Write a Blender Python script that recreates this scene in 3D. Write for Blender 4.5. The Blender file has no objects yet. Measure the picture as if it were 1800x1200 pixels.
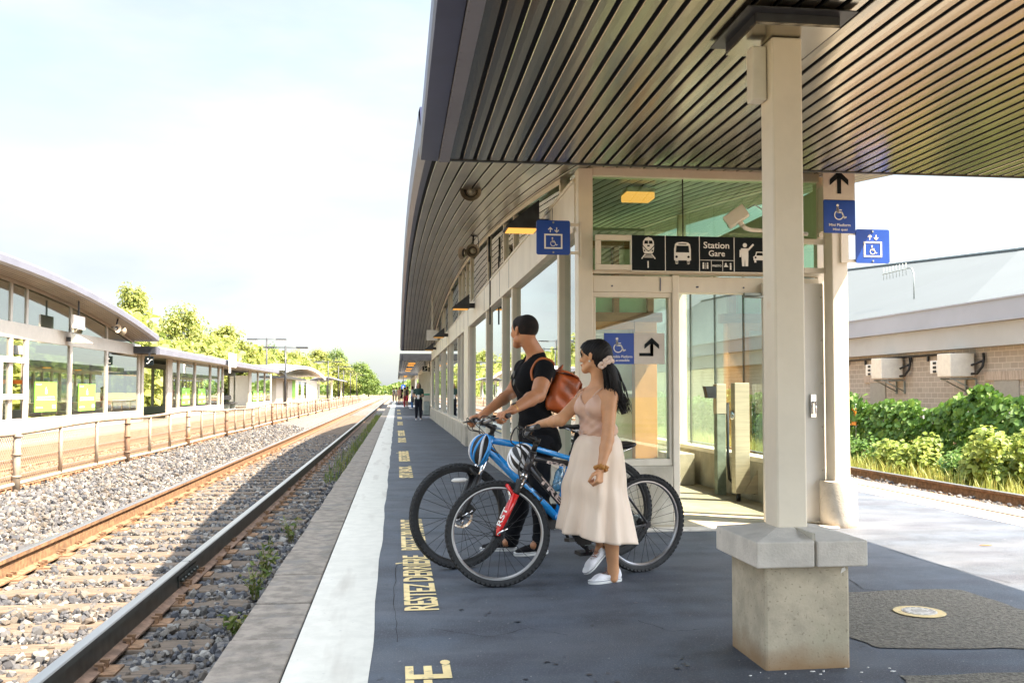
import bpy, bmesh, math, random
import numpy as np
from mathutils import Vector, Matrix
R = math.radians
SC = bpy.context.scene
COL = SC.collection
rnd = random.Random(7)
npr = np.random.RandomState(11)

# ------------------------------------------------------------------ camera
PHI, TH, FPX = R(7.0), R(2.22), 1650.0
CAMZ = 1.22
cam_d = bpy.data.cameras.new("camera"); cam = bpy.data.objects.new("camera", cam_d); COL.objects.link(cam)
cam.location = (0, 0, CAMZ)
cam.rotation_euler = (R(90) + TH, 0, -PHI)
cam_d.sensor_width = 36.0; cam_d.lens = FPX / 1800 * 36.0
cam_d.shift_y = 25.0 / 1800
cam_d.clip_start = 0.05; cam_d.clip_end = 3000
cam_d.dof.use_dof = False
SC.camera = cam

# ------------------------------------------------------------------ sky, sun, exposure
SUND = Vector((0.60, -0.34, 1.0)).normalized()          # towards the sun
w = bpy.data.worlds.new("World"); SC.world = w; w.use_nodes = True
nt = w.node_tree; nt.nodes.clear()
out = nt.nodes.new("ShaderNodeOutputWorld"); bg = nt.nodes.new("ShaderNodeBackground")
sky = nt.nodes.new("ShaderNodeTexSky"); sky.sky_type = 'NISHITA'; sky.sun_disc = False
sky.sun_elevation = math.asin(SUND.z); sky.sun_rotation = math.atan2(SUND.x, SUND.y)
sky.air_density = 1.2; sky.dust_density = 2.5
tc = nt.nodes.new("ShaderNodeTexCoord"); mp = nt.nodes.new("ShaderNodeMapping"); mp.inputs['Scale'].default_value = (1.6, 1.6, 5.0)
ns = nt.nodes.new("ShaderNodeTexNoise"); ns.inputs['Scale'].default_value = 1.3; ns.inputs['Detail'].default_value = 7; ns.inputs['Roughness'].default_value = 0.55
rp = nt.nodes.new("ShaderNodeValToRGB"); rp.color_ramp.elements[0].position = 0.30; rp.color_ramp.elements[1].position = 0.58
rp.color_ramp.elements[0].color = (0.25, 0.25, 0.25, 1); rp.color_ramp.elements[1].color = (1, 1, 1, 1)
mx = nt.nodes.new("ShaderNodeMix"); mx.data_type = 'RGBA'
ns2 = nt.nodes.new("ShaderNodeTexNoise"); ns2.inputs['Scale'].default_value = 2.2; ns2.inputs['Detail'].default_value = 6
cr2 = nt.nodes.new("ShaderNodeValToRGB"); cr2.color_ramp.elements[0].color = (2.15, 2.40, 2.50, 1); cr2.color_ramp.elements[1].color = (2.75, 2.86, 2.90, 1)
cr2.color_ramp.elements[0].position = 0.35; cr2.color_ramp.elements[1].position = 0.62
bg.inputs['Strength'].default_value = 0.065
L = nt.links.new
L(tc.outputs['Generated'], mp.inputs['Vector']); L(mp.outputs['Vector'], ns.inputs['Vector']); L(ns.outputs['Fac'], rp.inputs['Fac'])
L(mp.outputs['Vector'], ns2.inputs['Vector']); L(ns2.outputs['Fac'], cr2.inputs['Fac'])
L(rp.outputs['Color'], mx.inputs['Factor']); L(sky.outputs['Color'], mx.inputs['A']); L(cr2.outputs['Color'], mx.inputs['B'])
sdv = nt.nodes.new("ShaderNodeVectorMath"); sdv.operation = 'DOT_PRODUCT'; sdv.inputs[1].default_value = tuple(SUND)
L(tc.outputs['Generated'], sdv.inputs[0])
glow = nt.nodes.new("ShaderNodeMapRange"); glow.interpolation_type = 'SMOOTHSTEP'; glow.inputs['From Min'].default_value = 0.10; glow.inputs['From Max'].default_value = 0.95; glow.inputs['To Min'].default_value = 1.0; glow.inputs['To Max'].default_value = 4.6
L(sdv.outputs['Value'], glow.inputs['Value'])                    # cloud round the sun, out of view, boosted to fill the canopy shade
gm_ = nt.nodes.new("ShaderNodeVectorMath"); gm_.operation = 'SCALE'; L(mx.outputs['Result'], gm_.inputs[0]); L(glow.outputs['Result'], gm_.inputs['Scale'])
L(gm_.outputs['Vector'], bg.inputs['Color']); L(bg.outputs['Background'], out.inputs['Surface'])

sd = bpy.data.lights.new("sun", 'SUN'); sd.energy = 4.3; sd.angle = R(0.5); sd.color = (1.0, 0.82, 0.61)
sun = bpy.data.objects.new("sun", sd); COL.objects.link(sun)
sun.rotation_euler = (-SUND).to_track_quat('-Z', 'Y').to_euler(); sun.location = (20, -10, 40)

vs = SC.view_settings; vs.view_transform = 'Standard'; vs.look = 'None'; vs.exposure = 2.6; vs.gamma = 1.0; vs.use_curve_mapping = False
SC.render.engine = 'CYCLES'
cy = SC.cycles; cy.max_bounces = 8; cy.diffuse_bounces = 4; cy.glossy_bounces = 4; cy.transmission_bounces = 4
cy.transparent_max_bounces = 24; cy.caustics_reflective = False; cy.caustics_refractive = False
cy.use_denoising = True; cy.sample_clamp_indirect = 6

# ------------------------------------------------------------------ helpers
F0 = Vector((math.sin(PHI) * math.cos(TH), math.cos(PHI) * math.cos(TH), math.sin(TH)))
RT = Vector((math.cos(PHI), -math.sin(PHI), 0)); UP = RT.cross(F0)
def W(px, py, d):
    """world point seen at photo pixel (1800x1200) at depth d metres"""
    return Vector((0, 0, CAMZ)) + d * (F0 + ((px - 900) / FPX) * RT + ((625 - py) / FPX) * UP)
def G(px, py, z=0.0):
    k = F0 + ((px - 900) / FPX) * RT + ((625 - py) / FPX) * UP
    return Vector((0, 0, CAMZ)) + k * ((z - CAMZ) / k.z)
def onX(px, py, X):
    k = F0 + ((px - 900) / FPX) * RT + ((625 - py) / FPX) * UP
    return Vector((0, 0, CAMZ)) + k * (X / k.x)
def onY(px, py, Y):
    k = F0 + ((px - 900) / FPX) * RT + ((625 - py) / FPX) * UP
    return Vector((0, 0, CAMZ)) + k * (Y / k.y)

OFF = {}
def off(o):
    return OFF.get(o.name, Vector((0, 0, 0))) if o else Vector((0, 0, 0))

def mat(name, col, rough=0.6, metal=0.0, var=0.12, scale=6.0, bump=0.0, bscale=60.0, col2=None, thr=(0.4, 0.6), spec=0.5, vec='Object', stretch=(1, 1, 1), trans=0.0, coat=0.0, alpha=1.0):
    m = bpy.data.materials.new(name); m.use_nodes = True
    t = m.node_tree; b = t.nodes['Principled BSDF']; o = t.nodes['Material Output']
    b.inputs['Roughness'].default_value = rough; b.inputs['Metallic'].default_value = metal
    b.inputs['Specular IOR Level'].default_value = spec
    if coat: b.inputs['Coat Weight'].default_value = coat; b.inputs['Coat Roughness'].default_value = 0.08
    c = tuple(col) + (1,)
    co = t.nodes.new('ShaderNodeTexCoord'); mpn = t.nodes.new('ShaderNodeMapping'); mpn.inputs['Scale'].default_value = stretch
    t.links.new(co.outputs[vec], mpn.inputs['Vector'])
    if var > 0 or col2:
        n = t.nodes.new('ShaderNodeTexNoise'); n.inputs['Scale'].default_value = scale; n.inputs['Detail'].default_value = 8; n.inputs['Roughness'].default_value = 0.62
        t.links.new(mpn.outputs['Vector'], n.inputs['Vector'])
        r = t.nodes.new('ShaderNodeValToRGB')
        if col2:
            r.color_ramp.elements[0].color = c; r.color_ramp.elements[1].color = tuple(col2) + (1,)
        else:
            r.color_ramp.elements[0].color = tuple(max(0, x * (1 - var)) for x in col) + (1,)
            r.color_ramp.elements[1].color = tuple(min(1, x * (1 + var)) for x in col) + (1,)
        r.color_ramp.elements[0].position, r.color_ramp.elements[1].position = thr
        t.links.new(n.outputs['Fac'], r.inputs['Fac']); t.links.new(r.outputs['Color'], b.inputs['Base Color'])
        m['ramp'] = r.name
    else:
        b.inputs['Base Color'].default_value = c
    if bump > 0:
        n2 = t.nodes.new('ShaderNodeTexNoise'); n2.inputs['Scale'].default_value = bscale; n2.inputs['Detail'].default_value = 6
        t.links.new(mpn.outputs['Vector'], n2.inputs['Vector'])
        bp = t.nodes.new('ShaderNodeBump'); bp.inputs['Strength'].default_value = bump; bp.inputs['Distance'].default_value = 0.01
        t.links.new(n2.outputs['Fac'], bp.inputs['Height']); t.links.new(bp.outputs['Normal'], b.inputs['Normal'])
    if trans > 0:
        tl = t.nodes.new('ShaderNodeBsdfTranslucent'); mxs = t.nodes.new('ShaderNodeMixShader'); mxs.inputs[0].default_value = trans
        lk = b.inputs['Base Color'].links
        if lk: t.links.new(lk[0].from_socket, tl.inputs['Color'])
        else: tl.inputs['Color'].default_value = c
        t.links.new(b.outputs[0], mxs.inputs[1]); t.links.new(tl.outputs[0], mxs.inputs[2]); t.links.new(mxs.outputs[0], o.inputs['Surface'])
    return m

def layer(m, col, scale, lo, hi, stretch=(1, 1, 1), vec='Object', amt=1.0, detail=6):
    """a second layer of blotches (wear, dirt) over a material's base colour"""
    t = m.node_tree; b = t.nodes['Principled BSDF']; inp = b.inputs['Base Color']
    co = t.nodes.new('ShaderNodeTexCoord'); mpn = t.nodes.new('ShaderNodeMapping'); mpn.inputs['Scale'].default_value = stretch
    n = t.nodes.new('ShaderNodeTexNoise'); n.inputs['Scale'].default_value = scale; n.inputs['Detail'].default_value = detail
    mr = t.nodes.new('ShaderNodeMapRange'); mr.inputs['From Min'].default_value = lo; mr.inputs['From Max'].default_value = hi; mr.inputs['To Max'].default_value = amt
    mx = t.nodes.new('ShaderNodeMix'); mx.data_type = 'RGBA'
    t.links.new(co.outputs[vec], mpn.inputs['Vector']); t.links.new(mpn.outputs['Vector'], n.inputs['Vector']); t.links.new(n.outputs['Fac'], mr.inputs['Value'])
    t.links.new(mr.outputs['Result'], mx.inputs['Factor'])
    if inp.links: t.links.new(inp.links[0].from_socket, mx.inputs['A'])
    else: mx.inputs['A'].default_value = inp.default_value[:]
    mx.inputs['B'].default_value = tuple(col) + (1,)
    t.links.new(mx.outputs['Result'], inp)
    return m

def ground_stain(m, col, z0, z1, amt=0.8, scale=7.0):
    """dirt splashed up from the ground: uneven band of colour below height z1 (object space)"""
    t = m.node_tree; b = t.nodes['Principled BSDF']; inp = b.inputs['Base Color']
    co = t.nodes.new('ShaderNodeTexCoord'); sp = t.nodes.new('ShaderNodeSeparateXYZ'); n = t.nodes.new('ShaderNodeTexNoise'); n.inputs['Scale'].default_value = scale; n.inputs['Detail'].default_value = 5
    ad = t.nodes.new('ShaderNodeMath'); ad.operation = 'MULTIPLY_ADD'; ad.inputs[1].default_value = (z1 - z0) * 1.2
    mr = t.nodes.new('ShaderNodeMapRange'); mr.inputs['From Min'].default_value = z1 + (z1 - z0) * 0.6; mr.inputs['From Max'].default_value = z0 + (z1 - z0) * 0.6; mr.inputs['To Max'].default_value = amt
    mx = t.nodes.new('ShaderNodeMix'); mx.data_type = 'RGBA'
    t.links.new(co.outputs['Object'], sp.inputs[0]); t.links.new(co.outputs['Object'], n.inputs['Vector'])
    t.links.new(n.outputs['Fac'], ad.inputs[0]); t.links.new(sp.outputs['Z'], ad.inputs[2]); t.links.new(ad.outputs[0], mr.inputs['Value'])
    t.links.new(mr.outputs['Result'], mx.inputs['Factor'])
    t.links.new(inp.links[0].from_socket, mx.inputs['A']); mx.inputs['B'].default_value = tuple(col) + (1,)
    t.links.new(mx.outputs['Result'], inp); return m

def emis(name, col, s):
    m = bpy.data.materials.new(name); m.use_nodes = True; t = m.node_tree; t.nodes.remove(t.nodes['Principled BSDF'])
    e = t.nodes.new('ShaderNodeEmission'); e.inputs['Color'].default_value = tuple(col) + (1,); e.inputs['Strength'].default_value = s
    t.links.new(e.outputs[0], t.nodes['Material Output'].inputs['Surface']); return m

def glass(name, tint=(0.86, 0.93, 0.90), r0=0.06, gain=1.0):
    m = bpy.data.materials.new(name); m.use_nodes = True; t = m.node_tree; t.nodes.remove(t.nodes['Principled BSDF'])
    tr = t.nodes.new('ShaderNodeBsdfTransparent'); tr.inputs['Color'].default_value = tuple(tint) + (1,)
    gl = t.nodes.new('ShaderNodeBsdfGlossy'); gl.inputs['Roughness'].default_value = 0.0; gl.inputs['Color'].default_value = (0.92, 0.96, 0.95, 1)
    ge = t.nodes.new('ShaderNodeNewGeometry'); dp = t.nodes.new('ShaderNodeVectorMath'); dp.operation = 'DOT_PRODUCT'
    t.links.new(ge.outputs['Normal'], dp.inputs[0]); t.links.new(ge.outputs['Incoming'], dp.inputs[1])
    ab = t.nodes.new('ShaderNodeMath'); ab.operation = 'ABSOLUTE'; t.links.new(dp.outputs['Value'], ab.inputs[0])
    su = t.nodes.new('ShaderNodeMath'); su.operation = 'SUBTRACT'; su.inputs[0].default_value = 1; su.use_clamp = True; t.links.new(ab.outputs[0], su.inputs[1])
    pw = t.nodes.new('ShaderNodeMath'); pw.operation = 'POWER'; pw.inputs[1].default_value = 4.0; t.links.new(su.outputs[0], pw.inputs[0])
    ma = t.nodes.new('ShaderNodeMath'); ma.operation = 'MULTIPLY_ADD'; ma.use_clamp = True; ma.inputs[1].default_value = (1 - r0) * gain; ma.inputs[2].default_value = r0; t.links.new(pw.outputs[0], ma.inputs[0])
    nz = t.nodes.new('ShaderNodeTexNoise'); nz.inputs['Scale'].default_value = 0.9; co = t.nodes.new('ShaderNodeTexCoord'); t.links.new(co.outputs['Object'], nz.inputs['Vector'])
    bp = t.nodes.new('ShaderNodeBump'); bp.inputs['Strength'].default_value = 0.04; bp.inputs['Distance'].default_value = 0.02
    t.links.new(nz.outputs['Fac'], bp.inputs['Height']); t.links.new(bp.outputs['Normal'], gl.inputs['Normal'])
    ms = t.nodes.new('ShaderNodeMixShader'); t.links.new(ma.outputs[0], ms.inputs[0]); t.links.new(tr.outputs[0], ms.inputs[1]); t.links.new(gl.outputs[0], ms.inputs[2])
    t.links.new(ms.outputs[0], t.nodes['Material Output'].inputs['Surface']); return m

class MB:
    def __init__(s): s.v = []; s.f = []; s.sm = []; s.mi = []
    def add(s, V, F, smooth=False, mi=0):
        b = len(s.v); s.v += [Vector(p) for p in V]
        for f in F: s.f.append([b + i for i in f]); s.sm.append(smooth); s.mi.append(mi)
        return s
    def box(s, lo, hi, mi=0):
        (a, b, c), (d, e, f) = lo, hi
        V = [(a,b,c),(d,b,c),(d,e,c),(a,e,c),(a,b,f),(d,b,f),(d,e,f),(a,e,f)]
        return s.add(V, [(3,2,1,0),(4,5,6,7),(0,1,5,4),(1,2,6,5),(2,3,7,6),(3,0,4,7)], False, mi)
    def obox(s, c, ax, ay, az, hx, hy, hz, mi=0):
        c, ax, ay, az = Vector(c), Vector(ax) * hx, Vector(ay) * hy, Vector(az) * hz
        V = [c + i * ax + j * ay + k * az for k in (-1, 1) for (i, j) in ((-1, -1), (1, -1), (1, 1), (-1, 1))]
        return s.add(V, [(3,2,1,0),(4,5,6,7),(0,1,5,4),(1,2,6,5),(2,3,7,6),(3,0,4,7)], False, mi)
    def tube(s, pts, r, n=8, closed=False, caps=True, mi=0, flat=None, smooth=True):
        P = [Vector(p) for p in pts]; m = len(P); rs = r if isinstance(r, (list, tuple)) else [r] * m
        V = []; nrm = None
        for i in range(m):
            if closed: t = P[(i + 1) % m] - P[i - 1]
            else: t = P[min(i + 1, m - 1)] - P[max(i - 1, 0)]
            if t.length < 1e-9: t = Vector((0, 0, 1))
            t.normalize()
            if nrm is None:
                h = Vector((0, 0, 1)) if abs(t.z) < 0.9 else Vector((1, 0, 0))
                nrm = (h - t * h.dot(t)).normalized()
            else:
                nrm = (nrm - t * nrm.dot(t)).normalized()
            bi = t.cross(nrm); k = 1.0 if flat is None else flat
            for j in range(n):
                a = 2 * math.pi * j / n
                V.append(P[i] + nrm * (math.cos(a) * rs[i]) + bi * (math.sin(a) * rs[i] * k))
        F = []
        for i in range(m if closed else m - 1):
            for j in range(n):
                F.append((i * n + j, i * n + (j + 1) % n, ((i + 1) % m) * n + (j + 1) % n, ((i + 1) % m) * n + j))
        s.add(V, F, smooth, mi)
        if caps and not closed:
            b = len(s.v) - m * n
            s.f.append([b + j for j in range(n)][::-1]); s.sm.append(False); s.mi.append(mi)
            s.f.append([b + (m - 1) * n + j for j in range(n)]); s.sm.append(False); s.mi.append(mi)
        return s
    def cyl(s, a, b, r, r2=None, n=14, mi=0, caps=True):
        return s.tube([a, b], [r, r if r2 is None else r2], n, False, caps, mi)
    def lathe(s, prof, o=(0, 0, 0), ax=(0, 0, 1), n=24, mi=0, smooth=True, capends=False):
        o = Vector(o); ax = Vector(ax).normalized(); h = Vector((1, 0, 0)) if abs(ax.x) < 0.8 else Vector((0, 1, 0))
        u = (h - ax * h.dot(ax)).normalized(); v = ax.cross(u); V = []
        for (r, z) in prof:
            for j in range(n):
                a = 2 * math.pi * j / n; V.append(o + ax * z + u * (r * math.cos(a)) + v * (r * math.sin(a)))
        F = [(i * n + j, i * n + (j + 1) % n, (i + 1) * n + (j + 1) % n, (i + 1) * n + j) for i in range(len(prof) - 1) for j in range(n)]
        if capends: F += [tuple(range(n))[::-1], tuple((len(prof) - 1) * n + j for j in range(n))]
        return s.add(V, F, smooth, mi)
    def prism(s, poly, o, u, v, d, mi=0):
        """2-D polygon in axes u,v at o, extruded by vector d"""
        o, u, v, d = Vector(o), Vector(u), Vector(v), Vector(d); n = len(poly)
        V = [o + u * x + v * y for x, y in poly] + [o + u * x + v * y + d for x, y in poly]
        return s.add(V, [tuple(range(n))[::-1], tuple(range(n, 2 * n))] + [(i, (i + 1) % n, n + (i + 1) % n, n + i) for i in range(n)], False, mi)
    def grid(s, rows, smooth=True, closed=False, mi=0):
        nu, nv = len(rows), len(rows[0]); V = [p for r in rows for p in r]
        F = [(i * nv + j, i * nv + (j + 1) % nv, (i + 1) * nv + (j + 1) % nv, (i + 1) * nv + j) for i in range(nu - 1) for j in range(nv if closed else nv - 1)]
        return s.add(V, F, smooth, mi)
    def sphere(s, c, r, n=12, mi=0, sc=(1, 1, 1)):
        c = Vector(c); rows = []
        for i in range(n // 2 + 1):
            th = math.pi * i / (n // 2)
            rows.append([c + Vector((sc[0] * r * math.sin(th) * math.cos(2 * math.pi * j / n), sc[1] * r * math.sin(th) * math.sin(2 * math.pi * j / n), sc[2] * r * math.cos(th))) for j in range(n)])
        return s.grid(rows, True, True, mi)
    def build(s, name, mats, parent=None, bevel=0.0, thick=0.0, fix=False):
        me = bpy.data.meshes.new(name); o0 = off(parent)
        me.from_pydata([tuple(p - o0) for p in s.v], [], s.f); 
        if not isinstance(mats, (list, tuple)): mats = [mats]
        for m in mats: me.materials.append(m)
        me.polygons.foreach_set('use_smooth', s.sm); me.polygons.foreach_set('material_index', s.mi)
        if fix:
            bm = bmesh.new(); bm.from_mesh(me); bmesh.ops.recalc_face_normals(bm, faces=bm.faces[:]); bm.to_mesh(me); bm.free()
        me.update()
        return link(name, me, parent, bevel, thick)

def link(name, me, parent=None, bevel=0.0, thick=0.0):
    o = bpy.data.objects.new(name, me); COL.objects.link(o)
    if parent:
        o.parent = parent; OFF[o.name] = off(parent)
    if thick:
        md = o.modifiers.new('solid', 'SOLIDIFY'); md.thickness = thick; md.offset = 0
    if bevel:
        md = o.modifiers.new('bevel', 'BEVEL'); md.width = bevel; md.segments = 2; md.limit_method = 'ANGLE'; md.angle_limit = R(40); md.harden_normals = False
    return o

def tag(o, label=None, cat=None, group=None, kind=None):
    if label: o['label'] = label
    if cat: o['category'] = cat
    if group: o['group'] = group
    if kind: o['kind'] = kind
    return o
def thing(name, loc, label, cat, group=None):
    o = bpy.data.objects.new(name, None); o.empty_display_size = 0.1; COL.objects.link(o); o.location = loc
    OFF[o.name] = Vector(loc); return tag(o, label, cat, group)
def struct(o): o['kind'] = 'structure'; return o
def copy_tree(o, parent=None):
    c = o.copy(); COL.objects.link(c)
    if parent: c.parent = parent
    for ch in [x for x in COL.objects if x.parent == o]: copy_tree(ch, c)
    return c

def np_mesh(name, V, Fq, mats, parent=None, smooth=False, tri=False):
    """fast mesh from numpy arrays; Fq (n,4) or (n,3)"""
    me = bpy.data.meshes.new(name); k = Fq.shape[1]; o0 = off(parent)
    V = V - np.array(o0)[None, :]
    me.vertices.add(len(V)); me.vertices.foreach_set('co', V.astype(np.float32).ravel())
    me.loops.add(Fq.size); me.loops.foreach_set('vertex_index', Fq.astype(np.int32).ravel())
    me.polygons.add(len(Fq)); me.polygons.foreach_set('loop_start', np.arange(0, Fq.size, k, dtype=np.int32))
    try: me.polygons.foreach_set('loop_total', np.full(len(Fq), k, dtype=np.int32))
    except Exception: pass
    me.polygons.foreach_set('use_smooth', np.full(len(Fq), smooth, dtype=bool))
    for m in (mats if isinstance(mats, (list, tuple)) else [mats]): me.materials.append(m)
    me.update(calc_edges=True); me.validate()
    return link(name, me, parent)

def text_obj(name, body, o, u, v, w, h, m, parent, lift=0.002, bold=0.0, spacing=1.0, keep=False):
    """lettering fitted to a box w x h whose lower-left corner is o, along unit axes u (reading) and v (up)"""
    cu = bpy.data.curves.new('t', 'FONT'); cu.body = body; cu.size = 1; cu.offset = bold; cu.space_character = spacing; cu.resolution_u = 3
    cu.extrude = 0.0; cu.align_x = 'CENTER' if '\n' in body else 'LEFT'
    to = bpy.data.objects.new('t', cu); COL.objects.link(to)
    dg = bpy.context.evaluated_depsgraph_get(); me = bpy.data.meshes.new_from_object(to.evaluated_get(dg))
    bpy.data.objects.remove(to); bpy.data.curves.remove(cu)
    xs = [p.co.x for p in me.vertices]; ys = [p.co.y for p in me.vertices]
    x0, x1, y0, y1 = min(xs), max(xs), min(ys), max(ys)
    o, u, v = Vector(o), Vector(u), Vector(v); n = u.cross(v).normalized(); sx = w / (x1 - x0); sy = h / (y1 - y0)
    if keep:
        s_ = min(sx, sy); o = o + u * (w - s_ * (x1 - x0)) / 2 + v * (h - s_ * (y1 - y0)) / 2; sx = sy = s_
    o0 = off(parent)
    for p in me.vertices: p.co = o + u * ((p.co.x - x0) * sx) + v * ((p.co.y - y0) * sy) + n * lift - o0
    me.materials.clear(); me.materials.append(m); me.name = name
    return link(name, me, parent)

class Art:
    """flat marks on a panel: coordinates in metres on axes u,v from o, each a 1 mm plate standing lift off the panel"""
    def __init__(s, o, u, v, lift=0.002, t=0.001):
        s.o, s.u, s.v = Vector(o), Vector(u).normalized(), Vector(v).normalized(); s.n = s.u.cross(s.v).normalized(); s.b = MB(); s.lift = lift; s.t = t; s.k = 1.0; s.c = (0, 0)
    def at(s, cx, cy, k): s.c = (cx, cy); s.k = k; return s
    def poly(s, pts, mi=0, up=0):
        P = [(s.c[0] + x * s.k, s.c[1] + y * s.k) for x, y in pts]
        s.b.prism(P, s.o + s.n * (s.lift + up * 0.0012), s.u, s.v, s.n * s.t, mi); return s
    def rect(s, x0, y0, x1, y1, mi=0, up=0): return s.poly([(x0, y0), (x1, y0), (x1, y1), (x0, y1)], mi, up)
    def disc(s, x, y, r, mi=0, up=0, n=20, ry=None):
        return s.poly([(x + r * math.cos(2 * math.pi * i / n), y + (ry or r) * math.sin(2 * math.pi * i / n)) for i in range(n)], mi, up)
    def arc(s, x, y, r, wd, a0, a1, mi=0, up=0, n=24):
        A = [R(a0 + (a1 - a0) * i / n) for i in range(n + 1)]
        for i in range(n):
            a, b = A[i], A[i + 1]; ri, ro = r - wd / 2, r + wd / 2
            s.poly([(x + ri * math.cos(a), y + ri * math.sin(a)), (x + ro * math.cos(a), y + ro * math.sin(a)), (x + ro * math.cos(b), y + ro * math.sin(b)), (x + ri * math.cos(b), y + ri * math.sin(b))], mi, up)
        return s
    def line(s, pts, wd, mi=0, up=0):
        for (x0, y0), (x1, y1) in zip(pts, pts[1:]):
            l = math.hypot(x1 - x0, y1 - y0); nx, ny = -(y1 - y0) / l * wd / 2, (x1 - x0) / l * wd / 2; ex, ey = (x1 - x0) / l * wd * .3, (y1 - y0) / l * wd * .3
            s.poly([(x0 - ex + nx, y0 - ey + ny), (x0 - ex - nx, y0 - ey - ny), (x1 + ex - nx, y1 + ey - ny), (x1 + ex + nx, y1 + ey + ny)], mi, up)
        return s
    def wheelchair(s, cx, cy, k, mi=0, up=0):
        s.at(cx, cy, k)
        s.disc(-.10, .42, .085, mi, up); s.line([(-.10, .28), (-.08, .0), (.16, .0), (.32, -.34), (.43, -.28)], .085, mi, up)
        s.line([(-.09, .14), (.14, .14)], .06, mi, up); s.line([(-.10, .26), (-.09, .1)], .12, mi, up)
        s.arc(-.03, -.16, .27, .06, 125, 365, mi, up); return s.at(0, 0, 1)
    def arrow_up(s, cx, cy, k, mi=0, up=0):
        s.at(cx, cy, k); s.poly([(-.09, -.5), (.09, -.5), (.09, .22), (.0, .3), (-.09, .22)], mi, up)
        s.poly([(0, .5), (.42, .12), (.42, -.14), (0, .22)], mi, up); s.poly([(0, .5), (0, .22), (-.42, -.14), (-.42, .12)], mi, up); return s.at(0, 0, 1)
    def build(s, name, mats, parent): return s.b.build(name, mats, parent, fix=True)

# ------------------------------------------------------------------ materials
M = {}
M['asphalt'] = layer(layer(mat('platform_asphalt', (.050, .063, .085), .62, bump=.35, bscale=140, var=.30, scale=3), (.092, .102, .122), 1.1, .42, .68, (.5, 1.6, 1), amt=.9), (.033, .036, .052), 2.3, .50, .68, (.6, 1.4, 1), amt=.75)
layer(M['asphalt'], (.15, .16, .175), 95, .56, .66, amt=.6, detail=3)
layer(M['asphalt'], (.30, .30, .32), 30, .725, .74, amt=.7, detail=3)
layer(M['asphalt'], (.012, .014, .02), 11, .70, .73, (1, .7, 1), amt=.6, detail=3)
M['asphalt2'] = layer(mat('worn_asphalt', (.165, .15, .12), .9, bump=.9, bscale=90, var=.35, scale=40), (.27, .25, .20), 70, .55, .68, amt=.7)
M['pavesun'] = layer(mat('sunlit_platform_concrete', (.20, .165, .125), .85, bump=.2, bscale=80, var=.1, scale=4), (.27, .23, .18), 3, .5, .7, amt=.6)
M['white'] = layer(layer(mat('white_strip_paint', (.60, .575, .51), .6, var=.05, scale=8, bump=.15, bscale=90), (.40, .36, .31), 5, .56, .72, (1, .12, 1), amt=.75), (.30, .29, .28), 30, .68, .74, amt=.5)
M['coping'] = layer(layer(mat('coping_concrete', (.215, .185, .155), .9, bump=.6, bscale=150, var=.25, scale=9), (.15, .145, .14), 5, .52, .7, amt=.7), (.27, .24, .20), 60, .6, .7, amt=.5)
M['yellow'] = layer(mat('stencil_yellow', (.80, .62, .30), .7, var=.08), (.36, .30, .2), 22, .58, .68, amt=.75)
M['concrete'] = layer(mat('concrete', (.42, .40, .36), .85, bump=.3, bscale=70, var=.14, scale=5), (.30, .27, .20), 4, .52, .75, amt=.7)
M['plinth'] = layer(layer(mat('plinth_concrete', (.48, .45, .38), .85, bump=.3, bscale=60, var=.14, scale=4), (.36, .31, .22), 3, .5, .72, (1, 1, .4), amt=.8), (.2, .18, .14), 9, .66, .78, (1, 1, .2), amt=.6)
M['pedestal'] = ground_stain(layer(layer(mat('pedestal_concrete', (.48, .415, .31), .85, bump=.16, bscale=90, var=.15, scale=6), (.33, .30, .21), 3.2, .45, .62, amt=.6, detail=10), (.20, .17, .12), 75, .62, .68, amt=.55), (.27, .15, .06), 0, .13)
M['cap'] = layer(layer(mat('cap_concrete', (.58, .54, .48), .8, bump=.3, bscale=90, var=.1, scale=6), (.37, .34, .3), 5, .55, .72, amt=.6), (.24, .22, .2), 22, .68, .76, amt=.5)
M['cream'] = layer(mat('cream_painted_steel', (.72, .66, .55), .42, var=.04, scale=3, bump=.05, bscale=30), (.50, .44, .35), 3.2, .60, .8, (1, 1, .3), amt=.5)
M['cream2'] = layer(mat('cream_spandrel', (.74, .69, .59), .45, var=.05, scale=2), (.50, .45, .37), 2.5, .58, .8, (1, 1, .3), amt=.4)
M['dark'] = mat('dark_bronze_metal', (.035, .038, .045), .4, metal=.3, var=.2)
M['black'] = mat('black_plastic', (.008, .008, .009), .45, var=.1)
M['rubber'] = mat('rubber', (.014, .015, .017), .75, var=.2, bump=.2)
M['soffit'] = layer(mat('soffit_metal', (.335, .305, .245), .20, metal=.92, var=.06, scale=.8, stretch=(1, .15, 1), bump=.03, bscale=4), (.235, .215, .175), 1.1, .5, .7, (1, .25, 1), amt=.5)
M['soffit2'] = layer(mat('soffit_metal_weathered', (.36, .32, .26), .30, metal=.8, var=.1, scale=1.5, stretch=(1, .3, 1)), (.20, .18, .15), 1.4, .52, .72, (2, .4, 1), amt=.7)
M['void'] = mat('reveal_black', (.006, .007, .009), .8, var=0)
M['fascia'] = mat('fascia_grey_violet', (.060, .066, .125), .38, metal=.4, var=.08, scale=2)
M['fascia_l'] = mat('fascia_weathered_lilac', (.16, .17, .215), .5, metal=.1, var=.06, scale=1)
M['glass'] = glass('clear_glass', (.84, .90, .86), .06, 1.0)
M['glassside'] = glass('reflective_side_glass', (.55, .62, .56), .25, 1.3)
M['glassgreen'] = glass('green_tinted_glass', (.80, .95, .80), .06, .8)
M['glassopp'] = glass('opposite_glass', (.55, .66, .56), .40, 1.2)
M['rust'] = layer(mat('rusty_rail_steel', (.19, .11, .06), .85, var=.3, scale=20, bump=.4), (.10, .062, .038), 9, .5, .66, amt=.8)
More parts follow.
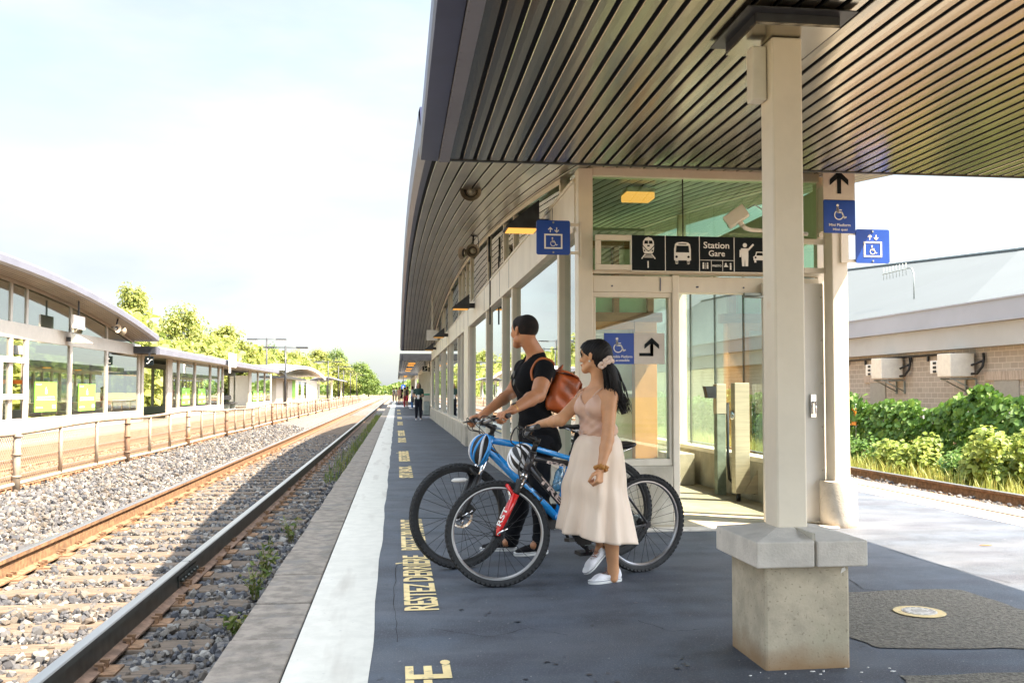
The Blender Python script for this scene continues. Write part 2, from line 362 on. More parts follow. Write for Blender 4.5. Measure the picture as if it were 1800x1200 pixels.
M['railtop'] = mat('polished_rail_head', (.62, .60, .58), .28, metal=1.0, var=.1, scale=2, stretch=(1, .1, 1))
M['raildark'] = mat('greasy_rail_web', (.05, .055, .05), .4, metal=.4, var=.3, scale=8)
M['tie'] = layer(mat('old_timber', (.125, .095, .07), .9, var=.35, scale=4, stretch=(1, 9, 4), bump=.8, bscale=20), (.08, .065, .055), 3, .5, .7, (1, 6, 1), amt=.7)
M['ivory'] = mat('ivory_paint', (.72, .69, .61), .45, var=.05)
M['blue'] = mat('sign_blue', (.006, .055, .33), .35, var=.04)
M['signwhite'] = mat('sign_white', (.82, .80, .76), .45, var=.02)
M['signgrey'] = mat('sign_pale_grey', (.58, .53, .47), .45, var=.05)
M['signblack'] = mat('sign_black', (.004, .008, .010), .5, var=.05, spec=.15)
M['steel'] = mat('brushed_stainless', (.50, .45, .35), .42, metal=.45, var=.08, scale=3, stretch=(1, 1, 14))
M['galv'] = mat('galvanised_steel', (.30, .34, .33), .5, metal=.6, var=.15)
M['chrome'] = mat('chrome', (.75, .75, .77), .15, metal=1.0, var=0)
M['warm'] = emis('warm_lamp_glow', (1.0, .50, .10), 1.5)
M['orange'] = layer(mat('terracotta_wall', (.52, .24, .09), .8, var=.08, scale=2), (.42, .19, .07), 3, .5, .7, amt=.6)
M['wood'] = mat('brown_window_timber', (.22, .10, .045), .6, var=.2, scale=3, stretch=(1, 1, 6))
M['floor'] = layer(mat('vestibule_floor', (.36, .32, .24), .8, var=.1, scale=4, bump=.2), (.24, .22, .17), 3, .5, .7, amt=.7)
M['roofm'] = mat('pale_metal_roof', (.42, .44, .46), .5, metal=.2, var=.05, scale=.5)
# ================================================================== the setting
def arch(Y): return 4.42 - 0.0033 * (Y - 27.0) ** 2
def arch2(Y): return 4.42 - 0.0045 * (Y - 24.0) ** 2
ZR = -0.11                                   # top of rail

gm = layer(mat('dry_ground', (.20, .17, .11), .95, var=.25, scale=.6, vec='Object'), (.10, .12, .035), .25, .45, .6, amt=.9)
b = MB(); b.add([(-1500, -300, -.62), (1500, -300, -.62), (1500, 2500, -.62), (-1500, 2500, -.62)], [(0, 1, 2, 3)]); struct(b.build('ground', gm))
M['ballast'] = layer(mat('ballast_bed_stone', (.075, .072, .072), .9, var=.6, scale=22, bump=1.2, bscale=26), (.19, .17, .15), 30, .5, .62, amt=.8)
M['ballastr'] = layer(layer(mat('rusty_ballast', (.21, .135, .08), .95, var=.5, scale=20, bump=1.0, bscale=24), (.26, .12, .05), 2.2, .42, .6, (1, .3, 1), amt=.9), (.5, .44, .36), 30, .60, .70, amt=.5)
b = MB(); prof = [(-5.75, -.34), (-5.2, -.17), (-4.3, -.17), (-3.7, -.328), (-.95, -.328), (-.80, -.36), (-.80, -.6)]
b.grid([[(x, y, z) for x, z in prof] for y in (-8, 0, 10, 30, 60, 220)], False); struct(b.build('ballast_bed', M['ballast']))
b = MB(); b.grid([[(x, y, z) for x, z in [(-8.6, -.6), (-8.45, -.32), (-6.0, -.32), (-5.72, -.345)]] for y in (-8, 220)], False); struct(b.build('far_ballast_bed', M['ballastr']))
b = MB(); b.grid([[(x, y, z) for x, z in [(6.36, -.6), (6.4, -.28), (8.7, -.26), (9.3, -.32), (14, -.35), (60, -.3)]] for y in (-8, 220)], False)
struct(b.build('gravel_verge', M['ballastr']))

# own platform: body, then sheets
b = MB(); b.box((-.76, -10, -.62), (6.38, 130, -.006)); b.add([(-.48, -10, 0), (6.1, -10, 0), (6.1, 130, 0), (-.48, 130, 0)], [(0, 1, 2, 3)])
plat = struct(b.build('platform', M['asphalt']))
b = MB(); b.box((-.79, -10, -.5), (-.49, 110, -.04)); struct(b.build('coping_bed', M['void'])); b = MB(); y = -10.0; i = 0
while y < 110:
    l = .78 + .1 * rnd.random() if y < 40 else 2.0
    dx = rnd.uniform(-.006, .006); dz = rnd.uniform(-.004, .004)
    b.box((-.80 + dx, y + .014, -.22), (-.485, y + l - .014, .012 + dz)); y += l
struct(b.build('platform_coping', M['coping'], bevel=.008))
b = MB(); b.box((6.04, -10, -.2), (6.40, 130, .012)); struct(b.build('far_platform_coping', M['pavesun']))
# white safety strip with a slightly wandering inner edge
ys = list(np.linspace(-6, 40, 140)) + list(np.linspace(41, 130, 40))
b = MB(); b.grid([[(-.478, y, .004), (-.115 + .006 * math.sin(y * 1.7) + .004 * math.sin(y * 4.1 + 1), y, .004)] for y in ys], False)
b.build('safety_strip', M['white'], plat)
b = MB(); b.add([(5.66, -8, .004), (6.02, -8, .004), (6.02, 130, .004), (5.66, 130, .004)], [(0, 1, 2, 3)]); b.build('safety_strip', M['white'], plat)
b = MB(); b.box((-.485, -8, -.004), (-.476, 110, .0015)); b.build('joint_sealant', M['void'], plat)
# stencilled lines: reading away from the camera, tops of the letters towards the track
def sten(body, y0, y1, bold=.022):
    text_obj('stencil_lettering', body, (.245, y0, 0), (0, 1, 0), (-1, 0, 0), y1 - y0, .205 + (.042 if 'È' in body else 0), M['yellow'], plat, .004, bold, .94)
sten('STAY SAFE.', 2.25, 4.33); sten('RESTEZ DERRIÈRE.', 5.32, 7.14); sten('RESTEZ PRUDENT.', 7.34, 9.12)
for (a, c_, t) in ((13.5, 15.6, 'STAY BACK.'), (16.7, 19.6, 'RESTEZ DERRIÈRE.'), (23.0, 25.4, 'STAY BACK.'), (26.4, 30.2, 'RESTEZ DERRIÈRE.'), (35, 39, 'STAY SAFE.'), (43, 47, 'RESTEZ PRUDENT.'), (52, 56, 'STAY BACK.'), (61, 66, 'RESTEZ DERRIÈRE.')):
    sten(t, a, c_, .045)
# worn asphalt patches and the floor disc
def patch(pts, name='asphalt_patch'):
    b = MB(); P = [G(px, py, .004) for px, py in pts]; Q = []
    for i in range(len(P)):
        a, c = P[i], P[(i + 1) % len(P)]
        for k in range(6):
            q = a.lerp(c, k / 6); Q.append(q + Vector((rnd.uniform(-.012, .012), rnd.uniform(-.012, .012), 0)))
    b.add(Q, [tuple(range(len(Q)))]); struct(b.build(name, M['asphalt2'], fix=False))
patch([(1480, 1040), (1640, 1034), (1690, 1036), (1810, 1075), (1990, 1110), (1990, 1142), (1800, 1138), (1545, 1138), (1480, 1112)])
patch([(1585, 1186), (1800, 1180), (1990, 1184), (1990, 1240), (1600, 1240)])
dc = G(1616, 1077, 0)
t = thing('floor_sticker', (dc.x, dc.y, .008), 'round yellow rimmed distancing sticker on the worn asphalt patch', 'sticker')
b = MB(); b.lathe([(0.001, .0104), (.135, .0104), (.137, .0085)], (dc.x, dc.y, 0), n=40, smooth=False); b.build('disc', M['yellow'], t)
b = MB(); b.lathe([(0.001, .0125), (.092, .0125), (.093, .0108)], (dc.x, dc.y, 0), n=36, smooth=False); b.build('centre', layer(mat('sticker_white', (.72, .68, .60), .6, var=.05), (.50, .40, .38), 26, .55, .62, amt=.7), t)
a = Art((dc.x, dc.y, .0125), (1, 0, 0), (0, 1, 0))
for k in range(14): a.arc(0, 0, .078, .012, k * 25.7, k * 25.7 + 14, n=3)
for k, w_ in enumerate((.05, .07, .06)): a.rect(-w_ * .6, .022 - k * .026, w_ * .6, .031 - k * .026)
a.build('pictogram', M['signgrey'], t)
b = MB(); lf = G(1732, 958, .004); b.prism([(-.05, 0), (-.01, .012), (.06, .004), (.02, -.012)], lf, (1, 0, 0), (0, 1, 0), (0, 0, .004)); tag(b.build('dead_leaf', mat('dead_leaf', (.45, .16, .05), .8, var=.1), fix=True), 'single brown dead leaf on the sunlit platform', 'leaf')

# cracks, damp spots and specks of grit on the asphalt
def strip(pts, wd, m, name, z=.0035):
    P = [G(px, py, 0) for px, py in pts]; Q = []
    for i in range(len(P) - 1):
        for k in range(7): q = P[i].lerp(P[i + 1], k / 7); Q.append(q + Vector((rnd.uniform(-.010, .010), rnd.uniform(-.010, .010), 0)))
    L_, R_ = [], []
    for i, q in enumerate(Q):
        d = (Q[min(i + 1, len(Q) - 1)] - Q[max(i - 1, 0)]); n_ = Vector((-d.y, d.x, 0)).normalized() * wd * rnd.uniform(.3, 1.0); L_.append((q.x + n_.x, q.y + n_.y, z)); R_.append((q.x - n_.x, q.y - n_.y, z))
    b = MB(); b.grid([[a_, c_] for a_, c_ in zip(L_, R_)], False); b.build(name, m, plat)
crk = mat('crack_dark', (.012, .012, .015), .95, var=.2)
strip([(1492, 1018), (1520, 1036), (1560, 1040)], .004, crk, 'crack'); strip([(1120, 1090), (1180, 1110), (1262, 1104)], .0025, crk, 'crack'); strip([(760, 1105), (860, 1120), (930, 1104), (1010, 1118)], .0022, crk, 'crack'); strip([(700, 1128), (690, 1060), (698, 980)], .002, crk, 'crack'); strip([(820, 830), (760, 828), (700, 831)], .004, mat('pale_line', (.22, .23, .26), .8, var=.2), 'pale_strip'); strip([(1560, 965), (1640, 990), (1800, 1030)], .004, crk, 'crack')  # one of these strips is a thin pale line across the asphalt
dmp = mat('damp_spot', (.014, .018, .028), .35, var=.1); b = MB()
for k in range(26):
    px, py = rnd.choice([(1010, 1150), (1060, 1185), (940, 1170), (1180, 1160), (860, 1080), (1230, 1010), (1120, 1060)]); q = G(px + rnd.gauss(0, 34), py + rnd.gauss(0, 15), .003); s_ = rnd.uniform(.004, .020); n_ = 9
    b.add([q + Vector((s_ * rnd.uniform(.6, 1.1) * math.cos(6.283 * i / n_), s_ * rnd.uniform(.5, .9) * math.sin(6.283 * i / n_), .0005)) for i in range(n_)], [tuple(range(n_))])
tag(b.build('damp_spots', dmp, plat), kind='stuff')
b = MB()
for k in range(150):
    q = Vector((rnd.uniform(0, 3.2), 2.6 + 6 * rnd.random() ** 1.4, .003)); s_ = rnd.uniform(.0015, .006); b.add([q + Vector((-s_, 0, 0)), q + Vector((0, -s_ * .7, 0)), q + Vector((s_ * 1.2, 0, .002)), q + Vector((0, s_ * .6, 0))], [(0, 1, 2, 3)])
tag(b.build('grit_specks', mat('grit_pale', (.34, .33, .31), .8, var=.3), plat), kind='stuff')

# ------------------------------------------------------------------ rails and ties
def rail(X, label, y0=-6, y1=220, mats=None):
    pr = [(-.075, -.185), (.075, -.185), (.075, -.172), (.016, -.155), (.012, -.05), (.036, -.038), (.036, -.006), (.028, 0), (-.028, 0), (-.036, -.006), (-.036, -.038), (-.012, -.05), (-.016, -.155), (-.075, -.172)]
    o = tag(thing('rail', (X, y0, ZR), label, 'rail'), group='rails of the tracks')
    b = MB(); n = len(pr)
    V = [(X + x, y0, ZR + z) for x, z in pr] + [(X + x, y1, ZR + z) for x, z in pr]
    b.add(V, [tuple(range(n)), tuple(range(n, 2 * n))[::-1]])
    for i in range(n):
        top = i in (6, 7, 8); foot = i in (0, 1, 2, 12, 13); b.add([V[i], V[(i + 1) % n], V[n + (i + 1) % n], V[n + i]], [(0, 3, 2, 1)], False, 1 if top else 2 if foot else 0)
    b.build('rail_body', mats or [M['rust'], M['railtop'], M['rust']], o); return o
r_near = rail(-1.65, 'steel rail nearest the shaded platform edge, dark web and polished top', mats=[M['raildark'], M['railtop'], layer(mat('brown_rail_foot', (.20, .125, .085), .8, var=.25, scale=12, bump=.3), (.10, .06, .04), 7, .5, .66, amt=.7)])
rail(-3.14, 'rusty orange rail of the near track, on its side towards the fence')
rail(-6.10, 'rusty rail of the far track just behind the chain link fence')
rail(-7.60, 'rusty rail of the far track, below the opposite platform edge')
rail(8.07, 'brown rail beside the green bushes on the sunny side')
b = MB(); jy = G(340, 985, ZR).y
for s in (-1, 1): b.box((-1.65 + s * .016 - .009, jy - .32, ZR - .145), (-1.65 + s * .016 + .009, jy + .32, ZR - .06))
for k in range(6):
    for s in (-1, 1): b.cyl((-1.65 + s * .024, jy - .26 + k * .104, ZR - .10), (-1.65 + s * .05, jy - .26 + k * .104, ZR - .10), .014, n=6)
b.box((-1.65 - .037, jy - .004, ZR - .05), (-1.65 + .037, jy + .004, ZR + .001)); b.build('joint_bar', M['raildark'], r_near)

proto = None
def make_tie(plates=True):
    t = thing('railway_tie', (0, 0, 0), 'weathered timber tie bedded in ballast under the near track rails', 'railway tie', 'ties of the near track')
    b = MB(); b.obox((0, 0, -.085), (1, 0, 0), (0, 1, 0), (0, 0, 1), 1.30, .115, .085); b.build('timber', M['tie'], t, bevel=.012)
    if plates:
        for x in (-.745, .745):
            b = MB(); b.obox((x, 0, .006), (1, 0, 0), (0, 1, 0), (0, 0, 1), .17, .095, .006)
            for sx in (-1, 1):
                for sy in (-1, 1):
                    b.obox((x + sx * .085, sy * .045, .028), (1, 0, 0), (0, 1, 0), (0, 0, 1), .012, .012, .022); b.obox((x + sx * .078, sy * .045, .05), (1, 0, 0), (0, 1, 0), (0, 0, 1), .024, .014, .007)
            # rail anchors: curved clips
            for sy in (-1, 1): b.tube([(x - .085, sy * .115, .0), (x - .10, sy * .115, .03), (x - .075, sy * .118, .052), (x - .045, sy * .12, .03)], .011, 6)
            b.build('tie_plate', M['rust'], t)
    return t
zt = ZR - .185 - .004
yy = 1.6; k = 0
pA = make_tie(True); pB = None
while yy < 62:
    if yy < 26: o = pA if k == 0 else copy_tree(pA)
    else:
        if pB is None: pB = make_tie(False); o = pB
        else: o = copy_tree(pB)
    o.location = (-2.395 + rnd.uniform(-.05, .05), yy, zt + rnd.uniform(-.006, .004)); o.rotation_euler = (0, 0, rnd.uniform(-.012, .012))
    yy += .545; k += 1

# loose ballast stones over the bed (uncountable)
def stones(name, n, xs, ysr, zf, smin, smax, mt, skip=None):
    ico = bmesh.new(); bmesh.ops.create_icosphere(ico, subdivisions=1, radius=1.0); bv = np.array([v.co[:] for v in ico.verts]); bf = np.array([[v.index for v in f.verts] for f in ico.faces]); ico.free()
    # 3 base shapes of crushed stone
    bases = []
    for q in range(6):
        d = npr.normal(size=(5, 3)); d /= np.linalg.norm(d, axis=1)[:, None]; V = bv.copy()
        for e in d:
            h = npr.uniform(.45, .8); s = V @ e; V -= np.maximum(s - h, 0)[:, None] * e
        bases.append(V)
    u = npr.rand(n); Y = ysr[0] * (ysr[1] / ysr[0]) ** u if ysr[0] > 0 else ysr[0] + u * (ysr[1] - ysr[0]); X = xs[0] + npr.rand(n) * (xs[1] - xs[0])
    if skip is not None: kp = ~skip(X, Y); X, Y = X[kp], Y[kp]; n = len(X)
    S = smin + (smax - smin) * npr.rand(n) ** 1.6
    Z = zf(X) + npr.uniform(-.4, .55, n) * S
    q = npr.normal(size=(n, 4)); q /= np.linalg.norm(q, axis=1)[:, None]; a, b_, c, d = q.T
    Rm = np.stack([1 - 2 * (c * c + d * d), 2 * (b_ * c - a * d), 2 * (b_ * d + a * c), 2 * (b_ * c + a * d), 1 - 2 * (b_ * b_ + d * d), 2 * (c * d - a * b_), 2 * (b_ * d - a * c), 2 * (c * d + a * b_), 1 - 2 * (b_ * b_ + c * c)], 1).reshape(n, 3, 3)
    sc = S[:, None] * npr.uniform(.65, 1.25, (n, 3)); idx = npr.randint(0, 6, n); B = np.stack(bases)[idx]
    V = np.einsum('nij,nvj->nvi', Rm, B * sc[:, None, :]) + np.stack([X, Y, Z], 1)[:, None, :]
    F = (bf[None] + (np.arange(n) * len(bv))[:, None, None]).reshape(-1, 3)
    return tag(np_mesh(name, V.reshape(-1, 3), F, mt), kind='stuff')
def rand_mat(name, cols, rough=.9, bump=0.3, trans=0.0, scale=40):
    m = mat(name, cols[0], rough, var=0, bump=bump, bscale=scale); t = m.node_tree; g = t.nodes.new('ShaderNodeNewGeometry'); r = t.nodes.new('ShaderNodeValToRGB'); cr = r.color_ramp
    while len(cr.elements) < len(cols): cr.elements.new(0.5)
    for i, c in enumerate(cols): cr.elements[i].position = i / (len(cols) - 1); cr.elements[i].color = tuple(c) + (1,)
    bs = t.nodes['Principled BSDF']; t.links.new(g.outputs['Random Per Island'], r.inputs['Fac']); t.links.new(r.outputs['Color'], bs.inputs['Base Color'])
    if trans:
        tl = t.nodes.new('ShaderNodeBsdfTranslucent'); mxs = t.nodes.new('ShaderNodeMixShader'); mxs.inputs[0].default_value = trans
        t.links.new(r.outputs['Color'], tl.inputs['Color']); t.links.new(bs.outputs[0], mxs.inputs[1]); t.links.new(tl.outputs[0], mxs.inputs[2]); t.links.new(mxs.outputs[0], t.nodes['Material Output'].inputs['Surface'])
    return m
M['stone'] = rand_mat('crushed_stone', [(.028, .031, .040), (.075, .075, .080), (.046, .050, .060), (.105, .098, .09), (.07, .054, .04), (.25, .24, .22), (.038, .042, .051)], .8, .4)
prz = lambda X: np.interp(X, [p[0] for p in prof[:6]], [p[1] for p in prof[:6]])
onrail = lambda X, Y: (np.abs(X + 1.65) < .13) | (np.abs(X + 3.14) < .13)
tiey = lambda Y: np.abs(((Y - 1.6 + .2725) % .545) - .2725) < .10
stones('ballast_stones', 30000, (-3.75, -.84), (2.4, 34), lambda X: prz(X) + .012, .016, .042, M['stone'], lambda X, Y: onrail(X, Y) | (tiey(Y) & (npr.rand(len(X)) < .68) & (X > -3.7)))
stones('ballast_shoulder_stones', 15000, (-5.3, -3.4), (7.5, 40), lambda X: prz(X) + .012, .02, .052, M['stone'], onrail)
stones('verge_stones', 5000, (6.42, 8.0), (9, 34), lambda X: -.265 + 0 * X, .02, .045, M['stone'])
stones('far_track_stones', 6000, (-8.3, -5.4), (14, 50), lambda X: -.32 + 0 * X, .025, .05, rand_mat('rusty_crushed_stone', [(.14, .075, .04), (.22, .13, .07), (.11, .05, .025), (.30, .23, .16)], .9, .4))

# ------------------------------------------------------------------ slatted metal ceilings
def slats(b, x0, x1, pitch, gap, ys, zf, h=.018, mi=0):
    x = x0
    while x < x1 - .02:
        w_ = pitch - gap; pr = [(0, h), (0, .003), (.0025, .0), (w_ * .5, -.0006), (w_ - .0025, .0), (w_, .003), (w_, h)]
        dz = rnd.uniform(-.0012, .0012)
        k0 = len(b.f); b.grid([[(x + px, y, zf(y) + pz + dz) for px, pz in pr] for y in ys], False, False, mi)
        for q in range(k0, len(b.f)):
            if (q - k0) % 6 in (0, 5): b.mi[q] = 1  # slat sides coloured black, standing for shade in the gaps
        x += pitch

# near canopy over the camera
cn = thing('platform_canopy', (2.8, 7.0, 2.95), 'flat slatted metal canopy roof over the near platform, held by the concrete based column', 'canopy')
b = MB(); slats(b, .385, 5.44, .1015, .027, [-9, 0, 3.5, 7.0], lambda y: 2.965); b.build('soffit', [M['soffit'], M['void']], cn)
b = MB(); b.box((.36, -9, 2.99), (5.46, 7.0, 3.02)); b.build('ceiling_void', M['void'], cn)
b = MB(); b.prism([(.16, 2.985), (.172, 2.965), (.300, 2.957), (.304, 2.972), (.304, 3.03), (.16, 3.14)], (0, -9, 0), (1, 0, 0), (0, 0, 1), (0, 16.03, 0)); b.build('gutter', M['fascia'], cn, fix=True)
b = MB(); b.box((.306, -9, 2.944), (.384, 7.0, 2.975))
for k in range(150): b.sphere((.314, -8.5 + k * .104, 2.944), .005, 6)
b.build('edge_trim', M['fascia_l'], cn)
b = MB(); b.box((.306, 7.003, 2.958), (5.46, 7.03, 3.13)); b.build('end_fascia', M['dark'], cn)
b = MB(); b.box((5.463, -9, 2.94), (5.60, 7.03, 3.14)); b.box((.17, -9, 3.145), (5.59, 7.02, 3.17)); b.build('roof_deck', M['fascia'], cn)

# ------------------------------------------------------------------ station building
WX, WR, Y0, Y1 = 1.70, 4.05, 8.40, 44.5
sb = thing('station_building', (WX, Y0, 0), 'cream framed glass station building on the platform under its arched roof', 'station building')
YA = list(np.linspace(6.9, 46.0, 33))
b = MB(); slats(b, .34, 4.56, .127, .020, YA, lambda y: arch(y), .02); b.build('soffit', [M['soffit2'], M['void']], sb)
b = MB(); rows = []
for y in YA: z = arch(y); rows.append([(.30, y, z + .035), (4.58, y, z + .035)])
b.grid(rows, True); b.build('ceiling_void', M['void'], sb)
b = MB(); rows = []
for y in YA: z = arch(y); rows.append([(.30, y, z + .002), (.24, y, z + .0), (.17, y, z + .03), (.15, y, z + .20), (.16, y, z + .24), (2.4, y, z + .30), (4.62, y, z + .24), (4.63, y, z + .03), (4.57, y, z + .002)])
b.grid(rows, False)
for y in (YA[0], YA[-1]):
    z = arch(y); b.add([(.30, y, z + .002), (.17, y, z + .03), (.16, y, z + .24), (2.4, y, z + .30), (4.62, y, z + .24), (4.57, y, z + .002)], [(0, 1, 2, 3, 4, 5)])
b.build('roof', M['fascia'], sb, fix=True)

def zw(y): return arch(y) - .015
def pane(name, X, ya, yb, za, zb, m, parent, tk=.008):
    zb0, zb1 = (zb(ya), zb(yb)) if callable(zb) else (zb, zb)
    b = MB(); b.add([(X - tk, ya, za), (X - tk, yb, za), (X - tk, yb, zb1), (X - tk, ya, zb0), (X + tk, ya, za), (X + tk, yb, za), (X + tk, yb, zb1), (X + tk, ya, zb0)], [(0, 3, 2, 1), (4, 5, 6, 7), (0, 1, 5, 4), (1, 2, 6, 5), (2, 3, 7, 6), (3, 0, 4, 7)]); return b.build(name, m, parent)
def wide(X, y, za, zb, parent, wdt=.09, dep=.07, name='mullion'):
    t_ = zb(y) if callable(zb) else zb
    b = MB(); b.box((X - dep, y - wdt / 2, za), (X + dep * .6, y + wdt / 2, t_)); return b.build(name, M['cream'], parent, bevel=.006)
bays = [8.56, 9.42, 13.3, 14.55, 17.2, 21.25, 22.55, 24.0, 25.3, 29.2, 30.5, 33.6, 35.0, 39.0, 40.4, 44.4]
# track-side wall
for i, (ya, yb) in enumerate(zip(bays, bays[1:])):
    if abs(ya - 21.25) < .01:
        b = MB(); b.box((WX - .10, ya, 0), (WX + .1, yb, 2.73)); b.build('pier', M['cream'], sb, bevel=.008); pane('window', WX, ya, yb, 3.2, zw, M['glassside'], sb); continue
    pane('window', WX, ya, yb, .50, 2.74, M['glassside'], sb)
    pane('window', WX, ya, yb, 3.17, zw, M['glassside'], sb)
for k, y in enumerate(bays[1:]):
    wide(WX, y, .46, 2.73, sb, .10 if k % 2 == 0 else .13); wide(WX, y, 3.18, zw, sb, .07, .05)
b = MB(); b.box((WX - .075, 8.5, 2.735), (WX + .06, 44.4, 3.165)); b.build('spandrel', M['cream2'], sb)
b = MB()
for y in bays[1:]: b.box((WX - .079, y + .3, 2.74), (WX - .074, y + .312, 3.16))
b.build('panel_joint', M['fascia'], sb)
b = MB(); b.box((WX - .09, 8.5, 2.70), (WX + .05, 44.4, 2.733)); b.box((WX - .09, 8.5, 3.167), (WX + .05, 44.4, 3.20)); b.box((WX - .11, 8.5, .462), (WX + .05, 44.4, .50)); b.build('window_rail', M['cream'], sb, bevel=.004)
b = MB(); y = 8.52
for (ya, yb, dx) in ((8.52, 13.2, .10), (13.212, 17.0, .10), (17.012, 21.2, .10), (21.2, 22.6, .16), (22.61, 29.0, .13), (29.01, 36.4, .13), (36.41, 44.4, .13)): b.box((WX - dx, ya, -.01), (WX + .12, yb, .46 + (.002 if dx == .16 else 0)))
b.build('plinth', M['plinth'], sb, bevel=.01)
b = MB(); rows = []
for y in YA: z = arch(y); rows.append([(WX - .06, y, z - .06), (WX - .06, y, z - .003), (WX + .05, y, z - .003), (WX + .05, y, z - .06)])
b.grid([r for r, y in zip(rows, YA) if 8.5 < y < 44.4], False); b.build('head_rail', M['cream'], sb)
b = MB(); b.box((WX + .1, Y1 - .1, 0), (WR, Y1, 3.3)); b.build('end_wall', M['cream2'], sb)
# corner post, centre post, right post (round concrete foot)
def post(x0, x1, ya, yb, zb, name='post', z0=0): b = MB(); b.box((x0, ya, z0), (x1, yb, zb)); return b.build(name, M['cream'], sb, bevel=.008)
post(1.635, 1.77, 8.36, 8.54, arch(8.4) - .01); post(2.515, 2.580, 8.37, 8.49, 2.30)
px0 = 3.945; post(px0, px0 + .15, 8.12, 8.30, arch(8.2) - .02, z0=.40)
b = MB(); b.cyl((px0 + .075, 8.21, -.01), (px0 + .075, 8.21, .415), .165, n=32); b.build('post_footing', ground_stain(layer(mat('footing_concrete', (.52, .48, .41), .85, bump=.4, bscale=80, var=.1, scale=6), (.10, .08, .06), 24, .70, .74, amt=.6), (.30, .2, .12), 0, .06), sb, bevel=.01)
# front wall: beams, left window, upper glass
b = MB(); b.box((1.772, 8.38, 2.135), (3.94, 8.50, 2.285)); b.build('transom', M['cream'], sb, bevel=.006)
b = MB(); b.box((2.40, 8.372, 2.15), (2.408, 8.379, 2.27)); 
for x in (1.95, 2.75, 2.76, 3.2): b.cyl((x, 8.379, 2.19), (x, 8.372, 2.19), .008, n=8)
b.build('fixing', M['fascia'], sb)
b = MB(); b.box((1.772, 8.37, 3.20), (3.95, 8.50, 3.285)); b.box((1.772, 8.36, 3.29), (3.95, 8.50, arch(8.5) - .01)); b.build('head_beam', M['cream'], sb, bevel=.005)
b = MB(); b.box((1.772, 8.38, 2.305), (3.94, 8.48, 2.335)); b.build('sill_rail', M['cream'], sb)
def fpane(name, x0, x1, z0, z1, m, Y=8.43): b = MB(); b.box((x0, Y - .006, z0), (x1, Y + .006, z1)); return b.build(name, m, sb)
xj = onY(1200, 350, 8.43).x
fpane('window', 1.775, xj - .004, 2.336, 3.20, M['glassgreen']); fpane('window', xj + .004, 3.94, 2.336, 3.20, M['glassgreen']); fpane('glass_joint', xj - .004, xj + .004, 2.336, 3.20, M['void'])
fpane('window', 1.775, 2.515, .61, 2.09, M['glass'])
b = MB(); b.box((1.772, 8.39, .55), (2.514, 8.49, .61)); b.box((1.772, 8.39, 2.09), (2.514, 8.49, 2.134)); b.box((1.772, 8.39, .611), (1.80, 8.49, 2.089)); b.box((2.485, 8.39, .611), (2.514, 8.49, 2.089)); b.build('window_frame', M['cream'], sb, bevel=.004)
b = MB(); b.box((1.76, 8.37, -.01), (2.514, 8.52, .548)); b.build('plinth', M['plinth'], sb, bevel=.008)
# vestibule
b = MB(); b.box((1.83, 8.21, .002), (3.95, 44, .014)); b.build('floor', M['floor'], sb)
b = MB(); b.box((1.74, 8.02, .0), (3.94, 8.205, .018)); b.build('threshold', M['cap'], sb, bevel=.006)
b = MB(); b.box((3.96, 8.5, -.01), (4.14, 44.4, .45)); b.build('plinth', M['plinth'], sb, bevel=.01)
b = MB(); b.box((3.94, 8.5, .452), (4.13, 44.4, .505)); b.box((4.0, 8.5, 2.70), (4.10, 44.4, 2.74)); b.build('window_rail', M['cream'], sb, bevel=.004)
b = MB(); b.box((4.0, 8.35, 2.742), (4.11, 44.4, 3.165)); b.build('spandrel', M['cream2'], sb)
y = 8.62
while y < 30:
    pane('window', WR, y + .005, y + .995, .506, 2.70, M['glass'], sb); 
    pane('window', WR, y + .005, y + .995, 3.17, zw, M['glass'], sb)
    b = MB(); b.box((WR - .012, y + .995, .506), (WR + .012, y + 1.005, 2.70)); b.build('glass_joint', M['void'], sb)
    y += 1.0
b = MB(); b.box((WR - .02, y, .5), (WR + .02, 44.4, 2.7)); b.build('wall_panel', M['cream2'], sb)
for yy in (8.56, 13.0, 17.2, 21.4): b = MB(); b.box((WR - .06, yy - .04, .506), (WR + .05, yy + .04, zw(yy))); b.build('mullion', M['cream'], sb, bevel=.004)
# inner core: pale wall, terracotta pier, timber windows
b = MB(); b.box((1.98, 12.7, .014), (3.42, 40, 3.5)); b.build('inner_wall', mat('inner_wall_paint', (.46, .47, .36), .7, var=.06), sb)
xa, xb = onY(1113, 600, 12.6).x, onY(1152, 600, 12.6).x
b = MB(); b.box((xa, 12.52, .014), (xb, 12.69, 2.26)); b.box((1.98, 12.53, 2.08), (xa - .002, 12.69, 2.22)); b.build('inner_pier', M['orange'], sb, bevel=.006)
def zy(py, Y=12.6): return onY(1100, py, Y).z
b = MB(); X = [onY(p, 530, 12.6).x for p in (1040, 1049, 1076, 1086, 1136, 1146)]
b.box((1.98, 12.50, zy(566)), (X[5] + .12, 12.68, zy(550))); b.box((1.98, 12.50, zy(516)), (X[5] + .12, 12.68, zy(508)))
b.box((X[2], 12.505, zy(550)), (X[3], 12.68, zy(516))); b.box((X[4], 12.505, zy(550)), (X[5], 12.68, zy(516)))
b.box((1.98, 12.50, zy(436)), (X[5] + .12, 12.68, zy(426))); b.box((X[2], 12.505, zy(500)), (X[3], 12.68, zy(436))); b.box((1.98, 12.5, zy(508) + .003), (X[5] + .12, 12.67, zy(500)));b.build('inner_window_frame', M['wood'], sb, bevel=.004)
b = MB(); b.box((1.98, 12.60, zy(549)), (X[4], 12.64, zy(517))); b.build('inner_window', mat('green_glazing', (.25, .62, .40), .25, var=.08, scale=2), sb)
